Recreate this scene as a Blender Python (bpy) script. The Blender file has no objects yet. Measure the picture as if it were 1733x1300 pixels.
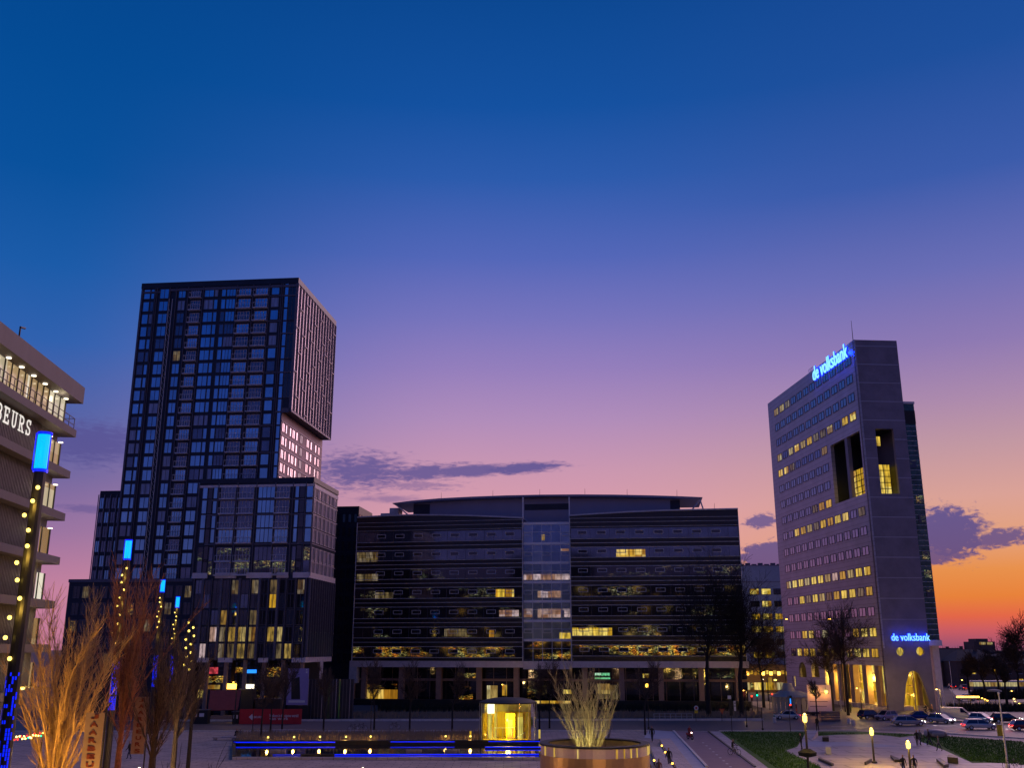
import bpy, bmesh, math, random
from mathutils import Vector, Matrix
random.seed(7)
sc = bpy.context.scene
C = sc.collection
R = math.radians
# ------------------------------------------------------------------ camera
H = 12.0                      # eye height: an upper deck across the square
FPX = 1654.0
TH = R(15.15)
cam = bpy.data.objects.new('camera', bpy.data.cameras.new('camera'))
C.objects.link(cam); sc.camera = cam
cam.location = (0, 0, H); cam.rotation_euler = (R(90) + TH, 0, 0)
cam.data.sensor_width = 36; cam.data.lens = 36 * FPX / 1733
cam.data.clip_start = 0.5; cam.data.clip_end = 9000
# ------------------------------------------------------------------ world
def s2l(c):
    return tuple(((x/255)/12.92 if x/255 <= .04045 else ((x/255+.055)/1.055)**2.4) for x in c)
world = bpy.data.worlds.new('World'); sc.world = world; world.use_nodes = True
wt = world.node_tree; wt.nodes.clear()
def wn(t, **k):
    n = wt.nodes.new(t)
    for a, b in k.items(): setattr(n, a, b)
    return n
def wm(op, a, b=None, c=None, clamp=False):
    n = wn('ShaderNodeMath', operation=op, use_clamp=clamp)
    for i, v in enumerate((a, b, c)):
        if v is None: continue
        if isinstance(v, (int, float)): n.inputs[i].default_value = v
        else: wt.links.new(v, n.inputs[i])
    return n.outputs[0]
tc = wn('ShaderNodeTexCoord')
sep = wn('ShaderNodeSeparateXYZ'); wt.links.new(tc.outputs['Generated'], sep.inputs[0])
X, Y, Z = sep.outputs
hor = wm('SQRT', wm('ADD', wm('MULTIPLY', X, X), wm('MULTIPLY', Y, Y)))
el = wm('MULTIPLY', wm('ARCTAN2', Z, hor), 57.2958)
az = wm('MULTIPLY', wm('ARCTAN2', X, Y), 57.2958)
def ramp(fac, stops, scale=45.0):
    n = wn('ShaderNodeValToRGB'); wt.links.new(fac, n.inputs[0])
    e = n.color_ramp.elements
    while len(e) > 1: e.remove(e[-1])
    e[0].position = max(0, stops[0][0]/scale); e[0].color = (*s2l(stops[0][1]), 1)
    for d, c in stops[1:]:
        q = e.new(d/scale); q.color = (*s2l(c), 1)
    return n.outputs[0]
ef = wm('DIVIDE', el, 45.0, clamp=True)
rC = ramp(ef, [(0, (214,146,150)), (4, (226,158,160)), (7, (220,156,168)), (10, (202,150,176)), (13, (176,140,186)), (16, (148,126,188)), (19, (118,115,188)), (22.5, (82,102,184)), (27, (42,90,172)), (31, (16,80,160)), (37, (6,70,144)), (45, (2,58,122))])
rR = ramp(ef, [(0, (140,78,112)), (.9, (196,88,98)), (1.6, (222,98,72)), (2.6, (227,126,58)), (4.0, (228,142,76)), (5.6, (224,158,122)), (7.8, (216,160,150)), (10.5, (192,150,162)), (13, (170,136,172)), (16, (140,120,178)), (20, (104,108,180)), (25, (56,90,170)), (31, (26,78,156)), (37, (14,70,146)), (45, (4,58,124))])
rL = ramp(ef, [(0, (196,122,150)), (3, (194,128,158)), (6, (152,114,160)), (9, (112,102,160)), (12, (82,98,166)), (16, (46,96,174)), (20, (24,90,168)), (25, (4,80,156)), (31, (0,74,148)), (37, (0,68,140)), (45, (0,56,120))])
rB = ramp(ef, [(0, (92,82,126)), (5, (110,94,146)), (11, (78,86,158)), (18, (34,76,158)), (26, (14,66,144)), (45, (2,54,116))])
def mix(f, a, b):
    n = wn('ShaderNodeMix', data_type='RGBA'); wt.links.new(f, n.inputs[0])
    for s, v in ((6, a), (7, b)):
        if isinstance(v, tuple): n.inputs[s].default_value = (*v, 1)
        else: wt.links.new(v, n.inputs[s])
    return n.outputs[2]
def sm(v, a, b):
    n = wn('ShaderNodeMapRange', interpolation_type='SMOOTHSTEP'); wt.links.new(v, n.inputs[0])
    n.inputs[1].default_value = a; n.inputs[2].default_value = b
    return n.outputs[0]
sky = mix(sm(az, -2, -27), rC, rL)
sky = mix(sm(az, 2, 24), sky, rR)
sky = mix(sm(wm('ABSOLUTE', wm('SUBTRACT', az, 15.0)), 75, 130), sky, rB)
# clouds: low banks of dark violet cloud, broken by noise, at their own bearings
comb = wn('ShaderNodeCombineXYZ'); wt.links.new(az, comb.inputs[0]); wt.links.new(el, comb.inputs[1])
def wnoise(scx, scy, rot, det, seed):
    mp = wn('ShaderNodeMapping'); mp.inputs['Scale'].default_value = (scx, scy, 1); mp.inputs['Rotation'].default_value = (0, 0, rot); mp.inputs['Location'].default_value = (seed, seed*.7, 0)
    wt.links.new(comb.outputs[0], mp.inputs[0])
    n = wn('ShaderNodeTexNoise'); n.inputs['Detail'].default_value = det; n.inputs['Roughness'].default_value = .6; n.inputs['Distortion'].default_value = .5
    wt.links.new(mp.outputs[0], n.inputs['Vector']); return n.outputs[0]
def azel(px, py):
    a = (px-866.5)/FPX; b = (650-py)/FPX
    x, y, z = a, math.cos(TH)-b*math.sin(TH), math.sin(TH)+b*math.cos(TH)
    return math.degrees(math.atan2(x, y)), math.degrees(math.atan2(z, math.hypot(x, y)))
nz1 = wnoise(.28, 1.1, .12, 9, 3); nz2 = wnoise(.42, .75, .1, 7, 11)
def bank(cx, cy, rx, ry, rot, noise, amt, lo, hi, op):
    a, e = azel(cx, cy); d2 = 1/30.0
    rx *= d2; ry *= d2
    u = wm('SUBTRACT', az, a); v = wm('SUBTRACT', el, e)
    c, s = math.cos(rot), math.sin(rot)
    p = wm('DIVIDE', wm('ADD', wm('MULTIPLY', u, c), wm('MULTIPLY', v, s)), rx)
    q = wm('DIVIDE', wm('SUBTRACT', wm('MULTIPLY', v, c), wm('MULTIPLY', u, s)), ry)
    d = wm('SQRT', wm('ADD', wm('MULTIPLY', p, p), wm('MULTIPLY', q, q)))
    m = wm('ADD', wm('SUBTRACT', 1.0, d), wm('MULTIPLY', wm('SUBTRACT', noise, .5), amt))
    return wm('MULTIPLY', sm(m, lo, hi), op)
banks = [bank(610, 798, 125, 44, .0, nz1, 1.8, .0, .8, .85), bank(720, 800, 125, 20, .08, nz1, 1.6, .0, .7, .85), bank(660, 845, 90, 10, 0, nz1, 1.5, 0, .9, .5), bank(800, 797, 80, 13, .05, nz1, 1.0, -.1, .5, .85),
         bank(880, 793, 105, 13, .07, nz1, 1.4, 0, .6, .9), bank(700, 822, 120, 12, 0, nz1, 2.4, .1, .8, .5),
         bank(1605, 903, 66, 50, 0, nz2, 1.5, -.05, .4, .95), bank(1690, 912, 62, 17, .15, nz2, 1.8, 0, .5, .9), bank(1580, 938, 62, 20, 0, nz2, 1.4, 0, .4, .9),
         bank(1290, 882, 34, 14, .1, nz2, 1.6, 0, .4, .85), bank(1300, 940, 60, 26, .1, nz2, 1.4, 0, .3, .9),
         bank(150, 750, 120, 44, 0, nz1, 1.6, -.1, .7, .75), bank(150, 862, 60, 9, 0, nz1, 1.6, 0, .7, .5)]
m = banks[0]
for b in banks[1:]: m = wm('MAXIMUM', m, b)
ccol = mix(sm(el, 3, 9), s2l((86,70,126)), s2l((84,78,144)))
sky = mix(m, sky, ccol)
below = sm(el, 0, -1.5)
sky = mix(below, sky, s2l((30,26,44)))
nish = wn('ShaderNodeTexSky', sky_type='NISHITA', sun_disc=False); nish.sun_elevation = R(0.6); nish.sun_rotation = R(38)
bg1 = wn('ShaderNodeBackground'); wt.links.new(sky, bg1.inputs[0]); bg1.inputs[1].default_value = 1.0
bg2 = wn('ShaderNodeBackground'); wt.links.new(nish.outputs[0], bg2.inputs[0]); bg2.inputs[1].default_value = 0.004
add = wn('ShaderNodeAddShader'); wt.links.new(bg1.outputs[0], add.inputs[0]); wt.links.new(bg2.outputs[0], add.inputs[1])
out = wn('ShaderNodeOutputWorld'); wt.links.new(add.outputs[0], out.inputs[0])
# ------------------------------------------------------------------ low sun glow
sl = bpy.data.lights.new('sun', 'SUN'); sl.energy = 1.15; sl.angle = R(45); sl.color = (1, .60, .66)
so = bpy.data.objects.new('sun', sl); C.objects.link(so)
sd = Vector((math.sin(R(38)), math.cos(R(38)), math.tan(R(27))))
so.rotation_euler = (-sd).to_track_quat('-Z', 'Y').to_euler()
sc.view_settings.view_transform = 'Standard'; sc.view_settings.look = 'None'
sc.view_settings.exposure = 0; sc.view_settings.gamma = 1
sc.render.engine = 'CYCLES'
sc.cycles.max_bounces = 6; sc.cycles.caustics_reflective = False; sc.cycles.caustics_refractive = False
sc.cycles.sample_clamp_indirect = 4
# ------------------------------------------------------------------ helpers: rays, frames, meshes
def ray(px, py):
    a = (px-866.5)/FPX; b = (650-py)/FPX
    return Vector((a, math.cos(TH)-b*math.sin(TH), math.sin(TH)+b*math.cos(TH)))
def P(px, py, Y):
    r = ray(px, py); return Vector((0, 0, H)) + r*(Y/r.y)
def G(px, py, z=0.0):
    r = ray(px, py); return Vector((0, 0, H)) + r*((z-H)/r.z)
class Fr:
    """vertical facade frame: u along the wall, v outwards, z up"""
    def __init__(s, o, d, out):
        s.o = Vector((o[0], o[1])); s.d = Vector(d[:2]).normalized()
        n = Vector((-s.d.y, s.d.x)); s.n = n if n.dot(Vector(out[:2])) > 0 else -n
    def pt(s, u, v, z):
        p = s.o + s.d*u + s.n*v; return Vector((p.x, p.y, z))
    def hit(s, px, py, v=0.0):
        r = ray(px, py); o = s.o + s.n*v
        t = o.dot(s.n)/Vector((r.x, r.y)).dot(s.n)
        p = Vector((r.x*t, r.y*t)); return (p-s.o).dot(s.d), H + r.z*t
WORLD = Fr((0, 0), (1, 0), (0, -1))
class MB:
    def __init__(s): s.v = []; s.f = []; s.m = []; s.sm = False
    def add(s, vs, fs, mi=0):
        b = len(s.v); s.v += [Vector(q) for q in vs]; s.f += [tuple(b+i for i in f) for f in fs]; s.m += [mi]*len(fs); return s
    def box(s, fr, u0, u1, v0, v1, z0, z1, mi=0):
        q = [fr.pt(u, v, z) for z in (z0, z1) for v in (v0, v1) for u in (u0, u1)]
        return s.add(q, [(0,1,3,2), (4,6,7,5), (0,4,5,1), (2,3,7,6), (0,2,6,4), (1,5,7,3)], mi)
    def bx(s, x0, x1, y0, y1, z0, z1, mi=0):
        q = [(x, y, z) for z in (z0, z1) for y in (y0, y1) for x in (x0, x1)]
        return s.add(q, [(0,1,3,2), (4,6,7,5), (0,4,5,1), (2,3,7,6), (0,2,6,4), (1,5,7,3)], mi)
    def quad(s, a, b, c, d, mi=0): return s.add([a, b, c, d], [(0,1,2,3)], mi)
    def tube(s, a, b, r0, r1=None, n=6, mi=0, caps=True):
        a = Vector(a); b = Vector(b); r1 = r0 if r1 is None else r1
        d = (b-a).normalized(); x = d.orthogonal().normalized(); y = d.cross(x)
        vs = []
        for p, r in ((a, r0), (b, r1)):
            for i in range(n):
                t = 2*math.pi*i/n; vs.append(p + (x*math.cos(t)+y*math.sin(t))*r)
        fs = [(i, (i+1) % n, n+(i+1) % n, n+i) for i in range(n)]
        if caps: fs += [tuple(range(n-1, -1, -1)), tuple(range(n, 2*n))]
        return s.add(vs, fs, mi)
    def lathe(s, c, prof, n=16, mi=0, sx=1, sy=1):
        vs = []; c = Vector(c)
        for r, z in prof:
            for i in range(n):
                t = 2*math.pi*i/n; vs.append(c+Vector((r*math.cos(t)*sx, r*math.sin(t)*sy, z)))
        k = len(prof)
        fs = [(j*n+i, j*n+(i+1) % n, (j+1)*n+(i+1) % n, (j+1)*n+i) for j in range(k-1) for i in range(n)]
        fs += [tuple(range(n-1, -1, -1)), tuple(range((k-1)*n, k*n))]
        return s.add(vs, fs, mi)
    def ball(s, c, r, mi=0, n=10, sz=1):
        pr = [(max(1e-3, r*math.sin(math.pi*k/6)), -r*sz*math.cos(math.pi*k/6)) for k in range(7)]
        return s.lathe(c, pr, n, mi)
    def prism(s, pts, z0, z1, mi=0):
        n = len(pts); vs = [(p[0], p[1], z0) for p in pts] + [(p[0], p[1], z1) for p in pts]
        return s.add(vs, [tuple(range(n-1, -1, -1)), tuple(range(n, 2*n))] + [(i, (i+1) % n, n+(i+1) % n, n+i) for i in range(n)], mi)
    def panel(s, fr, outer, holes, v0, v1, mi=0):
        """wall slab between v0 (back) and v1 (front) with holes; loops are (u, z) lists"""
        bm = bmesh.new(); loops = []
        for lp in [outer]+list(holes):
            vs = [bm.verts.new((u, z, 0)) for u, z in lp]; loops.append(vs)
            for i in range(len(vs)): bm.edges.new((vs[i], vs[(i+1) % len(vs)]))
        bmesh.ops.triangle_fill(bm, use_beauty=True, use_dissolve=False, edges=bm.edges[:])
        bm.verts.index_update(); co = [(v.co.x, v.co.y) for v in bm.verts]; tris = [tuple(v.index for v in f.verts) for f in bm.faces]
        idx = [[v.index for v in l] for l in loops]; bm.free()
        n = len(co)
        vs = [fr.pt(u, v1, z) for u, z in co] + [fr.pt(u, v0, z) for u, z in co]
        fs = tris + [tuple(i+n for i in t[::-1]) for t in tris]
        for l in idx: fs += [(l[i], l[(i+1) % len(l)], l[(i+1) % len(l)]+n, l[i]+n) for i in range(len(l))]
        return s.add(vs, fs, mi)
    def build(s, name, mats, parent=None, org=None, smooth=False):
        if not isinstance(mats, (list, tuple)): mats = [mats]
        me = bpy.data.meshes.new(name)
        if parent is not None:
            r = parent
            while r.parent: r = r.parent
            off = Vector(r.location)
        elif org is not None: off = Vector(org)
        else:
            k = len(s.v); off = Vector((sum(v.x for v in s.v)/k, sum(v.y for v in s.v)/k, min(v.z for v in s.v)))
        me.from_pydata([v-off for v in s.v], [], s.f)
        for m_ in mats: me.materials.append(m_)
        if len(mats) > 1: me.polygons.foreach_set('material_index', s.m)
        bm = bmesh.new(); bm.from_mesh(me); bmesh.ops.recalc_face_normals(bm, faces=bm.faces[:]); bm.to_mesh(me); bm.free()
        if smooth or s.sm: me.polygons.foreach_set('use_smooth', [True]*len(me.polygons))
        o = bpy.data.objects.new(name, me); C.objects.link(o)
        if parent is not None: o.parent = parent
        else: o.location = off
        return o
def tag(o, label=None, cat=None, group=None, kind=None):
    if label: o['label'] = label
    if cat: o['category'] = cat
    if group: o['group'] = group
    if kind: o['kind'] = kind
    return o
def thing(name, label, cat, loc=(0,0,0), group=None):
    o = bpy.data.objects.new(name, None); C.objects.link(o); o.location = loc; o.empty_display_size = .5
    return tag(o, label, cat, group)
def struct(name, mb, mat):
    return tag(mb.build(name, mat, org=(0,0,0)), kind='structure')
def parts(name, items, parent, cap=100):
    """items: (MB, mats) ; nearest first: the first cap become parts, the rest one stuff part"""
    for mb, mats in items[:cap]: mb.build(name, mats, parent)
    rest = items[cap:]
    if rest:
        allm = []; big = MB()
        for mb, mats in rest:
            if not isinstance(mats, (list, tuple)): mats = [mats]
            mp = []
            for q in mats:
                if q not in allm: allm.append(q)
                mp.append(allm.index(q))
            b = len(big.v); big.v += mb.v; big.f += [tuple(b+i for i in f) for f in mb.f]; big.m += [mp[i] for i in mb.m]
        tag(big.build(name, allm, parent), kind='stuff')
def dup(root, loc, rz=0.0, scale=None, label=None):
    r = root.copy(); C.objects.link(r); r.location = loc; r.rotation_euler = (0, 0, rz)
    if scale: r.scale = scale if hasattr(scale, '__len__') else (scale,)*3
    if label: r['label'] = label
    for ch in list(root.children):
        c = ch.copy(); C.objects.link(c); c.parent = r
        for g in list(ch.children):
            d = g.copy(); C.objects.link(d); d.parent = c
    return r
def light(kind, loc, energy, col, size=.2, target=None, spot=None, parent=None):
    l = bpy.data.lights.new('light', kind); l.energy = energy; l.color = col
    if kind in ('POINT', 'SPOT'): l.shadow_soft_size = size
    if kind == 'SPOT': l.spot_size = R(spot or 90); l.spot_blend = .6
    o = bpy.data.objects.new('lamp_light', l); C.objects.link(o); o.location = loc
    if target is not None: o.rotation_euler = (Vector(target)-Vector(loc)).to_track_quat('-Z', 'Y').to_euler()
    if parent is not None:
        o.parent = parent; o.location = Vector(loc)-Vector(parent.location)
    return o
# ------------------------------------------------------------------ materials
M = {}
def mat(name, col, rough=.7, metal=0.0, var=.18, scale=1.5, bump=0.0, bscale=8, spec=.5, kind=None, freq=1.0, stretch=(1,1,1)):
    m_ = bpy.data.materials.new(name); m_.use_nodes = True; nt = m_.node_tree; b = nt.nodes['Principled BSDF']
    b.inputs['Roughness'].default_value = rough; b.inputs['Metallic'].default_value = metal; b.inputs['Specular IOR Level'].default_value = spec
    geo = nt.nodes.new('ShaderNodeNewGeometry'); mp = nt.nodes.new('ShaderNodeMapping'); mp.inputs['Scale'].default_value = stretch
    nt.links.new(geo.outputs['Position'], mp.inputs[0])
    n = nt.nodes.new('ShaderNodeTexNoise'); n.inputs['Scale'].default_value = scale; n.inputs['Detail'].default_value = 6; n.inputs['Roughness'].default_value = .65
    nt.links.new(mp.outputs[0], n.inputs['Vector'])
    mr = nt.nodes.new('ShaderNodeMapRange'); mr.inputs[1].default_value = .3; mr.inputs[2].default_value = .7
    mr.inputs[3].default_value = 1-var; mr.inputs[4].default_value = 1+var; nt.links.new(n.outputs[0], mr.inputs[0])
    mx = nt.nodes.new('ShaderNodeVectorMath'); mx.operation = 'SCALE'; mx.inputs[0].default_value = col[:3]; nt.links.new(mr.outputs[0], mx.inputs['Scale'])
    last = mx.outputs[0]
    if kind == 'joints':       # horizontal panel joints every freq metres, plus sparse vertical ones
        sp = nt.nodes.new('ShaderNodeSeparateXYZ'); nt.links.new(geo.outputs['Position'], sp.inputs[0])
        md = nt.nodes.new('ShaderNodeMath'); md.operation = 'MODULO'; nt.links.new(sp.outputs[2], md.inputs[0]); md.inputs[1].default_value = freq
        lt = nt.nodes.new('ShaderNodeMath'); lt.operation = 'LESS_THAN'; nt.links.new(md.outputs[0], lt.inputs[0]); lt.inputs[1].default_value = .09
        ml = nt.nodes.new('ShaderNodeMath'); ml.operation = 'MULTIPLY_ADD'; nt.links.new(lt.outputs[0], ml.inputs[0]); ml.inputs[1].default_value = -.45; ml.inputs[2].default_value = 1
        v2 = nt.nodes.new('ShaderNodeVectorMath'); v2.operation = 'SCALE'; nt.links.new(last, v2.inputs[0]); nt.links.new(ml.outputs[0], v2.inputs['Scale']); last = v2.outputs[0]
    if kind == 'slabs':
        br = nt.nodes.new('ShaderNodeTexBrick'); br.inputs['Scale'].default_value = 1/freq; br.inputs['Color1'].default_value = (1,1,1,1); br.inputs['Color2'].default_value = (.86,.86,.88,1); br.inputs['Mortar'].default_value = (.5,.48,.5,1); br.inputs['Mortar Size'].default_value = .03; br.inputs['Brick Width'].default_value = 1; br.inputs['Row Height'].default_value = .5
        nt.links.new(geo.outputs['Position'], br.inputs['Vector']); vm = nt.nodes.new('ShaderNodeVectorMath'); vm.operation = 'MULTIPLY'; nt.links.new(last, vm.inputs[0]); nt.links.new(br.outputs['Color'], vm.inputs[1]); last = vm.outputs[0]
    nt.links.new(last, b.inputs['Base Color'])
    if bump:
        n2 = nt.nodes.new('ShaderNodeTexNoise'); n2.inputs['Scale'].default_value = bscale; n2.inputs['Detail'].default_value = 3; nt.links.new(mp.outputs[0], n2.inputs['Vector'])
        bp = nt.nodes.new('ShaderNodeBump'); bp.inputs['Strength'].default_value = bump; bp.inputs['Distance'].default_value = .05
        nt.links.new(n2.outputs[0], bp.inputs['Height']); nt.links.new(bp.outputs[0], b.inputs['Normal'])
    M[name] = m_; return m_
def emi(name, col, st, var=0.0, scale=(1,1,1), nscale=1.0, lo=.35, hi=.65, base=(.02,.02,.02)):
    m_ = bpy.data.materials.new(name); m_.use_nodes = True; nt = m_.node_tree; b = nt.nodes['Principled BSDF']
    b.inputs['Base Color'].default_value = (*base, 1); b.inputs['Roughness'].default_value = .2
    b.inputs['Emission Color'].default_value = (*col, 1); b.inputs['Emission Strength'].default_value = st
    if var:
        geo = nt.nodes.new('ShaderNodeNewGeometry'); mp = nt.nodes.new('ShaderNodeMapping'); mp.inputs['Scale'].default_value = scale
        n = nt.nodes.new('ShaderNodeTexNoise'); n.inputs['Scale'].default_value = nscale; n.inputs['Detail'].default_value = 4
        mr = nt.nodes.new('ShaderNodeMapRange'); mr.inputs[1].default_value = lo; mr.inputs[2].default_value = hi; mr.inputs[3].default_value = st*(1-var); mr.inputs[4].default_value = st
        nt.links.new(geo.outputs['Position'], mp.inputs[0]); nt.links.new(mp.outputs[0], n.inputs['Vector']); nt.links.new(n.outputs[0], mr.inputs[0])
        m2 = nt.nodes.new('ShaderNodeMapping'); m2.inputs['Scale'].default_value = (1, .33, 1); n2 = nt.nodes.new('ShaderNodeTexWhiteNoise'); sn = nt.nodes.new('ShaderNodeVectorMath'); sn.operation = 'SNAP'; sn.inputs[1].default_value = (1.6, 4.6, 3.2)
        nt.links.new(geo.outputs['Position'], sn.inputs[0]); nt.links.new(sn.outputs[0], n2.inputs['Vector'])
        cr = nt.nodes.new('ShaderNodeValToRGB'); e = cr.color_ramp.elements; e[0].position = 0; e[0].color = (col[0], col[1]*.72, col[2]*.5, 1); e[1].position = 1; e[1].color = (1, min(1, col[1]*1.25), min(1, col[2]*1.5+.14), 1); q = e.new(.5); q.color = (*col, 1)
        nt.links.new(n2.outputs['Value'], cr.inputs[0]); nt.links.new(cr.outputs[0], b.inputs['Emission Color'])
        r2 = nt.nodes.new('ShaderNodeMapRange'); r2.inputs[3].default_value = .45; r2.inputs[4].default_value = 1.15; nt.links.new(n2.outputs['Value'], r2.inputs[0])
        mm = nt.nodes.new('ShaderNodeMath'); mm.operation = 'MULTIPLY'; nt.links.new(mr.outputs[0], mm.inputs[0]); nt.links.new(r2.outputs[0], mm.inputs[1]); nt.links.new(mm.outputs[0], b.inputs['Emission Strength'])
    M[name] = m_; return m_
mat('pave', (.46,.36,.33), .7, scale=.5, var=.3, bump=.3, kind='slabs', freq=1.6)
mat('pave_pale', (.56,.47,.47), .7, scale=.4, var=.18, bump=.2, kind='slabs', freq=1.2)
mat('pave_warm', (.56,.42,.35), .7, scale=.3, var=.3, bump=.2, kind='slabs', freq=1.8)
mat('bike_lane', (.27,.18,.22), .8, scale=.8, var=.12)
mat('walk_blue', (.40,.42,.52), .7, scale=.6, var=.12)
mat('asphalt', (.13,.105,.12), .6, scale=2, var=.2, bump=.3)
mat('ground', (.12,.09,.09), .9, scale=.1, var=.3)
mat('grass', (.05,.14,.012), .95, scale=1.2, var=.35, bump=.8, bscale=12)
mat('kerb', (.7,.62,.58), .8)
mat('skate', (.43,.36,.39), .5, scale=.35, var=.2, bump=.1, kind='slabs', freq=5.0)
mat('skate_blue', (.30,.32,.45), .55, scale=.5, var=.12)
mat('dark_metal', (.03,.028,.03), .45, .4)
mat('black', (.012,.012,.014), .6, var=.1)
mat('steel', (.8,.77,.8), .45, 0)
mat('white_paint', (.75,.73,.74), .5, var=.06)
mat('glass_blue', (.20,.42,.62), .10, .92, var=.25, scale=.35, stretch=(1,1,.4), bump=.04, bscale=.5)
mat('frame_pale', (.88,.85,.88), .5, var=.06)
mat('bay_glass_deep', (.16,.24,.40), .18, .7, var=.2, scale=.6)
mat('bay_glass', (.24,.33,.50), .18, .55, var=.15, scale=.6)
mat('glass_pale', (.30,.34,.46), .35, .3, var=.4, scale=1.5, stretch=(2,2,.2))
mat('glass_dark', (.12,.15,.22), .06, .75, var=.25, scale=.4, bump=.05, bscale=.4)
mat('glass_black', (.06,.065,.085), .05, .8, var=.2, scale=.3, bump=.12, bscale=.7, stretch=(1,1,3))
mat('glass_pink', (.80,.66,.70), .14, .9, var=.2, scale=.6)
mat('tower_dark', (.016,.02,.042), .45, .2, var=.25, scale=.4)
mat('tower_frame', (.12,.11,.15), .5, .2, var=.15)
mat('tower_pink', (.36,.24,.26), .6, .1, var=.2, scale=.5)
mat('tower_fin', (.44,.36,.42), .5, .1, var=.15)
mat('balcony', (.6,.58,.66), .5, 0)
mat('spandrel', (.018,.018,.024), .25, .1, var=.2)
mat('trim_grey', (.6,.58,.62), .5, .0)
mat('stone_band', (.70,.60,.62), .6, var=.12)
mat('roof_metal', (.27,.25,.34), .5, .2, var=.08, scale=.2)
mat('column_brown', (.34,.22,.18), .7, var=.15)
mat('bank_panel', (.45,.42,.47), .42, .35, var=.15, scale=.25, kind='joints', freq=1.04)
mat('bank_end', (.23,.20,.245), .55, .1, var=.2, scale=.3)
mat('bank_glass', (.30,.34,.46), .08, .85, var=.2, scale=.8)
mat('curtain_glass', (.05,.09,.08), .06, .7, var=.5, scale=.8, bump=.3, bscale=1.5)
mat('office_blue', (.38,.44,.58), .55, .1, var=.08)
mat('hall_fascia', (.075,.066,.085), .6, .0, var=.15, scale=.8, stretch=(1,1,.1))
mat('hall_ribs', (.17,.16,.15), .5, .4, var=.2)
mat('brick', (.16,.09,.07), .85, var=.25, scale=4)
mat('roof_tile', (.05,.045,.055), .8)
mat('bark', (.06,.042,.03), .9, var=.3, scale=6)
mat('bark_warm', (.34,.22,.10), .85, var=.3, scale=5)
mat('bark_red', (.20,.08,.05), .85, var=.4, scale=5)
mat('bark_dark', (.02,.016,.016), .9, var=.2)
mat('twig', (.075,.05,.04), .9, var=.3, scale=5)
mat('dry_grass', (.33,.24,.16), .95, var=.3, scale=6)
mat('hedge', (.02,.022,.015), .95, var=.4, scale=3)
mat('copper', (.40,.25,.13), .42, .55, var=.12, scale=.5)
mat('water', (.008,.012,.02), .04, 0, var=.1, bump=.1, bscale=2, spec=1)
mat('red_sheet', (.55,.02,.03), .6, var=.1)
mat('red_canvas', (.30,.06,.06), .85, var=.15, bump=.4, bscale=1)
mat('poster_sky', (.32,.26,.52), .6, var=.12, scale=.3)
mat('canvas', (.42,.38,.36), .85, var=.1)
mat('skin', (.35,.2,.14), .6); mat('hair', (.03,.02,.015), .8)
mat('cloth_black', (.015,.015,.018), .9); mat('cloth_navy', (.03,.035,.08), .9); mat('cloth_brown', (.22,.11,.08), .9); mat('cloth_grey', (.18,.17,.18), .9); mat('cloth_red', (.2,.03,.04), .9)
mat('rubber', (.015,.015,.015), .8)
for n, c in dict(car_white=(.7,.7,.74), car_silver=(.42,.42,.48), car_black=(.025,.025,.03), car_blue=(.03,.05,.28), car_navy=(.05,.05,.12), car_pink=(.5,.36,.46), car_grey=(.18,.18,.2), car_red=(.35,.04,.05)).items(): mat(n, c, .25, .3, var=.03, spec=.8)
mat('car_glass', (.03,.05,.09), .05, .6, var=.05)
mat('sign_yellow', (.8,.55,.02), .5, var=.03); mat('sign_orange', (.75,.22,.03), .5, var=.03); mat('sign_white', (.75,.7,.72), .5, var=.03); mat('sign_red', (.6,.03,.04), .5, var=.03)
emi('lit_yellow', (1,.62,.03), 1.0, .75, (1.3,1.3,.25), 1.6)
emi('lit_gold', (1,.58,.05), .9, .6, (2.2,2.2,.3), 1.0)
emi('lit_cream', (1,.72,.22), .55, .75, (2,2,.4), 1.2)
emi('lit_dim', (.85,.62,.25), .22, .9, (1.5,1.5,.4), 1.2)
emi('lit_flat', (1,.62,.10), .5, .85, (1.3,1.3,.4), 1.4)
emi('lit_pink', (1,.62,.48), .55, .6, (1.5,1.5,.8), 1.1)
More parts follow.
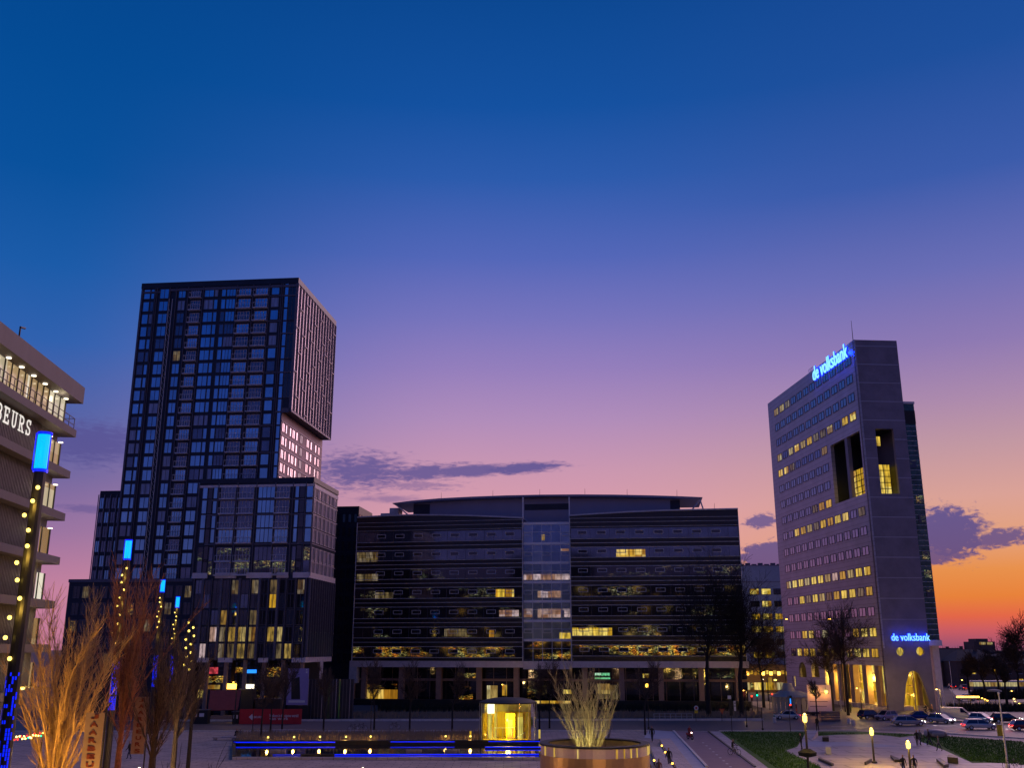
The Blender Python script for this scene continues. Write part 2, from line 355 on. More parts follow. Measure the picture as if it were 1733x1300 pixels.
def speck(name, cols, st, fscale=2.6, f0=.50, f1=.72, b0=.46, b1=.66, bs=.14):
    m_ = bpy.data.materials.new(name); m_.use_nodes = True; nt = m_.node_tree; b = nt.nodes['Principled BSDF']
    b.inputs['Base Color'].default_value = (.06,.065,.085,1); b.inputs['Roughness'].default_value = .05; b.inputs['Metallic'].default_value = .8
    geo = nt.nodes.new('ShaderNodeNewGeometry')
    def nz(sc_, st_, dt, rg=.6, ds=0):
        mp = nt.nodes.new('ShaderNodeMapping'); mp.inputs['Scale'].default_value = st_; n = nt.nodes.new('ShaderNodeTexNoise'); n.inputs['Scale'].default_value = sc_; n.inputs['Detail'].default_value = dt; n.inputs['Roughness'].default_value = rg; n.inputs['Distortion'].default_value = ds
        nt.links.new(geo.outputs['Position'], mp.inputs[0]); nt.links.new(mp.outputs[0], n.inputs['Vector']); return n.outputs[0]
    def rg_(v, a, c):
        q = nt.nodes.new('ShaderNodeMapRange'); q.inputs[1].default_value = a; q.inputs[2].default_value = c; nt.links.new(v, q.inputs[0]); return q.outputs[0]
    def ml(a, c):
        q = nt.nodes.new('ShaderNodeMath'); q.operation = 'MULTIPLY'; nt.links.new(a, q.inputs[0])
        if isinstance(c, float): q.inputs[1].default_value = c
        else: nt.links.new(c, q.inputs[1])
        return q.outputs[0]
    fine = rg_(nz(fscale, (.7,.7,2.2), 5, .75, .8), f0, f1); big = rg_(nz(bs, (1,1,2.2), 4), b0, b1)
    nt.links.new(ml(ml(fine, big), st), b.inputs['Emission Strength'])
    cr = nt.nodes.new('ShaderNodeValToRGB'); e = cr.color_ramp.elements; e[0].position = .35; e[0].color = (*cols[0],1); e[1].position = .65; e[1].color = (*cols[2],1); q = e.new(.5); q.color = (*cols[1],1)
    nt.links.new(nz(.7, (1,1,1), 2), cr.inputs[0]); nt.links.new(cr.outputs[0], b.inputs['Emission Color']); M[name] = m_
speck('lit_speck', ((1,.30,.03),(1,.58,.06),(.8,.75,.25)), 2.6)  # lit windows and signs; on the office's lowest glazing row, painted city reflections
mat('banner_cloth', (.17,.12,.13), .85, var=.15)
mat('banner_red', (.10,.012,.012), .8, var=.1)
speck('lit_speck_green', ((1,.6,.12),(.75,.72,.3),(.4,.6,.2)), 1.3, 2.2)
speck('glass_speck', ((1,.6,.2),(.75,.68,.35),(.5,.6,.35)), 1.5, 2.4, .52, .75, .54, .70, .10)  # reflected city lights painted into the office glass as noise emission
emi('lit_hall', (.95,.74,.40), .7, .35, (1,1,.2), .5)
emi('lamp_white', (1,.85,.6), 3); emi('lamp_warm', (1,.62,.12), 9); emi('lamp_gold', (1,.50,.06), 6)
emi('lamp_core', (1,.70,.12), 3.6)
emi('head_light', (1,.96,.85), 8); emi('tail_light', (1,.03,.02), 3)
emi('led_blue', (0,.015,1), 1.2); emi('led_cyan', (0,.62,1), .95); emi('led_blue_dim', (.01,.03,.9), .5)
emi('sign_cyan', (.22,.62,1), 1.5); emi('sign_halo', (0,.01,1), 2.4)
emi('sign_letters', (1,.93,.85), .8); emi('sig_red', (1,.04,.02), 4); emi('sig_green', (0,.9,.45), 3); emi('sign_green', (.25,1,.5), 1.0, .5, (1,1,1), 2)
emi('sign_sblue', (.02,.25,1), 1.5); emi('shop_red', (1,.08,.04), .8, .8, (1,1,1), 1.5); emi('green_glow', (.12,.4,.15), .14, .9, (1,1,.3), 1)
emi('stair_lit', (1,.62,.05), .75, .35, (.5,.5,5), 1)
print('helpers ok')
# ================================================================== APARTMENT TOWER with its lower blocks
DL = (-.99487, .1012); DB = (.1012, .99487)
K = P(505, 470, 190); FT = Fr(K.xy, DL, (0, -1)); FS = Fr(K.xy, DB, (1, 0))
ztop = K.z; TA = FT.hit(242, 478)[0]; TB = FS.hit(568, 546)[0]
zo = FT.hit(493.4, 696.3)[1]; ai = FT.hit(470, 808)[0]
tw = thing('apartment_tower', 'tall dark residential tower with blue windows and an overhang on its right side', 'tower', (K.x, K.y, 0))
def zt(y): return FT.hit(200+580/3.715, 450+y/3.715)[1]
DZ = (zt(165)-zt(1225))/13.0
rows = [zt(165)-i*DZ for i in range(24)]
def tbox(mb, a0, a1, b0, b1, z0, z1, mi=0):    # a: leftwards, b: backwards from the tower corner
    q = [FT.pt(a, -b, z) for z in (z0, z1) for b in (b0, b1) for a in (a0, a1)]
    return mb.add(q, [(0,1,3,2), (4,6,7,5), (0,4,5,1), (2,3,7,6), (0,2,6,4), (1,5,7,3)], mi)
b = MB(); tbox(b, ai, TA, 0, TB, 0, ztop-1.2); b.build('facade_wall', M['tower_dark'], tw)
b = MB(); tbox(b, 0, ai-.005, 0, TB, zo, ztop-1.2); b.build('overhang', M['tower_dark'], tw)
b = MB(); tbox(b, -.15, TA+.15, -.15, TB+.15, ztop-1.2, ztop); b.build('roof_parapet', M['tower_dark'], tw)
b = MB(); tbox(b, -.2, TA*.82, -.2, 0, ztop-2.0, ztop-1.5); tbox(b, TA*.88, TA, -.2, 0, ztop-2.3, ztop-1.9)
tbox(b, -.12, .35, -.12, .3, zo, ztop-1.2); tbox(b, -.15, ai, -.12, 0, zo-.05, zo+.7); tbox(b, -.16, 0, -.1, TB+.1, zo-.05, zo+.5); tbox(b, TA-.2, TA+.08, -.12, 0, 0, ztop-1.2)
b.build('frame_trim', M['tower_frame'], tw)
def cu(zx): return FT.hit(200+zx/3.715, 490)[0]
def window(fr, u0, u1, z0, z1, v=0.0, nm=2, glass='glass_blue', frame='tower_frame', t=.07, dv=.08):
    b = MB(); b.box(fr, u0, u1, v-.02, v+.03, z0, z1, 0)
    for uu in [u0, u1]+[u0+(u1-u0)*(k+1)/(nm+1) for k in range(nm)]:
        b.box(fr, uu-t/2, uu+t/2, v+.03, v+.03+dv, z0, z1, 1)
    b.box(fr, u0-t/2, u1+t/2, v+.032, v+.028+dv, z0-t, z0, 1); b.box(fr, u0-t/2, u1+t/2, v+.032, v+.028+dv, z1, z1+t, 1)
    return (b, [M[glass], M[frame]])
def balcony(fr, u0, u1, z, v=0.0, dep=1.1, h=1.05):
    b = MB(); b.box(fr, u0, u1, v, v+dep, z-.2, z)
    b.box(fr, u0, u1, v+dep-.05, v+dep, z+h-.06, z+h)
    n = max(3, int((u1-u0)/.45))
    for i in range(n+1):
        uu = u0+.03+(u1-u0-.06)*i/n; b.box(fr, uu-.02, uu+.02, v+dep-.045, v+dep-.005, z, z+h-.06)
    b.box(fr, u0, u0+.05, v, v+dep-.05, z+h-.06, z+h); b.box(fr, u1-.05, u1, v, v+dep-.05, z+h-.06, z+h)
    return (b, M['balcony'])
wins, balcs, fins = [], [], MB()
rnd = random.Random(3)
cols = [('w', 168, 205, 0), ('w', 212, 232, 0), ('w', 268, 322, 1), ('w', 385, 428, 1), ('b', 462, 528, 1), ('w', 548, 605, 1), ('w', 610, 632, 0), ('w', 655, 680, 0), ('w', 686, 742, 2),
        ('b', 760, 842, 1), ('b', 865, 948, 1), ('w', 968, 1015, 0), ('n', 1050, 1072, 0)]
for z in rows:
    if z < 14: continue
    for t, x0, x1, nm in cols:
        u0, u1 = sorted((cu(x0), cu(x1)))
        gl = rnd.choices(['glass_blue', 'glass_pale', 'glass_dark', 'lit_dim'], (70, 14, 15, 1))[0]
        if t == 'w': wins.append(window(FT, u0, u1, z-DZ*.37, z+DZ*.37, 0, nm, t=.06, glass=gl))
        elif t == 'n': wins.append(window(FT, u0, u1, z-DZ*.44, z+DZ*.44, 0, 0, t=.06))
        else:
            wins.append(window(FT, u0+.15, u1-.15, z-DZ*.40, z+DZ*.32, 0, 3, glass='glass_dark' if rnd.random() < .35 else 'glass_blue', frame='balcony', t=.07))
            balcs.append(balcony(FT, u0-.1, u1+.1, z-DZ*.42, dep=.9))
for zx in (160, 240, 250, 330, 372, 445, 540, 752, 853, 955, 1030, 1040):
    u = cu(zx); fins.box(FT, u-.06, u+.06, 0, .3, 0, ztop-1.2)
for k, z in enumerate(rows):
    if k % 2 == 0:
        u0, u1 = sorted((cu(752), cu(1040))); fins.box(FT, u0, u1, .0, .18, z-DZ*.5-.12, z-DZ*.5+.12)
    if k % 3 == 0: fins.box(FT, ai if z < zo else .3, cu(1035), 0, .2, z-DZ*.5-.15, z-DZ*.5+.15)
parts('window', wins, tw); parts('balcony', balcs, tw); fins.build('facade_fins', M['tower_frame'], tw)
dk = []
for k in range(0, 9):
    z1 = rows[0]+DZ*.4-k*3*DZ
    if z1-3*DZ < 20: break
    dk.append(window(FT, cu(1120) if z1-3*DZ > zo else ai+.2, cu(1078), z1-3*DZ+.5, z1-.1, .0, 1, glass='glass_black'))
parts('dark_panel', dk, tw)
# lattice hoist climbing the front face
hm = MB(); uh = cu(350)
for s in (-.35, .35): hm.tube(FT.pt(uh+s, .9, 0), FT.pt(uh+s, .9, ztop-4), .05, n=4)
for i in range(int((ztop-6)/1.3)):
    z = 1+i*1.3; hm.tube(FT.pt(uh-.35, .9, z), FT.pt(uh+.35, .9, z+1.3), .03, n=3); hm.tube(FT.pt(uh, .9, z), FT.pt(uh, .1, z), .03, n=3)
hm.build('hoist_mast', M['steel'], tw)
# right overhang face: tall staggered pale frames
n = 14; cw = TB/n; fw = MB(); panes = []
for j in range(n):
    u0 = j*cw; fw.box(FS, u0-.07, u0+.07, 0, .28, zo, ztop-1.2)
    z1 = ztop-1.2-((j*2) % 5)*DZ*.9
    fw.box(FS, u0+.07, u0+cw-.07, 0, .24, z1-.1, z1+.1) if z1 < ztop-1.5 else None
    segs = [(z1, ztop-1.3)] if z1 < ztop-2 else []
    while z1 > zo+.6:
        z0 = max(zo+.1, z1-3.4*DZ); segs.append((z0, z1-.1)); fw.box(FS, u0+.07, u0+cw-.07, 0, .24, z0-.1, z0+.1); z1 = z0
    for (a, c) in segs:
        if c-a < .8: continue
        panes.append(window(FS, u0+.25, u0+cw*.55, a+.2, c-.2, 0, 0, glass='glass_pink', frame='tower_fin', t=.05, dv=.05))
        if (j+int(a)) % 2: panes.append(window(FS, u0+cw*.62, u0+cw-.25, a+.2, c-.2, 0, 0, glass='glass_black', frame='tower_fin', t=.05, dv=.05))
fw.box(FS, TB-.1, TB, 0, .3, zo, ztop-1.2)
fw.build('fin_frame', M['tower_fin'], tw); parts('side_window', panes, tw)
# inset right face below the overhang
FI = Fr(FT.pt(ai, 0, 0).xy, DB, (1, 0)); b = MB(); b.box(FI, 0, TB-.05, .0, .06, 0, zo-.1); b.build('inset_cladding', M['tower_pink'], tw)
ip = []; lb = MB(); TBi = TB-.5
for k in range(14):
    z1 = zo-2.2-k*DZ*.98
    if z1 < 36: break
    lb.box(FI, 0, TBi, .06, .16, z1+.22, z1+.4)
    for j, (x0, x1) in enumerate([(.02, .075), (.10, .13), (.19, .225), (.25, .31), (.34, .38), (.44, .5), (.60, .66), (.70, .74), (.82, .86), (.90, .95)]):
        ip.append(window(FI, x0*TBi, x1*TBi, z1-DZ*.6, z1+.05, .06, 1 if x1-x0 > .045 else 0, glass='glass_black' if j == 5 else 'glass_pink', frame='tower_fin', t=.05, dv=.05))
lb.build('floor_ledge', M['tower_fin'], tw); parts('inset_window', ip, tw)
# ---- lower block in front, right
KB = P(531, 808, 183); FB = Fr(KB.xy, DL, (0, -1)); FBS = Fr(KB.xy, DB, (1, 0))
zb = KB.z; BA = FB.hit(326, 977)[0]; BB = FBS.hit(572, 832)[0]
bk = thing('apartment_block', 'lower dark apartment block in front of the tall tower, its podium windows partly lit yellow', 'apartment block', (KB.x, KB.y, 0))
def z4(zx, zy): return FB.hit(130+zx/3.687, 780+zy/3.687)
zband = FB.hit(523, 975)[1]; zpod = FB.hit(515, 1118)[1]
def bbox(mb, a0, a1, b0, b1, z0, z1, mi=0):
    q = [FB.pt(a, -b_, z) for z in (z0, z1) for b_ in (b0, b1) for a in (a0, a1)]
    return mb.add(q, [(0,1,3,2), (4,6,7,5), (0,4,5,1), (2,3,7,6), (0,2,6,4), (1,5,7,3)], mi)
b = MB(); bbox(b, 0, BA, 0, BB, zpod, zb-.9); bbox(b, 2, BA, 2.5, BB, 0, zpod); b.build('facade_wall', M['tower_dark'], bk)
b = MB(); bbox(b, -.15, BA+.1, -.15, BB+.1, zb-.9, zb); b.build('roof_parapet', M['tower_dark'], bk)
bands = [(-.14, BA, -.14, 0, zb-1.7, zb-1.25), (-.138, 0, 0, BB, zb-1.9, zb-1.2), (-.3, 0, -.298, BB, zband-.35, zband+.65), (-.3, 0, -.298, BB, zpod-.4, zpod+.5)]
bands += [(a0*BA, a1*BA, -.3, 0, zband-.35, zband+.65) for a0, a1 in ((.003, .13), (.17, .27), (.31, .53), (.62, .80), (.87, 1.0))]+[(a0*BA, a1*BA, -.3, 0, zpod-.4, zpod+.4) for a0, a1 in ((.003, .1), (.3, .38), (.6, .72), (.8, .9))]
for q_ in bands: b = MB(); bbox(b, *q_); b.build('stone_band', M['stone_band'], bk)
wins, balcs, fins = [], [], MB()
bz = [z4(1180, y)[1] for y in (190, 283, 375, 466, 580, 665)]
for i, z in enumerate(bz):
    for t, x0, x1, nm in [('w', 788, 818, 0), ('d', 822, 850, 0), ('w', 856, 880, 0), ('b', 900, 998, 1), ('b', 1012, 1112, 1), ('w', 1135, 1238, 3), ('b', 1245, 1335, 1), ('w', 1365, 1388, 0), ('d', 1392, 1425, 0), ('w', 1436, 1475, 0)]:
        u0, u1 = sorted((z4(x0, 190)[0], z4(x1, 190)[0]))
        g = 'glass_blue' if i < 4 else rnd.choice(['lit_speck_green', 'lit_speck_green', 'glass_dark'])
        if t == 'w': wins.append(window(FB, u0, u1, z-1.25, z+1.2, 0, nm, glass=g))
        elif t == 'd': wins.append(window(FB, u0, u1, z-1.45, z+1.45, 0, 0, glass='glass_black', frame='tower_dark'))
        else:
            wins.append(window(FB, u0+.15, u1-.15, z-1.2, z+1.05, 0, 3, glass='glass_dark' if i < 3 else g, frame='balcony')); balcs.append(balcony(FB, u0, u1, z-1.35, dep=.8))
for zx in (765, 888, 1006, 1124, 1241, 1352, 1432, 1483):
    u = z4(zx, 190)[0]; fins.box(FB, u-.07, u+.07, 0, .28, zband, zb-.9)
for i in (0, 1, 3): fins.box(FB, 0, BA*.92, 0, .2, bz[i]-1.75, bz[i]-1.5)
pf = [(735, 0), (790, 1), (845, 0), (905, 1), (960, 0), (1020, 1), (1085, 0), (1145, 1), (1200, 0), (1260, 1), (1310, 0), (1370, 0), (1432, 0)]
us = [z4(x, 770)[0] for x, _ in pf]
for (x, wd), u in zip(pf, us): fins.box(FB, u-(.22 if wd else .07), u+(.22 if wd else .07), 0, .32, zpod, zband-.35)
pz = [z4(1180, y)[1] for y in (790, 875, 980, 1085, 1190)]
lit = {(8, 0): 'lit_dim', (8, 1): 'lit_yellow', (3, 2): 'lit_flat', (4, 0): 'lit_dim', (6, 0): 'lit_dim', (2, 3): 'lit_pink', (3, 3): 'lit_dim', (4, 3): 'lit_flat', (5, 3): 'lit_flat', (6, 3): 'lit_flat', (8, 3): 'lit_flat', (9, 3): 'lit_flat',
       (4, 4): 'lit_dim', (5, 4): 'lit_flat', (6, 4): 'lit_dim', (9, 4): 'lit_dim', (10, 4): 'lit_flat', (6, 2): 'lit_dim', (1, 4): 'lit_pink', (3, 4): 'lit_dim', (11, 0): 'lit_dim'}
for j in range(len(us)-1):
    u1, u0 = us[j]-.28, us[j+1]+.28
    for i, z in enumerate(pz):
        wins.append(window(FB, u0, u1, z-1.25, z+1.3, 0, 1 if u1-u0 > 1 else 0, glass=lit.get((j, i), 'glass_black' if (i*3+j) % 4 else 'glass_dark'), t=.05))
parts('window', wins[::-1], bk); parts('balcony', balcs, bk); fins.build('facade_fins', M['tower_frame'], bk)
sw, sf = [], MB()
for i, z in enumerate(bz):
    for j in range(6):
        u0 = .5+j*(BB-.8)/6
        sw.append(window(FBS, u0, u0+.8, z-1.1, z+1.1, 0, 1, glass='glass_pink', frame='stone_band', t=.12)); sw.append(window(FBS, u0+1.1, u0+1.9, z-1.1, z+1.1, 0, 0, glass='glass_pink' if (i+j) % 2 else 'glass_dark', frame='stone_band', t=.12))
    sf.box(FBS, 0, BB, 0, .12, z-1.6, z-1.45)
sf.build('floor_ledge', M['tower_fin'], bk)
fs = MB()
for j in range(12):
    u = .3+j*(BB-.5)/11; fs.box(FBS, u-.1, u+.1, 0, .45, zpod+.5, zband-.35)
    z = pz[1+(j*2) % 4]+.4; fs.box(FBS, u-.1, u+.5, .0, .4, z-.12, z+.12)
fs.build('side_fins', M['tower_frame'], bk); parts('side_window', sw, bk)
b = MB(); b.box(FBS, .5, BB-.5, 0, .05, zpod+.6, zpod+5); b.build('green_lit_glass', M['green_glow'], bk)
# shopfront on the block's ground floor
FG = Fr(FB.pt(0, -2.5, 0).xy, DL, (0, -1)); sg = MB(); sg.box(FG, 2, BA, 0, .06, 0, zpod-.2); sg.build('shop_glass', M['glass_black'], bk)
for i in range(7):
    c = MB(); u = .4+i*(BA-.8)/6; c.box(FB, u-.3, u+.3, -.9, -.3, 0, zpod-.01); c.build('column', M['column_brown'], bk)
def onpl(fr, x0, x1, y0, y1, v): a = fr.hit(x0, y1, v); c = fr.hit(x1, y0, v); return sorted((a[0], c[0])), sorted((a[1], c[1]))
for nm, x0, x1, y0, y1, m_ in [('shop_sign', 350, 369, 1130, 1141, 'shop_red'), ('shop_sign', 398, 412, 1130, 1140, 'lit_speck'), ('shop_sign', 415, 434, 1134, 1140, 'sign_sblue'), ('shop_window', 382, 400, 1158, 1167, 'lamp_gold'), ('shop_window', 413, 430, 1159, 1166, 'lamp_white'), ('shop_window', 434, 478, 1150, 1182, 'lit_speck'), ('shop_window', 333, 344, 1168, 1182, 'lit_yellow'), ('shop_window', 336, 378, 1145, 1156, 'lit_speck'), ('shop_window', 442, 480, 1130, 1146, 'lit_speck'), ('shop_window', 350, 372, 1160, 1167, 'lit_flat')]:
    (u0, u1), (z0, z1) = onpl(FG, x0, x1, y0, y1, .2); q = MB(); q.box(FG, u0, u1, .1, .25, max(z0, .3), z1); q.build(nm, M[m_], bk)
# ---- curtain podium right of the block: dark ribbed sheets
FQ = Fr(P(522, 1150, 181).xy, (1, .15), (0, -1))
cp = thing('hoarding_screen', 'dark screen of tall vertical ribs between the block and the long glass office', 'screen', (FQ.o.x, FQ.o.y, 0))
u1, z1 = FQ.hit(600, 1150); b = MB(); b.box(FQ, 0, u1, -.3, 0, 0, z1); b.build('sheet', M['tower_dark'], cp)
for i in range(14):
    u = .1+i*(u1-.2)/13; q = MB(); q.box(FQ, u-.05, u+.05, 0, .2, 0, z1); q.build('rib', M['tower_fin' if i % 4 == 0 else 'green_glow' if i in (6, 9) else 'tower_frame'], cp)
# ---- left wing and low podium
KL = P(212, 830, 204); FL = Fr(KL.xy, DL, (0, -1)); u1, zl = FL.hit(166.6, 831.5)
lw = thing('apartment_wing', 'slim dark apartment wing with a slanted corner, left of the tall tower', 'apartment block', (KL.x, KL.y, 0))
pl = [FL.pt(-2, 0, 0), FL.pt(u1-.6, 0, 0), FL.pt(u1+2.2, -5, 0), FL.pt(u1+2.2, -18, 0), FL.pt(-2, -18, 0)]
b = MB(); b.prism(pl, 0, zl-.8); b.build('facade_wall', M['tower_dark'], lw)
b = MB(); b.prism([FL.pt(-2, .1, 0), FL.pt(u1-.5, .1, 0), FL.pt(u1+2.35, -5, 0), FL.pt(u1+2.35, -18.1, 0), FL.pt(-2, -18.1, 0)], zl-.8, zl); b.build('roof_parapet', M['tower_dark'], lw)
wl = []; fl = MB()
for i in range(9):
    z = zl-2.6-i*3.0
    for j in range(4): wl.append(window(FL, .4+j*1.35, 1.3+j*1.35, z-1.1, z+1.1, 0, 1, glass='glass_dark' if (i+j) % 3 else 'glass_blue', t=.05))
for j in range(5): fl.box(FL, .2+j*1.35, .3+j*1.35, 0, .2, 0, zl-.8)
FL2 = Fr(FL.pt(u1-.6, 0, 0).xy, (FL.pt(u1+2.2, -5, 0)-FL.pt(u1-.6, 0, 0)).xy, (-1, -1)); fl.box(FL2, -.1, .15, 0, .15, 0, zl-.8); fl.box(FL2, 5.4, 5.7, 0, .15, 0, zl-.8)
parts('window', wl, lw); fl.build('facade_fins', M['tower_fin'], lw)
KP = P(330, 983, 188); FP_ = Fr(KP.xy, DL, (0, -1)); u1, zp = FP_.hit(118, 981)
lp = thing('podium_building', 'low dark podium building with warm lit openings behind the bare trees', 'building', (KP.x, KP.y, 0))
b = MB(); b.box(FP_, -.5, u1, -20, 0, 0, zp-.6); b.build('facade_wall', M['tower_dark'], lp)
b = MB(); b.box(FP_, -.6, u1+.1, -20.1, .2, zp-.6, zp); b.build('roof_parapet', M['tower_frame'], lp)
wl = []
for i in range(5):
    for j in range(13):
        z = zp-2.4-i*3.1; u = .5+j*(u1-1)/13
        wl.append(window(FP_, u, u+1.3, z-1.1, z+1.0, 0, 1, glass='lit_dim' if (i*5+j*3) % 11 == 0 else 'lit_speck' if (i*7+j) % 13 == 0 else 'glass_black'))
parts('window', wl, lp)
# ---- dark block further back on the right of the tower
KD = P(608, 857, 246); FD = Fr(KD.xy, DL, (0, -1)); FDS = Fr(KD.xy, DB, (1, 0)); u1 = FD.hit(560, 857)[0]; ud = FDS.hit(630, 876)[0]; zd = KD.z
db = thing('dark_apartment_block', 'almost black apartment block squeezed between the tower and the long glass office', 'apartment block', (KD.x, KD.y, 0))
b = MB(); q = [FD.pt(0, 0, 0), FD.pt(u1, 0, 0), FD.pt(u1, -ud, 0), FD.pt(0, -ud, 0)]; b.prism(q, 0, zd); b.build('facade_wall', M['tower_dark'], db)
wl = []
for i in range(11):
    z = zd-3-i*3.4
    for j in range(5): wl.append(window(FD, .4+j*1.5, 1.1+j*1.5, z-1, z+1, 0, 0, glass='glass_blue' if i == 0 and j < 3 else 'glass_black', frame='tower_dark'))
    wl.append(balcony(FD, u1-1.6, u1-.1, z-1.3, dep=.8)) if i < 8 else None
    for j in range(6): wl.append(window(FDS, .8+j*2.2, 1.9+j*2.2, z-1, z+1, 0, 0, glass='glass_pink', frame='tower_frame'))
parts('window', [w for w in wl if w], db)
# ================================================================== LONG GLASS OFFICE
A = P(600, 1000, 228).xy; B_ = P(885, 1000, 221).xy; C_ = P(965.5, 1000, 220.3).xy; D = P(1257, 1000, 216.5).xy
FA = Fr(A, B_-A, (0, -1)); FC = Fr(C_, D-C_, (0, -1)); FM = Fr(B_, C_-B_, (0, -1)); FM = Fr(FM.pt(0, -1.2, 0).xy, C_-B_, (0, -1))
LA, LC, LM = (B_-A).length, (D-C_).length, (C_-B_).length
of = thing('glass_office_building', 'long black glass office with a pale glazed middle bay and a curved grey roof', 'office building', (B_.x, B_.y, 0))
topA = [FA.hit(x, y) for x, y in ((884, 878), (840, 876), (790, 874), (745, 873.2), (700, 873), (660, 874), (607, 877))]
topC = [FC.hit(x, y) for x, y in ((1252, 862.5), (1180, 864), (1120, 865.5), (1060, 868), (1010, 871), (963, 874))]
ZB = 9.3
b = MB(); b.panel(FA, [(0, ZB), (LA, ZB), (LA, topA[0][1])]+topA[1:-1]+[(0, topA[-1][1])], [], -22, 0); b.build('left_wing', M['spandrel'], of)
b = MB(); b.panel(FC, [(0, ZB), (LC, ZB), (LC, topC[0][1])]+topC[1:-1]+[(0, topC[-1][1])], [], -22, 0); b.build('right_wing', M['spandrel'], of)
zm = FM.hit(924, 884)[1]
b = MB(); b.box(FM, -.0, LM, -21, 0, ZB, zm+.1); b.build('middle_bay', M['glass_dark'], of)
cop = MB()
for fr, top, L, s in ((FA, topA, LA, 0), (FC, topC, LC, 0)):
    tp = [(L, top[0][1])]+top[1:-1]+[(0, top[-1][1])]
    for (ua, za), (ub, zb_) in zip(tp, tp[1:]):
        cop.add([fr.pt(u, v, z+dz) for u, z in ((ua, za), (ub, zb_)) for v in (-22, .25) for dz in (0, .3)], [(0,1,3,2), (4,6,7,5), (0,4,5,1), (2,3,7,6), (0,2,6,4), (1,5,7,3)])
cop.build('roof_coping', M['trim_grey'], of)
rA = [FA.hit(750, y)[1] for y in (906.5, 938, 969.8, 1002.5, 1036.5, 1069.5, 1103)]
rC = [FC.hit(1110, y)[1] for y in (900.5, 932.4, 965, 998.6, 1031.8, 1066, 1100)]
vents = []
for fr, rz, L, xs, nmw in ((FA, rA, LA, [646+31*i for i in range(8)], 'left'), (FC, rC, LC, [986+32.4*i for i in range(8)], 'right')):
    y0 = 906 if fr is FA else 933
    lines, mull = MB(), MB()
    for i, z in enumerate(rz):
        g = MB(); g.box(fr, .25, L-.25, 0, .05, z-1.25, z+.95)
        for dz in (-1.36, -2.3, -3.25): 
            if z+dz > ZB+.3: lines.box(fr, .1, L-.1, 0, .14, z+dz-.045, z+dz+.045)
        n = int(L/2.12)
        for k in range(n+1):
            u = .25+(L-.5)*k/n; g.box(fr, max(.25, u-.03), min(L-.25, u+.03), .051, .1, z-1.24, z+.94, 1)
        g.build('glazing_band', [M[('glass_dark', 'glass_dark', 'glass_speck', 'glass_speck', 'glass_speck', 'glass_speck', 'lit_speck')[i]], M['tower_frame']], of)  # lower rows carry painted glints of city lights, top rows bluer for reflected sky
    for dz in (1.3, 2.3, 3.2):
        lines.box(fr, .1, L-.1, 0, .14, rz[0]+dz-.03, rz[0]+dz+.03)
    lines.box(fr, 0, .12, 0, .2, ZB, rz[0]+3.3); lines.box(fr, L-.12, L, 0, .2, ZB, rz[0]+3.3)
    lines.build('spandrel_lines', M['steel'], of)
    for i in range(6, -1, -1):
        for k, x in enumerate(xs):
            u = fr.hit(x, y0)[0]; z = rz[i]
            if fr is FC and i == 1 and k == 3: continue
            if u < 1 or u > L-1: continue
            q = MB(); t = .11
            for (a0, a1, c0, c1) in ((-1.05, 1.05, .33, .33+t), (-1.05, 1.05, -.33-t, -.33), (-1.05, -1.05+t, -.33, .33), (1.05-t, 1.05, -.33, .33)): q.box(fr, u+a0, u+a1, .05, .17, z+c0, z+c1, 1)
            q.box(fr, u-1.0, u+1.0, .052, .09, z-.33, z+.33, 0); vents.append((q, [M['glass_black'], M['trim_grey']]))
parts('window', vents, of)
def patch(fr, x0, x1, y0, y1, m_, name='lit_room', v=.06, cells=True, par=None, fm='tower_dark', th=.04):
    (u0, u1), (z0, z1) = onpl(fr, x0, x1, y0, y1, 0); q = MB(); q.box(fr, u0, u1, v, v+th, z0, z1)
    if cells:
        n = max(1, round((u1-u0)/2.1))
        for k in range(1, n): q.box(fr, u0+(u1-u0)*k/n-.04, u0+(u1-u0)*k/n+.04, v+th, v+th+.03, z0, z1, 1)
        q.box(fr, u0, u1, v+th, v+th+.025, z1-(z1-z0)*.36-.03, z1-(z1-z0)*.36+.03, 1)
    q.build(name, [M[m_], M[fm]], par or of)
patch(FA, 839, 870, 997.5, 1011, 'lit_yellow'); patch(FC, 1043, 1092, 930, 943, 'lit_gold'); patch(FC, 969, 1036, 1063, 1076.5, 'lit_yellow')
patch(FA, 635, 666, 1003, 1014, 'lit_dim'); patch(FA, 752, 790, 1065, 1078, 'lit_dim'); patch(FA, 604, 640, 935, 952, 'lit_dim'); patch(FA, 604, 640, 972, 984, 'lit_dim')
patch(FA, 845, 878, 1033, 1044, 'lit_pink'); patch(FA, 828, 836, 1067, 1079, 'lit_gold', cells=False)
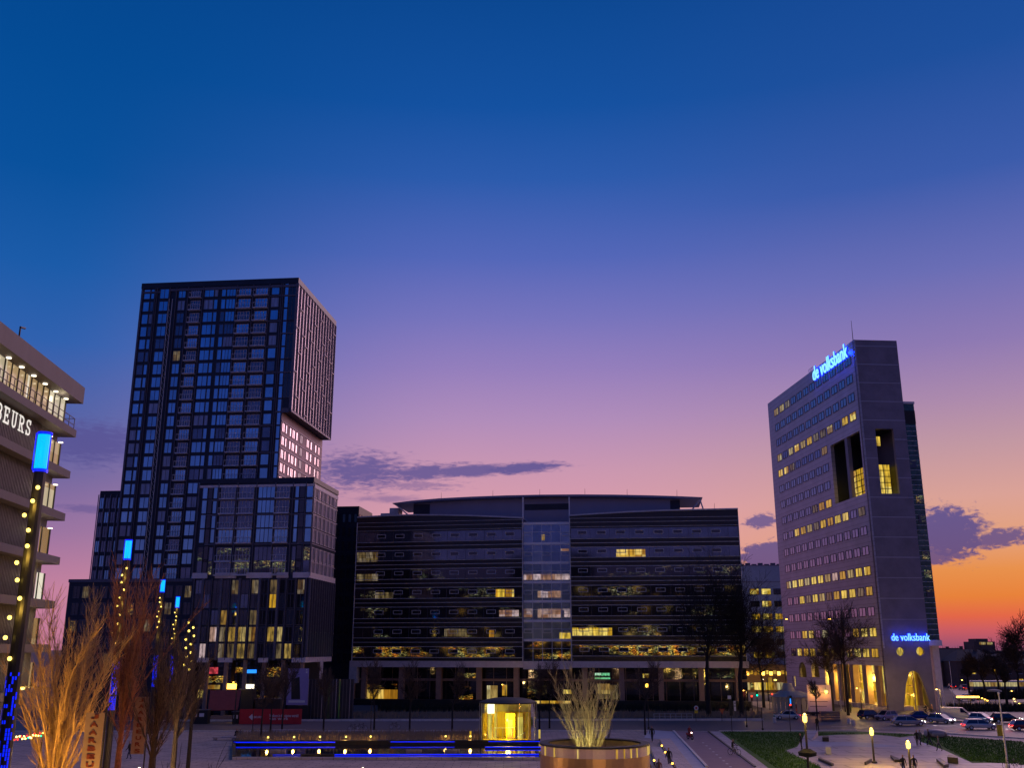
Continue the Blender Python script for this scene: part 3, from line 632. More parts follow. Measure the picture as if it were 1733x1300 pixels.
# middle bay
sl_ = MB(); gr = MB()
for y in (886.5, 920.5, 953, 986, 1018.5, 1051.5, 1084):
    z = FM.hit(924, y)[1]; sl_.box(FM, -.1, LM+.1, 0, .25, z-.28, z+.28)
sl_.build('floor_slab', M['frame_pale'], of)
zf = [FM.hit(924, y)[1] for y in (886.5, 920.5, 953, 986, 1018.5, 1051.5, 1084, 1118)]
for k in range(6): gr.box(FM, k*LM/5-.05, k*LM/5+.05, .02, .15, ZB, zf[0])
for i in range(7):
    z = zf[i]-(zf[i]-zf[i+1])*.42; gr.box(FM, 0, LM, .02, .13, z-.04, z+.04)
gr.box(FM, -.12, .12, .02, .4, ZB, zf[0]+6); gr.box(FM, LM-.12, LM+.12, .02, .4, ZB, zf[0]+6)
gr.build('mullions', M['frame_pale'], of)
for i in range(7):
    for k in range(5):
        u0 = k*LM/5+.05; u1 = (k+1)*LM/5-.05; zt_, zb_ = zf[i]-.3, zf[i+1]+.3; h = zt_-zb_
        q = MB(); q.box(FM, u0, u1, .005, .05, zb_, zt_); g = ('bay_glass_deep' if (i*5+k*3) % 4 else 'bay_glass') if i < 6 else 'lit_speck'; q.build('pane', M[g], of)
        if k in (0, 2, 4) and i < 6:
            q = MB(); z = zt_-h*.55
            for (a0, a1, c0, c1) in ((.1, u1-u0-.1, .28, .38), (.1, u1-u0-.1, -.38, -.28), (.1, .2, -.28, .28), (u1-u0-.2, u1-u0-.1, -.28, .28)): q.box(FM, u0+a0, u0+a1, .06, .2, z+c0, z+c1)
            q.build('vent_frame', M['trim_grey'], of)
for a in ((886, 967, 972, 982, 'lit_pink'), (910, 950, 1000.5, 1012, 'lit_pink'), (886, 902, 1031, 1045, 'lit_pink'), (910, 949, 1031, 1046, 'lit_pink'), (955, 966, 1031, 1045, 'lit_pink'), (947, 967.5, 1071, 1083, 'lit_yellow'), (916, 922, 905, 915, 'lit_cream'), (949, 963, 929, 933, 'lit_pink'), (948, 966, 1031, 1033, 'lit_pink')):
    patch(FM, a[0], a[1], a[2], a[3], a[4], v=.06 if a[4] != 'lit_speck_green' else .12, cells=a[4] != 'lit_speck_green', fm='column_brown')
# penthouse and arched roof
FR = Fr(FA.pt(0, -7, 0).xy, (FC.pt(LC, -7, 0)-FA.pt(0, -7, 0)).xy, (0, -1))
arc = [(668, 854), (700, 850), (746, 846), (800, 843.2), (860, 841), (920, 839.8), (980, 839.4), (1040, 839.8), (1100, 841), (1150, 842.5), (1188, 844.2)]
top = [FR.hit(x, y) for x, y in arc]
zb0 = FR.hit(900, 905)[1]
body = [p for p, a in zip(top, arc) if 696 < a[0] < 1160]
b = MB(); b.panel(FR, [(body[0][0], zb0), (body[-1][0], zb0)]+[(u, z-.5) for u, z in body[::-1]], [], -12, 0); b.build('penthouse', M['roof_metal'], of)
b = MB(); b.panel(FR, [(u, z) for u, z in top]+[(u, z-(.45 if 0 < i < 10 else .12)) for i, (u, z) in list(enumerate(top))[::-1]], [], -14, 2.2); b.build('arched_roof', M['roof_metal'], of)
b = MB(); b.box(FR, body[0][0], body[0][0]+4, 0, .05, zb0, body[0][1]-.6); b.build('dark_cladding', M['tower_dark'], of)
b = MB(); b.box(FR, body[-1][0]-2.2, body[-1][0], 0, .05, zb0, body[-1][1]-.6); b.build('dark_cladding', M['tower_dark'], of)
b = MB()
(u0, u1), (z0, z1) = onpl(FR, 888, 963, 852.5, 864, 0); b.box(FR, u0, u1, 0, .12, z0, z1); b.build('louvre', M['tower_dark'], of)
for x0, y0, x1, y1 in ((671, 855, 692, 873), (1185, 846, 1172, 862), (1184, 846, 1190, 862)):
    a = FR.hit(x0, y0); c = FR.hit(x1, y1); q = MB(); q.tube(FR.pt(a[0], 1, a[1]), FR.pt(c[0], 0, c[1]), .16, n=6); q.build('roof_strut', M['trim_grey'], of)
q = MB(); (u0, u1), (z0, z1) = onpl(FR, 655, 671, 858, 885, 0); q.box(FR, u0, u1, -6, -2, z0, z1); (u0, u1), (z0, z1) = onpl(FR, 640, 655, 867, 885, 0); q.box(FR, u0, u1, -6, -2, z0, z1); q.build('plant_room', M['trim_grey'], of)
for x, y0, y1 in ((744, 832, 846), (832, 828, 842), (912, 826, 840), (989, 825, 840), (1061, 826, 840), (1146, 827, 843), (1210, 850, 866)):
    a = FR.hit(x, y0); c = FR.hit(x, y1); q = MB(); q.tube(FR.pt(c[0], -2, c[1]-.5), FR.pt(a[0], -2, a[1]), .06, .03, n=5); q.build('roof_mast', M['dark_metal'], of)
# podium: fascia, columns, glazing set back
b = MB(); b.box(FA, -.3, LA, -22, .5, ZB-1.35, ZB-.004); b.box(FC, 0, LC+.3, -22, .5, ZB-1.35, ZB-.004); b.box(FM, 0, LM, -20, 1.0, ZB-1.7, ZB-.003)
for fr, L in ((FA, LA), (FC, LC)): pass
b.build('podium_fascia', M['stone_band'], of)
for fr, xs in ((FA, (617, 680, 743, 811, 874)), (FC, (990, 1052, 1118, 1186, 1248))):
    for x in xs:
        u = fr.hit(x, 1140, -1)[0]; q = MB(); q.box(fr, u-.55, u+.55, -1.6, -.5, 0, ZB-1.36); q.build('column', M['column_brown'], of)
pg = MB(); pb = MB()
for fr, L in ((FA, LA), (FC, LC), (FM, LM)):
    v = -3.2 if fr is not FM else -5
    pg.box(fr, -.2, L+.2, v-.3, v, 0, ZB-1.36)
    pb.box(fr, -.2, L+.2, v+.01, v+.5, 5.0, 5.5)
    for k in range(int(L/2.9)+1): pb.box(fr, k*2.9-.05, k*2.9+.05, v+.01, v+.12, 0, ZB-1.37)
pg.build('podium_glazing', M['glass_black'], of); pb.build('podium_mullions', M['column_brown'], of)
q = MB(); q.box(FA, -.35, 1.4, -1.6, .4, 4.5, ZB-1.36); q.build('corner_panel', M['trim_grey'], of)
def pp(fr, x0, x1, y0, y1, m_, v=-3.1, nm='lit_room'):
    (u0, u1), (z0, z1) = onpl(fr, x0, x1, y0, y1, v); q = MB(); q.box(fr, u0, u1, v, v+.06, max(.2, z0), z1); q.build(nm, M[m_], of)
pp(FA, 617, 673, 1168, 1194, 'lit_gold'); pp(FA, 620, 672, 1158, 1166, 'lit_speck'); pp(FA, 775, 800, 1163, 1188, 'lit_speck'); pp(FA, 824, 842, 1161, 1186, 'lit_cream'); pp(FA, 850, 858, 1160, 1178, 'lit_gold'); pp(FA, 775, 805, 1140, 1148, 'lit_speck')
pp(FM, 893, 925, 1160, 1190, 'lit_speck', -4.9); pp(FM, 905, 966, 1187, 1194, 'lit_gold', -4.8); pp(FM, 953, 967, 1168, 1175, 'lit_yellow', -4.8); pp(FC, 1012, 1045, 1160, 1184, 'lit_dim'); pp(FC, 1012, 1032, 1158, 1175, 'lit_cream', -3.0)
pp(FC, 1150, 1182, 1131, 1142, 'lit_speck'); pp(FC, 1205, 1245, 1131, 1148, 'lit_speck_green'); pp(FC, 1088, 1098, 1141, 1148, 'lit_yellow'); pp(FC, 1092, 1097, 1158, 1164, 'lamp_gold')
(u0, u1), (z0, z1) = onpl(FC, 1005, 1034, 1138.5, 1151, -.3)
sg = thing('green_shop_sign', 'glowing green script sign hanging under the fascia behind the planter tree', 'sign', (*FC.pt((u0+u1)/2, -.3, 0).xy, z0))
q = MB(); q.box(FC, u0, u1, -.5, -.35, z0, z1); q.build('backing', M['black'], sg)
for k in range(9):
    q = MB(); u = u0+.25+(u1-u0-.5)*k/9; q.box(FC, u, u+.28, -.34, -.28, z0+.75+(k % 2)*.15, z1-.15); q.build('letter', M['sign_green'], sg)
q = MB(); q.box(FC, u0+.2, u1-.2, -.34, -.3, z0+.1, z0+.45); q.build('underline', M['sign_green'], sg)
hd = MB()
for fr, L in ((FA, LA), (FC, LC)): hd.box(fr, 0, L, 1.5, 3.0, 0, 1.3)
tag(hd.build('plinth_wall', M['black'], org=(*B_, 0)), 'low black plinth wall along the foot of the glass office', 'wall')
# ================================================================== BANK TOWER
K3 = G(1505, 1205); FV = Fr(K3.xy, (-.0716, .99743), (-1, 0)); FE = Fr(K3.xy, (.99743, .0716), (0, -1))
zv = FE.hit(1442, 575)[1]; LV = FV.hit(1299, 682)[0]; EW = FE.hit(1517, 575)[0]; EW2 = FE.hit(1548, 683)[0]; zs2 = FE.hit(1540, 683)[1]
bt = thing('bank_tower', 'tall slab tower with a cut out corner void, blue lit lettering and an arched doorway', 'tower', (K3.x, K3.y, 0))
zl1 = FV.hit(1503, 1128)[1]; ul1 = FV.hit(1397, 1150)[0]
nu0, nz1 = FV.hit(1454.5, 729); nu1 = FV.hit(1405, 752)[0]; nz0 = FV.hit(1465, 835)[1]
def arch(u, z0, w, h, n=8):
    return [(u-w/2, z0), (u-w/2, z0+h*.35)]+[(u-w/2*math.cos(math.pi*k/n), z0+h*.35+h*.65*math.sin(math.pi*k/n)) for k in range(1, n)]+[(u+w/2, z0+h*.35), (u+w/2, z0)]
ar = []
for x, y in ((1359, 1147), (1380.5, 1147)):
    u, z = FV.hit(x, y); ar.append(arch(u, z, 5.0, 3.6))
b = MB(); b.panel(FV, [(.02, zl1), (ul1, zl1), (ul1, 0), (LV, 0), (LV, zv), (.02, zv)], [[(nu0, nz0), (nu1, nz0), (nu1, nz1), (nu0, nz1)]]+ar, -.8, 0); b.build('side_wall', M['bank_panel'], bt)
(e0, e1), (ez0, ez1) = onpl(FE, 1481, 1511.5, 726, 835.5, 0)
e1 = FE.hit(1511.5, 726)[0]; e0 = FE.hit(1481, 726)[0]
ap = [FE.hit(x, y) for x, y in ((1530, 1206.5), (1531.5, 1180), (1533.5, 1158), (1537, 1146), (1539, 1138.5), (1544, 1136), (1550, 1137), (1555, 1141), (1559, 1149), (1565, 1164), (1571, 1182), (1578.5, 1206.5))]
ap[0] = (ap[0][0], .02); ap[-1] = (ap[-1][0], .02)
rd = []
for x, y in ((1524, 1103.5), (1557.5, 1103)):
    u, z = FE.hit(x, y); rd.append([(u+.8*math.cos(2*math.pi*k/16), z+.85*math.sin(2*math.pi*k/16)) for k in range(16)])
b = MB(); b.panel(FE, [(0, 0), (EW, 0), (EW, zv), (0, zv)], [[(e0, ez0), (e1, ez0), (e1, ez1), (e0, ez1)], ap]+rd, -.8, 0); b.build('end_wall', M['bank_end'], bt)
b = MB(); uu = EW
b.box(FE, EW-.6, EW, -LV, -.8, 0, zv); b.box(FE, .4, EW-.6, -LV, -LV+.8, 0, zv); b.box(FE, .8, EW-.6, -LV+.8, -.8, zv-.8, zv-.2); b.build('rear_wall', M['bank_end'], bt)
# void lining
b = MB(); b.box(FE, .81, EW-.61, -nu1-1, -.81, ez0-.6, ez0-.003); b.box(FE, .81, EW-.61, -nu1-1, -.81, ez1+.003, ez1+.6); b.box(FE, .81, EW-.61, -nu1-1.6, -nu1-1.01, ez0, ez1); b.box(FE, e1+.05, e1+.4, -nu1-1, -.81, ez0, ez1); b.box(FE, .81, 1.3, -nu1-1, -nu1-.1, ez0, ez1)
b.build('void_lining', M['tower_dark'], bt)
# winter garden glass box in the void's lower half
zg = FE.hit(1500, 784)[1]; g0, g1 = FE.hit(1488, 784)[0], FE.hit(1509, 784)[0]
b = MB(); b.box(FE, 1.6, g1+.25, -nu1*.62, -1.6, ez0, zg, 0)
for k in range(6):
    z = ez0+(zg-ez0)*k/5; b.box(FE, 1.5, g1+.3, -nu1*.62-.1, -1.5, z-.07, z+.07, 1)
for k in range(4):
    e = 1.6+(g1-1.4)*k/3; b.box(FE, e-.06, e+.06, -1.6, -1.48, ez0, zg, 1)
for k in range(5):
    v = -1.6-(nu1*.62-1.6)*k/4; b.box(FE, 1.48, 1.6, v-.06, v+.06, ez0, zg, 1)
b.build('winter_garden', [M['lit_yellow'], M['black']], bt)
b = MB(); u, z = FV.hit(1431, 750); b.box(FV, u-.7, u+.7, -.9, -.1, ez0, ez1); b.build('void_pillar', M['bank_end'], bt)
b = MB(); z = FE.hit(1500, 742)[1]; b.box(FE, g0+1.3, g1-.6, -3.2, -3.0, z-1, z+1); b.build('lit_room', M['lit_yellow'], bt)
# side windows
zr1 = (FV.hit(1314, 698)[1]+FV.hit(1435, 612.5)[1])/2; zr16 = (FV.hit(1350, 1106)[1]+FV.hit(1490, 1104.5)[1])/2
dz = (zr1-zr16)/15; ua = FV.hit(1314, 698)[0]; ub = FV.hit(1435, 612.5)[0]; du = (ua-ub)/11
litrows = {0: {0: 'lit_cream', 1: 'lit_cream', 2: 'lit_dim'}, 3: {0: 'lit_cream', 2: 'lit_cream', 3: 'lit_gold', 4: 'lit_cream', 5: 'lit_yellow', 6: 'lit_dim', 7: 'lit_dim', 8: 'lit_cream', 10: 'lit_yellow', 11: 'lit_yellow'}, 4: {0: 'lit_gold', 1: 'lit_gold', 2: 'lit_dim', 7: 'lit_cream'},
  7: {5: 'lit_dim', 6: 'lit_yellow', 7: 'lit_gold'}, 8: {2: 'lit_gold', 3: 'lit_yellow', 4: 'lit_cream', 5: 'lit_dim', 6: 'lit_yellow', 7: 'lit_yellow', 8: 'lit_yellow', 9: 'lit_gold', 11: 'lit_dim'},
  11: {k: 'lit_yellow' if k % 3 else 'lit_cream' for k in range(12)}, 12: {k: ('lit_dim' if k in (3, 6, 10) else 'lit_yellow' if k != 5 else 'lit_cream') for k in range(2, 12)}, 14: {2: 'lit_yellow', 3: 'lit_yellow', 5: 'lit_cream', 9: 'lit_yellow', 10: 'lit_yellow', 11: 'lit_yellow'}, 15: {k: 'lit_yellow' if k % 4 else 'lit_speck' for k in range(12)}}
litrows[11][7] = 'lit_pink'
sw = []
for i in range(16):
    z = zr1-i*dz
    for k in range(12):
        if 4 <= i <= 7 and k > 7: continue
        u = ua-k*du; g = litrows.get(i, {}).get(k, 'bank_glass')
        sw.append((u+i*.01, window(FV, u-du*.36, u+du*.36, z-.8, z+.85, 0, 1, glass=g, frame='dark_metal', t=.13, dv=.05)))
sw.sort(key=lambda q: q[0]); parts('window', [w for _, w in sw], bt)
tr = MB()
for i in range(15):
    z = zr1+2.5-i*dz; 
    if not (ez0-.5 < z < ez1+.5): tr.box(FE, 0, EW, 0, .05, z-.09, z+.09)
    else: tr.box(FE, 0, e0-.05, 0, .05, z-.09, z+.09); tr.box(FE, e1+.05, EW, 0, .05, z-.09, z+.09)
tr.box(FE, -.03, .28, .0, .12, 12, zv); tr.build('panel_joint', M['bank_panel'], bt)
for i, r in enumerate(rd):
    q = MB(); cu_ = sum(p[0] for p in r)/16; cz = sum(p[1] for p in r)/16; q.box(FE, cu_-.9, cu_+.9, -.7, -.6, cz-.9, cz+.9); q.build('round_window', M['lit_yellow'], bt)
# glass strip on the right of the end wall
zc = FE.hit(1585, 1084)[1]
b = MB(); b.box(FE, EW+.01, EW2, -LV, -.5, zc, zs2, 0); b.build('curtain_glass', M['curtain_glass'], bt)
cl = MB()
for i in range(int((zs2-zc)/1.05)): cl.box(FE, EW+.01, EW2+.04, -.5, -.42, zc+i*1.05-.04, zc+i*1.05+.04)
cl.box(FE, EW+.005, EW+.15, -.5, -.3, zc, zs2); cl.box(FE, EW+.01, EW2+.1, -LV-.1, -.3, zs2, zs2+.5); cl.box(FE, EW+.01, EW2+.12, -1.6, .1, zc-1.1, zc-.01); cl.build('strip_trim', M['trim_grey'], bt)
q = MB(); q.box(FE, EW+.1, EW2, -.52, -.36, zs2-4.4, zs2-1.5); q.build('dark_panel', M['black'], bt)
for x, y in ((1546, 785), (1564.5, 878), (1570.5, 940), (1573.5, 972), (1579, 1004), (1558, 845)):
    u, z = FE.hit(x, y); u = min(u, EW2-1); q = MB(); q.box(FE, u-.7, u+.7, -.5, -.36, z-.8, z+.8); q.build('lit_room', M['lit_speck_green'], bt)
for s, w in ((EW+.4, .22), (EW2-.9, .5), (EW2-.2, .2)):
    q = MB(); q.box(FE, s-w, s+w, -2.2, -1.2, 0, zc-1.11); q.build('column', M['stone_band'], bt)
# entrance loggia along the side
b = MB(); b.box(FV, .4, ul1, -6.0, -5.8, .0, zl1-.1, 0)
for k in range(12): b.box(FV, .5+k*(ul1-.6)/11-.06, .5+k*(ul1-.6)/11+.06, -5.8, -5.6, 0, zl1-.1, 1)
for z in (3.0, 4.8, 6.8): b.box(FV, .4, ul1, -5.8, -5.65, z-.08, z+.08, 1)
b.build('lobby_glazing', [M['lit_yellow'], M['column_brown']], bt)
for x in (1408, 1420, 1441, 1463, 1484):
    u = FV.hit(x, 1150)[0]; q = MB(); q.box(FV, u-1.0, u+1.0, -1.3, -.1, .6, zl1-.003); q.build('column', M['column_brown'], bt)
b = MB()
for i in range(5): b.box(FV, -.2 if 0 else .8, 11, -5.5, -.2+1.6-i*.4, i*.17, (i+1)*.17)
b.box(FV, 11.01, ul1+2, -5.5, .3, 0, .84); b.build('entrance_steps', M['pave_pale'], bt)
b = MB()
for k in range(6): b.tube(FV.pt(2+k*1.8, 1.6-.0, .0), FV.pt(2+k*1.8, 1.6, 1.1), .035, n=5)
b.tube(FV.pt(2, 1.6, 1.1), FV.pt(11, 1.6, 1.1), .04, n=5); b.build('handrail', M['steel'], bt)
# behind the arch
b = MB(); b.box(FE, .82, EW-.62, -3.4, -3.2, .9, 8.99, 0)
for k in range(7): b.box(FE, 1+k*1.3, 1.1+k*1.3, -3.2, -3.1, .9, 8.98, 1)
for z in (3.2, 5.6, 7): b.box(FE, .9, EW-.7, -3.19, -3.12, z, z+.12, 1)
b.build('arch_glazing', [M['lit_yellow'], M['column_brown']], bt)
b = MB()
for i in range(5): b.box(FE, .9, EW-.7, -3.05, -.95-i*.35, i*.19, (i+1)*.19)
b.build('arch_steps', M['pave_pale'], bt)
b = MB(); u = FE.hit(1550, 1160, -4)[0]; b.box(FE, u-.45, u+.45, -2.9, -2.3, .95, 8.99); b.build('column', M['column_brown'], bt)
b = MB(); b.box(FE, .81, EW-.61, -7.2, -.81, 9, 9.4); b.build('arch_ceiling', M['pave_pale'], bt)
light('POINT', FE.pt(5, -1.7, 6.8), 500, (1, .6, .08), .3, parent=bt); light('POINT', FE.pt(5.5, -1.6, 3), 250, (1, .6, .08), .3, parent=bt); light('POINT', FV.pt(8, -2.5, 5.5), 2600, (1, .6, .08), .5, parent=bt); light('POINT', FV.pt(26, -2.5, 5.5), 2200, (1, .6, .08), .5, parent=bt)
b = MB(); a = FV.hit(1457, 575); b.tube(FE.pt(1.2, -3, zv-.2), FE.pt(1.2, -3, zv+5.4), .09, .04, n=5); b.build('roof_mast', M['dark_metal'], bt)
u = FV.hit(1366, 632)[0]; b = MB()
for s in (-1.4, -.5, .4, 1.3): b.tube(FV.pt(u+s, -1, zv-.2), FV.pt(u+s, -1, zv+1.6), .07, n=4)
b.tube(FV.pt(u-1.4, -1, zv+1.5), FV.pt(u+1.3, -1, zv+1.5), .05, n=4); b.build('roof_rail', M['steel'], bt)
# lettering
def text_mb(s, fr, u, z, w=None, h=None, flip=False, v0=0.0, th=.15, offset=0.0, align='CENTER', track=1.0):
    """lettering standing on a wall: s centred on (u, z), w metres wide or h metres tall; flip when reading runs against the wall's u"""
    cd = bpy.data.curves.new('lettering', 'FONT'); cd.body = s; cd.align_x = align; cd.align_y = 'CENTER'; cd.offset = offset; cd.resolution_u = 3; cd.space_character = track
    o = bpy.data.objects.new('lettering', cd); C.objects.link(o); bpy.context.view_layer.update()
    me = bpy.data.meshes.new_from_object(o.evaluated_get(bpy.context.evaluated_depsgraph_get()))
    bpy.data.objects.remove(o); bpy.data.curves.remove(cd)
    xs = [v.co.x for v in me.vertices]; ys = [v.co.y for v in me.vertices]
    sw_ = max(xs)-min(xs); sh = max(ys)-min(ys); kx = (w/sw_) if w else h/sh; ky = (h/sh) if h else kx
    mx, my = (max(xs)+min(xs))/2, (max(ys)+min(ys))/2; sg_ = -1 if flip else 1
    bm = bmesh.new(); bm.from_mesh(me); r = bmesh.ops.extrude_face_region(bm, geom=bm.faces[:])
    for e in r['geom']:
        if isinstance(e, bmesh.types.BMVert): e.co.z += 1.0
    bm.verts.index_update(); mb = MB()
    mb.add([fr.pt(u+sg_*(v.co.x-mx)*kx, v0+th*v.co.z, z+(v.co.y-my)*ky) for v in bm.verts], [tuple(v.index for v in f.verts) for f in bm.faces])
    bm.free(); bpy.data.meshes.remove(me); return mb
# big sign near the roof, on the side wall (reads from the far end towards the corner)
ul, zl_ = FV.hit(1377, 630); ur, zr_ = FV.hit(1437, 596)
bw = ul-ur; bzc = (zl_+zr_)/2
s1 = thing('roof_sign', 'large blue lit bank lettering high on the side wall, by the roof edge', 'sign', FV.pt((ul+ur)/2, .1, bzc-1.6), 'blue bank signs')
b = text_mb('de volksbank', FV, (ul+ur)/2, bzc, w=bw, h=3.6, flip=True, v0=.12, th=.12, offset=.045); b.build('halo', M['sign_halo'], s1)
b = text_mb('de volksbank', FV, (ul+ur)/2, bzc, w=bw*.985, h=3.4, flip=True, v0=.3, th=.15, offset=.008); b.build('letters', M['sign_cyan'], s1)
ul, zz = FE.hit(1507, 1079); ur, _ = FE.hit(1573, 1079)
s2 = thing('entrance_sign', 'smaller blue lit bank lettering above the two round windows', 'sign', FE.pt((ul+ur)/2, .1, zz-.7), 'blue bank signs')
b = text_mb('de volksbank', FE, (ul+ur)/2, zz, w=(ur-ul), h=1.55, v0=.1, th=.1, offset=.05); b.build('halo', M['sign_halo'], s2)
b = text_mb('de volksbank', FE, (ul+ur)/2, zz, w=(ur-ul)*.985, h=1.42, v0=.25, th=.12, offset=.004); b.build('letters', M['sign_cyan'], s2)
for i in range(3): light('POINT', FV.pt(FV.hit(1385+22*i, 625-13*i)[0], 1.2, bzc), 700, (0, .03, 1), .3, parent=s1)
for i in range(3): light('POINT', FE.pt(ul+(ur-ul)*(.15+.35*i), .9, zz), 110, (0, .03, 1), .2, parent=s2)
# ================================================================== PALE BLUE OFFICE behind
KO = P(1336, 962, 300); FO = Fr(KO.xy, (-1, .04), (0, -1)); uo, zo_ = FO.hit(1250, 957)
ob = thing('pale_blue_office', 'pale blue office block with dark roof storey, between the glass office and bank tower', 'office building', (KO.x, KO.y, 0))
b = MB(); b.box(FO, -6, uo, -14, 0, 0, zo_-.01); b.build('facade_wall', M['office_blue'], ob)
z = FO.hit(1300, 985)[1]; b = MB(); b.box(FO, -6.1, uo+.1, -14.1, .15, z-.15, z+.1); b.box(FO, -6.05, uo+.05, -14.05, .1, zo_-.3, zo_); b.build('roof_trim', M['roof_metal'], ob)
b = MB()
for k in range(9): b.box(FO, uo-2-k*1.9, uo-.6-k*1.9, -3, -2, zo_+.001, zo_+.5+.3*(k % 2))
b.build('roof_plant', M['tower_frame'], ob)
lo = {0: (0, 1), 1: (1,), 2: (0, 1, 2), 3: (0, 1, 2), 5: (0, 1)}
wl = []
for i, y in enumerate((1001.7, 1022.5, 1044, 1065.6, 1086.7, 1109)):
    z = FO.hit(1300, y)[1]
    for k, (x0, x1) in enumerate(((1269, 1284), (1288.5, 1304), (1309, 1325))):
        a = FO.hit(x1, 1001)[0]; c = FO.hit(x0, 1001)[0]; wl.append(window(FO, a, c, z-.8, z+.8, 0, 2, glass='lit_yellow' if k in lo.get(i, ()) else 'glass_black', frame='dark_metal'))
parts('window', wl, ob)
# ================================================================== EXHIBITION HALL (left edge)
KH = P(144, 657, 88); FH = Fr(KH.xy, (.0965, -.9953), (1, 0)); zh = KH.z
eh = thing('exhibition_hall', 'grey hall with stacked projecting floors, ribbed cladding and white serif lettering, at the left edge', 'exhibition hall', (KH.x, KH.y, 0))
LH = 60
def hz(x, y): return FH.hit(x, y)[1]
zf1 = P(142, 684, 88).z
slabs = [P(140, 735.5, 88).z, P(131, 805, 88).z, P(121.5, 876.5, 88).z, P(112, 950.5, 88).z, P(103, 1024.5, 88).z, P(95, 1098, 88).z, P(88, 1172, 88).z]
b = MB(); b.box(FH, 0, LH, -14, 0, zf1, zh); b.build('roof_fascia', M['hall_fascia'], eh)
b = MB(); b.box(FH, 1.2, LH, -14, -2.2, 0, zf1-.01); b.build('core_wall', M['hall_fascia'], eh)
for i, z in enumerate(slabs):
    q = MB(); q.box(FH, .15, LH, -13, -.25 if i == 0 else -.35, z-.33, z+.33); q.build('floor_slab', M['hall_fascia'], eh)
    q = MB(); q.box(FH, 1.15, LH, -12, -1.5, z-1.15, z-.34); q.build('soffit_wall', M['hall_fascia'], eh)
zz = [zf1]+slabs
for i in range(len(zz)-1):
    z1 = zz[i]-(.02 if i == 0 else 1.16); z0 = zz[i+1]+.34
    if i == 0: ue = LH
    else: ue = FH.hit((0, 66, 62, 60, 56, 52, 48)[i], (0, 740, 860, 930, 990, 1060, 1120)[i], -1.5)[0]
    g = MB(); g.box(FH, 1.2, ue, -1.3, -1.2, z0, z1); mu = g; n = int((ue-1.2)/1.35)
    for k in range(n+1):
        u = 1.2+(ue-1.2)*k/max(1, n); w = .06 if k % 2 else .1; mu.box(FH, u-w/2, u+w/2, -1.199, -1.1, z0, z1, 1)
    mu.box(FH, 1.08, 1.19, -1.6, -1.1, z0, z1, 1); mu.build('lit_glazing', [M['lit_hall'], M['dark_metal']], eh)
    if i:
        rb = MB(); rb.box(FH, ue+.05, LH, -1.6, -1.45, z0, z1+.8)
        for k in range(int((LH-ue)/.3)): rb.box(FH, ue+.1+k*.3, ue+.2+k*.3, -1.45, -1.3, z0, z1+.8)
        rb.build('ribbed_cladding', M['hall_ribs'], eh)
    for k in range(7 if i == 0 else 3):
        u = 2.2+k*2.6
        if u < ue-.5:
            q = MB(); q.lathe(FH.pt(u, -.8, z1-.1), [(.2, 0), (.2, .07)], 10); q.build('downlight', M['lamp_white'], eh)
    light('POINT', FH.pt(3.5, -.7, z1-.4), 30, (1, .8, .5), .3, parent=eh)
rl = MB(); z = slabs[0]+.33
for k in range(34): rl.tube(FH.pt(.4+k*1.4, -.45, z), FH.pt(.4+k*1.4, -.45, z+1.05), .035, n=4)
for dz_ in (.45, 1.05): rl.tube(FH.pt(.4, -.45, z+dz_), FH.pt(46, -.45, z+dz_), .035, n=4)
rl.tube(FH.pt(.4, -.45, z+1.05), FH.pt(.4, -3, z+1.05), .035, n=4); rl.build('railing', M['dark_metal'], eh)
rl = MB(); a = FH.hit(52, 588)[0]; rl.tube(FH.pt(a, -1, zh), FH.pt(a, -1, zh+1.5), .07, n=5); rl.tube(FH.pt(a, -1, zh+1.5), FH.pt(a-.9, -1, zh+1.7), .09, n=5); rl.build('roof_camera', M['dark_metal'], eh)
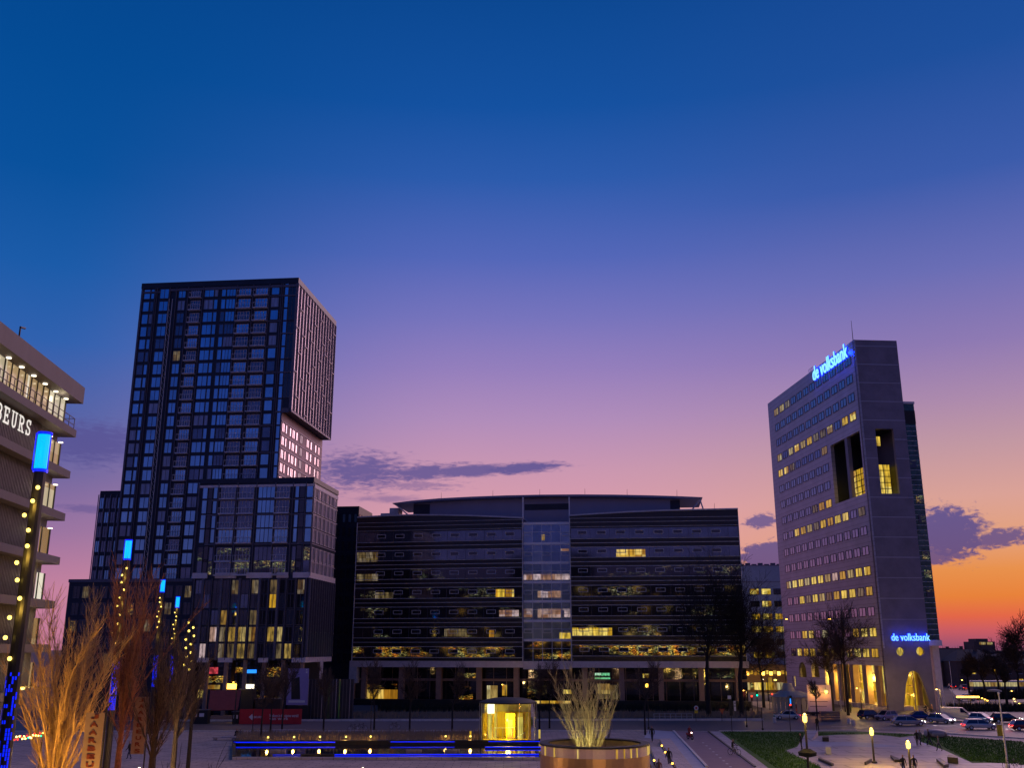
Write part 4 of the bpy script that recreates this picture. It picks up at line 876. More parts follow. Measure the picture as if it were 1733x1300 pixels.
# serif lettering across the upper cladding
uS, zS = FH.hit(51, 722, -1.1); uB, zB2 = FH.hit(1, 698, -1.1)
let = thing('hall_lettering', 'white lit serif letters on the ribbed wall of the hall', 'sign', FH.pt(uS, -1.1, zS-1.4))
cap = 1.32
def serif_letter(ch, uc, zc, w):
    mb = MB(); h = cap
    def bar(x0, x1, y0, y1): mb.box(FH, uc-(x1-.5)*w, uc-(x0-.5)*w, -1.25, -1.21, zc+(y0-.5)*h, zc+(y1-.5)*h)
    def curve(pts, t0, t1):
        t0 = .14
        for (xa, ya), (xb, yb) in zip(pts, pts[1:]):
            a = Vector((xa*w, ya*h)); c = Vector((xb*w, yb*h)); d = (c-a).normalized(); nn = Vector((-d.y, d.x)); tt = t0
            q = [a+nn*tt/2-d*.03, a-nn*tt/2-d*.03, c-nn*tt/2+d*.03, c+nn*tt/2+d*.03]
            mb.add([FH.pt(uc-(p.x-w/2), v, zc+p.y-h/2) for v in (-1.25, -1.21) for p in q], [(0,1,2,3), (4,7,6,5), (0,4,5,1), (1,5,6,2), (2,6,7,3), (3,7,4,0)])
    def arc_(cx, cy, rx, ry, a0, a1, n=8): return [(cx+rx*math.cos(math.radians(a0+(a1-a0)*i/n)), cy+ry*math.sin(math.radians(a0+(a1-a0)*i/n))) for i in range(n+1)]
    T = .14
    if ch in 'BR':
        bar(.16, .29, .08, .92); bar(0, .5, 0, .08); bar(0, .6, .92, 1)
        curve([(.5, .93)]+arc_(.6, .72, .27, .21, 90, -90)+[(.4, .51)], .4, T)
        if ch == 'B': curve([(.5, .49)]+arc_(.62, .26, .28, .22, 90, -90)+[(.4, .05)], .4, T)
        else: curve([(.5, .5), (.82, .08)], T, T); bar(.68, 1.05, 0, .08)
    elif ch == 'E':
        bar(.16, .29, .08, .92); bar(0, .95, 0, .12); bar(0, .9, .88, 1); bar(.38, .7, .45, .56); bar(.82, .95, .12, .3); bar(.78, .9, .72, .88); bar(.62, .7, .38, .63)
    elif ch == 'U':
        bar(0, .45, .92, 1); bar(.6, 1.02, .92, 1); curve([(.23, .93), (.23, .35)]+arc_(.52, .32, .28, .27, 180, 360)+[(.82, .93)], T, T)
    elif ch == 'S':
        curve(arc_(.5, .73, .33, .22, 20, 270, 9)+arc_(.5, .28, .34, .22, 90, -160, 9), T, T); bar(.75, .87, .72, 1.0); bar(.12, .24, 0, .3)
    elif ch == 'A':
        curve([(.1, .05), (.5, .97)], .35, T); curve([(.9, .05), (.5, .97)], T, T); bar(.28, .75, .3, .4); bar(-.05, .3, 0, .08); bar(.65, 1.08, 0, .08)
    elif ch == 'J':
        bar(.3, .95, .92, 1); curve([(.65, .93), (.65, .3)]+arc_(.4, .26, .26, .22, 0, -170), T, T)
    mb.build('letter', M['sign_letters'], let)
pitch = abs(uB-uS)/4
zc_ = (zS+zB2)/2
for i, ch in enumerate('JAARBEURS'): serif_letter(ch, uS+(8-i)*pitch, zc_, pitch*.74)
# ================================================================== STATION BLOCK behind the viewer (what the glass mirrors)
FZ = Fr((-170, -70), (1, 0), (0, 1))
st = thing('station_building', 'dark station building with scattered lit windows facing the square', 'building', (0, -90, 0))
b = MB(); b.box(FZ, 0, 380, -30, 0, 0, 46); b.box(FZ, 60, 150, -28, 2, 46, 60); b.box(FZ, 230, 300, -26, 2, 46, 56); b.build('facade_wall', M['tower_dark'], st)
wl = []; rz = random.Random(5)
for k in range(150):
    u = rz.uniform(20, 360); z = rz.choice([4, 7.5, 11, 14.5, 18, 22, 26, 31, 36, 41]); w = rz.uniform(.6, 3.5)
    q = MB(); q.box(FZ, u, u+w, 2.02 if 0 else .01, .1, z, z+rz.uniform(.5, 1.4)); wl.append((q, M[rz.choice(['lamp_gold', 'lamp_warm', 'lit_yellow', 'lamp_gold', 'lamp_white'])]))
parts('window', wl, st)
# ================================================================== GROUND
def flat(name, pts, z, m_, px=True):
    q = [G(x, y, z) for x, y in pts] if px else [Vector((x, y, z)) for x, y in pts]
    return struct(name, MB().add(q, [tuple(range(len(q)))]), M[m_])
flat('ground', [(-4000, -400), (4000, -400), (4000, 6000), (-4000, 6000)], 0, 'ground', False)
flat('pavement', [(-150, -40), (60, -40), (60, 60), (52, 140), (40, 178), (-150, 178)], .02, 'pave', False)
flat('pavement', [(60.01, -40), (220, -40), (220, 176), (40.1, 178), (52.05, 140), (60.05, 60)], .024, 'pave', False)
flat('road', [(-1000, 1221.5), (1290, 1220.5), (1290, 1236), (1215, 1238), (-1000, 1240)], .04, 'asphalt')
flat('road', [(1290.1, 1200), (1740, 1193), (2400, 1180), (2400, 1262), (1740, 1251), (1590, 1242), (1450, 1236.5), (1290.1, 1236)], .044, 'asphalt')
flat('road', [(1255, 1188), (1300, 1188), (1345, 1199.8), (1290, 1199.8)], .05, 'pave_warm')
flat('road', [(1585, 1150), (1760, 1140), (1900, 1190), (1640, 1196)], .05, 'asphalt')
flat('path', [(1098.5, 1236), (1139, 1239), (1196, 1300), (1240, 1360), (1205, 1360), (1171, 1300), (1135.4, 1252), (1116, 1252), (1090, 1250)], .055, 'walk_blue')
flat('bike_path', [(1140, 1238.5), (1199, 1239.5), (1278, 1300), (1350, 1370), (1242, 1370), (1196.3, 1300)], .06, 'bike_lane')
flat('path', [(1199.5, 1239.5), (1217.5, 1238.8), (1299, 1300), (1380, 1370), (1353, 1370), (1278.5, 1300)], .065, 'pave_pale')
flat('grass_field', [(1218, 1239), (1450, 1238.5), (1560, 1244), (1700, 1254), (1800, 1262), (1800, 1390), (1390, 1380), (1299.5, 1300)], .07, 'grass')
flat('skate_plaza', [(1328, 1272), (1349, 1265), (1356, 1255), (1366, 1247), (1384, 1246.6), (1420, 1244.6), (1470, 1243.6), (1500, 1246), (1523, 1249), (1549, 1246), (1559, 1257), (1598, 1270.6), (1662, 1300), (1720, 1345), (1440, 1345), (1387, 1298)], .085, 'skate')
flat('skate_bowl', [(1357, 1258), (1380, 1255), (1400, 1257), (1440, 1256), (1478, 1259), (1520, 1264), (1478, 1266), (1430, 1264), (1390, 1265), (1362, 1265)], .10, 'skate_blue')
flat('plaza_strip', [(-300, 1290), (915, 1289), (915, 1500), (-300, 1500)], .035, 'pave_warm')
pts = [G(1640+6*0+70, 1308) for _ in (0,)]
q = MB(); c = G(1722, 1306); q.add([(c.x+6.5*math.cos(t*.2618), c.y+6.5*math.sin(t*.2618), .09) for t in range(24)], [tuple(range(24))]); struct('path', q, M['skate'])
def kerb(name, x0, y0, x1, y1, w=.35, h=.14, m_='kerb'):
    a, c = G(x0, y0), G(x1, y1); fr = Fr(a.xy, (c-a).xy, (0, -1)); q = MB(); q.box(fr, 0, (c-a).length, -w/2, w/2, .0, h+.04); return struct(name, q, M[m_])
kerb('kerb', 300, 1222.3, 1292, 1220.5, .5, .3); kerb('kerb', -200, 1240, 1098, 1238.5); kerb('kerb', 1140, 1239, 1196, 1300, .3); kerb('kerb', 1199, 1240, 1278, 1300, .25, .1, 'dark_metal'); kerb('kerb', 1217, 1239, 1450, 1237.8, .3, .1); kerb('kerb', 1590, 1243, 1740, 1252.5, .3)
for i in range(9):
    a = G(1190+5.8*i, 1259+5.1*i); q = MB(); q.bx(a.x-.12, a.x+.12, a.y-.25, a.y+.25, .062, .068); struct('road_marking', q, M['white_paint'])
for i in range(9):
    a = G(1420+38*i, 1231+1.4*i); q = MB(); q.bx(a.x-1.2, a.x+1.2, a.y-.08, a.y+.08, .05, .056); struct('road_marking', q, M['white_paint'])
# raised pale ramps right of the round planter
def slab(name, label, pts, z0, z1, m_, cat='platform', group=None):
    q = [G(x, y, z1) for x, y in pts]; b = MB(); b.prism(q, z0, z1)
    return tag(b.build(name, M[m_]), label, cat, group)
slab('stone_platform', 'long pale stone platform beside the blue walkway, the farther of two', [(1116, 1251.5), (1134.5, 1250.6), (1171.4, 1299), (1190, 1325), (1163, 1325), (1144.6, 1299)], .0, .5, 'pave_pale')
slab('stone_platform', 'shorter pale stone platform next to the round planter, the nearer of two', [(1101, 1265.3), (1118.8, 1265.3), (1139, 1299), (1155, 1325), (1130, 1325), (1113, 1299)], .0, .45, 'pave_pale')
def spot_marker(x, y, label, z=.55):
    a = G(x, y, z); t = thing('step_light', label, 'light', (a.x, a.y, z-.45), 'small step lights on the platforms')
    q = MB(); q.lathe((a.x, a.y, z-.5), [(.06, 0), (.06, .45)], 8); q.build('post', M['dark_metal'], t)
    q = MB(); q.ball((a.x, a.y, z), .11, n=8); q.build('lamp', M['lamp_gold'], t)
spot_marker(1120, 1263, 'small lit step light at the far end of the long pale platform'); spot_marker(1126, 1274, 'small lit step light midway along the long platform edge'); spot_marker(1107, 1288, 'small warm step light beside the shorter platform'); spot_marker(1138, 1293, 'small lit step light by the backpacked walker')
# skate obstacles
def obst(name, label, pts, h, m_):
    b = MB(); b.prism([G(x, y, .09) for x, y in pts], .09, h); return tag(b.build(name, M[m_]), label, 'skate obstacle')
o = MB(); a, b_, c, d = G(1356, 1255), G(1372, 1256), G(1385, 1249), G(1366, 1249)
o.add([a, b_, c, d, c+Vector((0, 0, .9)), d+Vector((0, 0, .9))], [(0,1,4,5), (1,2,4), (0,5,3), (2,3,5,4), (0,3,2,1)])
tag(o.build('skate_ramp', M['skate']), 'pale wedge skate ramp at the far left of the skate plaza', 'skate ramp')
obst('skate_box', 'small dark box on the skate plaza behind the wedge ramp', [(1392, 1256), (1403, 1256), (1403, 1253), (1393, 1253)], .6, 'dark_metal')
obst('skate_box', 'low grey stepped block standing alone in the middle of the skate plaza', [(1398, 1278), (1407, 1278), (1405, 1274), (1399, 1274)], .9, 'skate_blue')
obst('skate_ledge', 'thin dark ledge slanting across the near left skate plaza', [(1385, 1288), (1388, 1287), (1411, 1297), (1408, 1298)], .35, 'dark_metal')
obst('skate_ledge', 'angled dark ledge beside the left glowing lamp post', [(1463, 1296), (1466, 1296), (1476, 1290), (1473, 1290)], .4, 'dark_metal')
obst('skate_ledge', 'short dark ledge between the two glowing lamp posts', [(1507, 1283), (1509, 1283), (1527, 1291), (1514, 1291)], .35, 'dark_metal')
obst('skate_ledge', 'curved dark curb at the right rim of the skate plaza', [(1585, 1290), (1592, 1289), (1606, 1299), (1598, 1301)], .4, 'dark_metal')
obst('skate_box', 'pale topped dark box at the right corner of the skate plaza', [(1604, 1292), (1622, 1294), (1622, 1290), (1606, 1288)], .7, 'dark_metal')
# ================================================================== POOL, GRASS BED, BENCHES
a, b_, c, d = G(396, 1263), G(914, 1262), G(920, 1288), G(396, 1287)
pool = thing('water_basin', 'long dark water basin edged with blue light strips', 'pool', (a.x, c.y, 0))
wz = .12
q = MB(); q.add([Vector((p.x, p.y, wz)) for p in (a, b_, c, d)], [(0,1,2,3)]); q.build('water', M['water'], pool)
def rimseg(p, q_, w=.35, h=.5, z0=0, m_='pave_pale', nm='rim', v=0):
    fr = Fr(p.xy, (q_-p).xy, (0, -1)); b = MB(); b.box(fr, -.17, (q_-p).length-.18, v-w/2, v+w/2, z0, h); return b.build(nm, M[m_], pool)
rimseg(a, b_, .5, .62, m_='dark_metal'); rimseg(d, c, .4, .3, m_='pave_pale'); rimseg(a, d, .35, .45, m_='dark_metal')
frb = Fr(a.xy, (b_-a).xy, (0, -1)); frf = Fr(d.xy, (c-d).xy, (0, 1)); Lb = (b_-a).length; Lf = (c-d).length
def led(fr, L, t0, t1, z, v, h=.09):
    b = MB(); b.box(fr, t0*L, t1*L, v, v+.05, z, z+h); b.build('light_strip', M['led_blue'], pool)
led(frb, Lb, .0, .33, .36, .26, .13); led(frb, Lb, .51, .72, .40, .26); led(frb, Lb, .83, .999, .42, .26)
for t0, t1, dv, z in ((.82, .995, 5.5, .3), (.2, .98, 13, .22)):
    b = MB(); b.box(frb, t0*Lb, t1*Lb, dv, dv+.4, wz, z+.05); b.build('basin_step', M['dark_metal'], pool)
    b = MB(); b.box(frb, (t0+.0 if t0 > .5 else t0+.18)*Lb, t1*Lb, dv+.41, dv+.46, z-.06, z+.05); b.build('light_strip', M['led_blue'], pool)
    if t0 < .5: b = MB(); b.box(frb, t0*Lb, (t0+.08)*Lb, dv+.41, dv+.46, z-.06, z+.05); b.build('light_strip', M['led_blue_dim'], pool)
for x in (470, 700, 765):
    p = G(x, 1276); b = MB(); b.bx(p.x-.9, p.x+.9, p.y-.3, p.y+.3, 0, .4); b.build('stepping_block', M['pave'], pool)
bed = [G(400, 1261.5), G(812, 1260), G(812, 1246), G(400, 1248)]
b = MB(); b.prism([(p.x, p.y) for p in bed], 0, .35); tag(b.build('planting_bed', M['pave_warm']), 'raised stone planting bed behind the water basin', 'planting bed')
rg = random.Random(2); b = MB()
def scatter_quad(pl, n, hmin, hmax, z0, w=.05, gr=rg, mb=None, lean=.15):
    for _ in range(n):
        s, t = gr.random(), gr.random(); p = pl[0]*(1-s)*(1-t)+pl[1]*s*(1-t)+pl[2]*s*t+pl[3]*(1-s)*t
        h = gr.uniform(hmin, hmax); an = gr.uniform(0, 3.14); dx, dy = math.cos(an)*w, math.sin(an)*w
        l = Vector((gr.uniform(-lean, lean), gr.uniform(-lean, lean), h))
        mb.add([Vector((p.x-dx, p.y-dy, z0)), Vector((p.x+dx, p.y+dy, z0)), Vector((p.x, p.y, z0))+l], [(0,1,2)])
scatter_quad(bed, 9000, .35, .95, .35, .04, rg, b)
tag(b.build('dry_grass', M['dry_grass'], org=(bed[0].x, bed[0].y, .35)), 'tan dry ornamental grass filling the bed behind the basin', 'grass', kind='stuff')
b = MB(); strip = [G(560, 1217), G(1290, 1216), G(1290, 1208), G(560, 1209)]; scatter_quad(strip, 7000, .4, 1.0, 0, .06, rg, b)
tag(b.build('dry_grass', M['dry_grass'], org=(strip[0].x, strip[0].y, 0)), 'dark dry grass verge along the far side of the street', 'grass', kind='stuff')
b = MB(); strip = [G(640, 1206), G(1270, 1205), G(1262, 1200), G(640, 1201)]; scatter_quad(strip, 5000, .7, 1.6, 0, .14, rg, b, .3)
tag(b.build('hedge', M['hedge'], org=(strip[0].x, strip[0].y, 0)), 'low dark hedge in front of the glass office plinth', 'hedge', kind='stuff')
def bench(x0, x1, y, label, m_='pave_pale'):
    p, r = G(x0, y), G(x1, y); t = thing('stone_bench', label, 'bench', ((p.x+r.x)/2, p.y, 0), 'long stone benches on the square')
    q = MB(); q.bx(p.x, r.x, p.y-.35, p.y+.35, .32, .5); q.build('seat', M[m_], t)
    for s in (.06, .5, .94):
        x = p.x+(r.x-p.x)*s; q = MB(); q.bx(x-.2, x+.2, p.y-.28, p.y+.28, 0, .318); q.build('leg', M['pave'], t)
bench(360, 432, 1254, 'long pale stone bench where the seated couple rests'); bench(458, 517, 1242, 'pale stone bench between two thin street trees, left of the basin'); bench(533, 585, 1245, 'low pale stone bench behind the dry grass, near the left of the office')
bench(600, 625, 1243, 'short stone bench by the parked bicycles'); bench(666, 690, 1245, 'short stone bench behind the middle of the grass bed'); bench(705, 770, 1244, 'long stone bench behind the grass bed, left of the glass pavilion')
def bollard_light(x, y, label, grp='bollard lights along the grass bed', h=.8, e=40):
    p = G(x, y); t = thing('bollard_light', label, 'light', (p.x, p.y, 0), grp)
    q = MB(); q.lathe((p.x, p.y, 0), [(.07, 0), (.07, h), (.09, h), (.09, h+.05)], 8); q.build('post', M['dark_metal'], t)
    q = MB(); q.ball((p.x, p.y, h+.13), .12, n=8); q.build('lamp', M['lamp_core'], t)
    light('POINT', (p.x, p.y-.3, h+.25), e, (1, .55, .12), .15, parent=t)
for (x, y), l in zip(((453, 1262), (497, 1261.5), (541, 1261), (585, 1261), (627, 1260.5), (754, 1260), (796, 1260)), ('first glowing bollard light from the left end of the basin', 'second glowing bollard light from the left end of the basin', 'dimmer third bollard light along the basin edge', 'fourth bollard light, below the office column', 'fifth bollard light, at the middle of the grass bed', 'bollard light left of the tall lit post', 'bollard light closest to the glass pavilion')):
    bollard_light(x, y, l)
for x, y, l in ((796, 1255, 'slim yellow lit post left of the glass pavilion'), (913, 1252, 'slim yellow lit post right of the glass pavilion')):
    p = G(x, y+4); t = thing('light_post', l, 'light post', (p.x, p.y, 0)); q = MB(); q.lathe((p.x, p.y, 0), [(.1, 0), (.1, .4)], 8); q.build('base', M['dark_metal'], t); q = MB(); q.lathe((p.x, p.y, .401), [(.13, 0), (.13, 1.1)], 8); q.build('tube', M['lit_yellow'], t)
# ================================================================== GLASS PAVILION
tg = bpy.data.materials.new('clear_glass'); tg.use_nodes = True; nt = tg.node_tree; nt.nodes.clear()
o1 = nt.nodes.new('ShaderNodeOutputMaterial'); mx = nt.nodes.new('ShaderNodeMixShader'); t1 = nt.nodes.new('ShaderNodeBsdfTransparent'); g1_ = nt.nodes.new('ShaderNodeBsdfGlossy'); g1_.inputs['Roughness'].default_value = .05
fz = nt.nodes.new('ShaderNodeFresnel'); fz.inputs[0].default_value = 1.6; nt.links.new(fz.outputs[0], mx.inputs[0]); nt.links.new(t1.outputs[0], mx.inputs[1]); nt.links.new(g1_.outputs[0], mx.inputs[2]); nt.links.new(mx.outputs[0], o1.inputs[0]); t1.inputs[0].default_value = (.85, .95, .85, 1)
M['clear_glass'] = tg
pc = G(860, 1258); pv = thing('glass_pavilion', 'round glass pavilion glowing yellow inside under a flat dark roof', 'pavilion', (pc.x, pc.y, 0))
r = 3.75; nn = 16; hp = 5.0
q = MB(); q.lathe((pc.x, pc.y, 0), [(r+.2, 0), (r+.2, .35), (r-.05, .36)], 40); q.build('base', M['dark_metal'], pv)
q = MB(); q.lathe((pc.x, pc.y, hp+.01), [(r+.06, 0), (r+.08, .12), (r*.8, .42), (r*.5, .62), (.4, .7)], 40); q.build('roof', M['black'], pv)
for k in range(nn):
    a0 = 2*math.pi*k/nn; a1 = 2*math.pi*(k+1)/nn-.02; q = MB()
    for i in range(3):
        t0 = a0+(a1-a0)*i/3; t1_ = a0+(a1-a0)*(i+1)/3
        q.quad((pc.x+r*math.cos(t0), pc.y+r*math.sin(t0), .37), (pc.x+r*math.cos(t1_), pc.y+r*math.sin(t1_), .37), (pc.x+r*math.cos(t1_), pc.y+r*math.sin(t1_), hp), (pc.x+r*math.cos(t0), pc.y+r*math.sin(t0), hp))
    q.build('glass_pane', M['clear_glass'], pv)
    q = MB(); x, y = pc.x+(r+.03)*math.cos(a0), pc.y+(r+.03)*math.sin(a0); q.tube((x, y, .36), (x, y, hp), .025, n=5); q.build('mullion', M['trim_grey'], pv)
mat('wall_yellow', (.72, .50, .03), .7, var=.25, scale=1.2, stretch=(2, 2, .15)); mat('band_grey', (.42, .38, .3), .7, var=.1)
q = MB(); q.lathe((pc.x, pc.y, 0), [(r-.4, .37), (r-.4, .45)], 32); q.build('floor', M['wall_yellow'], pv)
# curved back wall panels, upper band, lift shaft, stair and lamps inside
def arcwall(rr, a0, a1, z0, z1, n=14):
    q = MB()
    for i in range(n):
        t0 = a0+(a1-a0)*i/n; t1_ = a0+(a1-a0)*(i+1)/n; P0 = [(pc.x+rad*math.cos(t), pc.y+rad*math.sin(t), z) for z in (z0, z1) for t in (t0, t1_) for rad in (rr, rr+.06)]
        q.add(P0, [(0,1,3,2), (4,6,7,5), (0,4,5,1), (2,3,7,6), (0,2,6,4), (1,5,7,3)])
    return q
arcwall(r-.35, -.35, 3.49, .46, 3.7, 20).build('back_wall', M['wall_yellow'], pv); arcwall(r-.35, -.45, 3.59, 3.72, hp-.05, 20).build('upper_band', M['band_grey'], pv)
q = MB(); q.bx(pc.x-.3, pc.x+.9, pc.y-.4, pc.y+.8, .46, 3.7); q.build('lift_shaft', M['wall_yellow'], pv)
q = MB(); q.bx(pc.x+.0, pc.x+.6, pc.y-.46, pc.y-.41, .5, 2.9); q.build('lift_door', M['column_brown'], pv)
for k, (s, w) in enumerate(((-2.4, .25), (-1.7, .12), (1.6, .35), (2.5, .2))):
    q = MB(); q.bx(pc.x+s-w, pc.x+s+w, pc.y+.2, pc.y+.3, .46, 3.7); q.build('lit_curtain', M['lit_yellow'], pv)
q = MB(); q.bx(pc.x-2.75, pc.x-1.8, pc.y-1.6, pc.y-1.5, 3.75, hp-.1); q.build('screen', M['lamp_white'], pv)
q = MB(); q.tube((pc.x-1.9, pc.y-2, 2.0), (pc.x+.9, pc.y-2, 2.0), .04); q.tube((pc.x+.9, pc.y-2, 2.0), (pc.x+.2, pc.y-2.2, .6), .04); q.tube((pc.x+2.2, pc.y-1.5, 1.4), (pc.x+.4, pc.y-2.2, .5), .04)
for k in range(5): q.tube((pc.x-1.9+k*.6, pc.y-2, .46), (pc.x-1.9+k*.6, pc.y-2, 2.0), .02)
q.build('stair_rail', M['steel'], pv)
q = MB(); q.ball((pc.x-.1, pc.y-1.4, 2.9), .17, n=10); q.build('globe_lamp', M['lamp_core'], pv)
light('POINT', (pc.x-.3, pc.y-1.6, 3.2), 1000, (1, .72, .10), .5, parent=pv); light('POINT', (pc.x, pc.y-1.2, 1.4), 160, (1, .6, .05), .3, parent=pv)
# ================================================================== ROUND PLANTER with copper wall
c0 = Vector((7.15, 90, 0)); R0 = 4.72
pr = thing('round_planter', 'round copper clad planter wall with a glass parapet, a lit tree rising from it', 'planter', (c0.x, c0.y, 0))
def ring(rin, rout, z0, z1, n=56):
    q = MB(); q.lathe((c0.x, c0.y, 0), [(rout, z0), (rout, z1), (rin, z1), (rin, z0)], n); q.f = [f for f in q.f if len(f) == 4]; q.m = [0]*len(q.f)
    for i in range(n): q.f.append((i, (i+1) % n, 3*n+(i+1) % n, 3*n+i)); q.m.append(0)
    return q
ring(R0-.25, R0, 0, 3.2).build('copper_wall', M['copper'], pr)
pb_ = M['clear_glass']; mat('frosted', (.55, .42, .42), .35, .0, var=.1)
ring(R0-.12, R0-.06, 3.2, 3.95).build('parapet', M['frosted'], pr)
ring(R0-.7, R0+.05, 3.96, 4.1).build('rim', M['black'], pr)
q = MB(); q.lathe((c0.x, c0.y, 0), [(R0-.3, 2.2), (R0-.3, 2.5)], 40); q.build('soil', M['hedge'], pr)
for a in (-2.75, -2.45, -1.95, -1.25, -1.1, -.95, -.8, -.35, -.1):
    x, y = c0.x+(R0-.02)*math.cos(a), c0.y+(R0-.02)*math.sin(a); q = MB(); q.bx(x-.05, x+.05, y-.05, y+.05, 3.22, 3.93); q.build('parapet_light', M['lit_gold'], pr)
light('POINT', (c0.x-1.2, c0.y-2.5, 3.3), 90, (1, .75, .15), .2, parent=pr); light('POINT', (c0.x+1.2, c0.y-2.5, 3.3), 90, (1, .72, .15), .2, parent=pr)
# ================================================================== TREES
class Br:
    def __init__(s, seed, minr=.012): s.t = MB(); s.c = MB(); s.r = random.Random(seed); s.minr = minr
    def grow(s, p, d, L, r, lev, maxlev, up, spread, kids, crook=.18, nseg=4, ratio=.62, shrink=.6):
        mb = s.t if lev <= 1 else s.c
        sides = 7 if lev == 0 else 5 if lev == 1 else 3
        pts = [p]; rr = r
        for i in range(nseg):
            d = (d+Vector((s.r.gauss(0, crook), s.r.gauss(0, crook), s.r.gauss(0, crook*.5)+up*.25))).normalized()
            q = pts[-1]+d*(L/nseg); r1 = max(s.minr, r*(1-(i+1)/nseg*(.55 if lev < maxlev else .9)))
            mb.tube(pts[-1], q, rr, r1, n=sides, caps=False); pts.append(q); rr = r1
            if lev < maxlev and (i > 0 or lev > 0):
                for _ in range(kids[min(lev, len(kids)-1)]):
                    ax = d.orthogonal().normalized(); ax.rotate(Matrix.Rotation(s.r.uniform(0, 6.283), 3, d))
                    nd = (d+ax*s.r.uniform(.6, 1.3)*spread).normalized(); k = s.r.uniform(.7, 1.1)
                    t = s.r.random(); bp = pts[-2].lerp(q, t)
                    s.grow(bp, nd, L*ratio*k, max(s.minr, rr*shrink), lev+1, maxlev, up, spread, kids, crook, max(2, nseg-1), ratio, shrink)
        if lev < maxlev:
            s.grow(pts[-1], d, L*ratio, rr*.9, lev+1, maxlev, up, spread, kids, crook, max(2, nseg-1), ratio, shrink)
def tree(name, label, loc, seed, h, r, trunk_h, maxlev=4, up=.5, spread=.8, kids=(2, 2, 2, 2), m1='bark', m2='twig', ratio=.6, minr=.02, group=None, cat='tree', crook=.12):
    t = thing(name, label, cat, loc, group); b = Br(seed, minr); L = Vector(loc)
    top = L+Vector((0, 0, trunk_h)); b.t.tube(L, L+Vector((0, 0, trunk_h*.5)), r*1.15, r, n=8); b.t.tube(L+Vector((0, 0, trunk_h*.5)), top, r, r*.85, n=8)
    b.grow(top, Vector((b.r.gauss(0, .05), b.r.gauss(0, .05), 1)), (h-trunk_h)*.52, r*.85, 0, maxlev, up, spread, kids, crook, 5, ratio)
    b.t.build('trunk', M[m1], t); b.c.build('crown', M[m2], t); return t
g = G(1200, 1214); tree('bare_tree', 'tallest black bare tree in front of the right end of the glass office', (g.x, g.y, 0), 11, 27, .42, 7, 4, .35, .95, (2, 2, 2, 2), 'bark_dark', 'bark_dark', .66, .022)
g = G(1256, 1213); tree('bare_tree', 'black bare tree at the corner between glass office and blue office', (g.x, g.y, 0), 23, 25, .45, 7, 4, .3, 1.0, (2, 2, 2, 2), 'bark_dark', 'bark_dark', .67, .022)
g = G(1293, 1199); tree('bare_tree', 'spreading bare tree in front of the pale blue office', (g.x, g.y, 0), 31, 19, .3, 5, 4, .25, 1.1, (2, 3, 2, 2), 'bark_dark', 'twig', .64, .025)
g = G(1436, 1212); tree('bare_tree', 'bare tree in front of the bank tower long side, right of the billboard', (g.x, g.y, 0), 41, 20, .28, 7, 4, .3, 1.0, (2, 3, 2, 2), 'bark_dark', 'twig', .62, .022)
g = G(1411, 1206); tree('bare_tree', 'slimmer bare tree just behind the billboard by the bank tower', (g.x, g.y, 0), 47, 15, .2, 5, 4, .35, .9, (2, 2, 2, 2), 'bark_dark', 'twig', .62, .022)
for i, (x, y, h, lab) in enumerate(((441, 1256, 10, 'thin bare street tree behind the red banner, nearest the basin'), (457, 1249, 10, 'thin bare street tree between the two left benches'), (477, 1238, 11, 'thin bare street tree below the tower poster'), (547, 1242, 10, 'thin bare street tree in front of the ribbed screen'), (633, 1238, 11, 'thin bare street tree before the lit corner window of the office'),
    (693, 1244, 11, 'thin bare street tree behind the middle of the grass bed'), (765, 1244, 10.5, 'thin bare street tree left of the glass pavilion'), (913, 1235, 10, 'thin bare street tree right behind the glass pavilion'), (930, 1234, 11, 'thin bare street tree between pavilion and round planter'), (1092, 1245, 11.5, 'thin bare street tree right of the round planter'), (1384, 1226, 7, 'small bare tree by the billboard trailer'))):
    g = G(x, y); tree('street_tree', lab, (g.x, g.y, 0), 60+i, h, .13, 3.2, 3, .45, .8, (2, 2, 3), 'bark_dark', 'twig', .6, .018, 'young bare street trees')
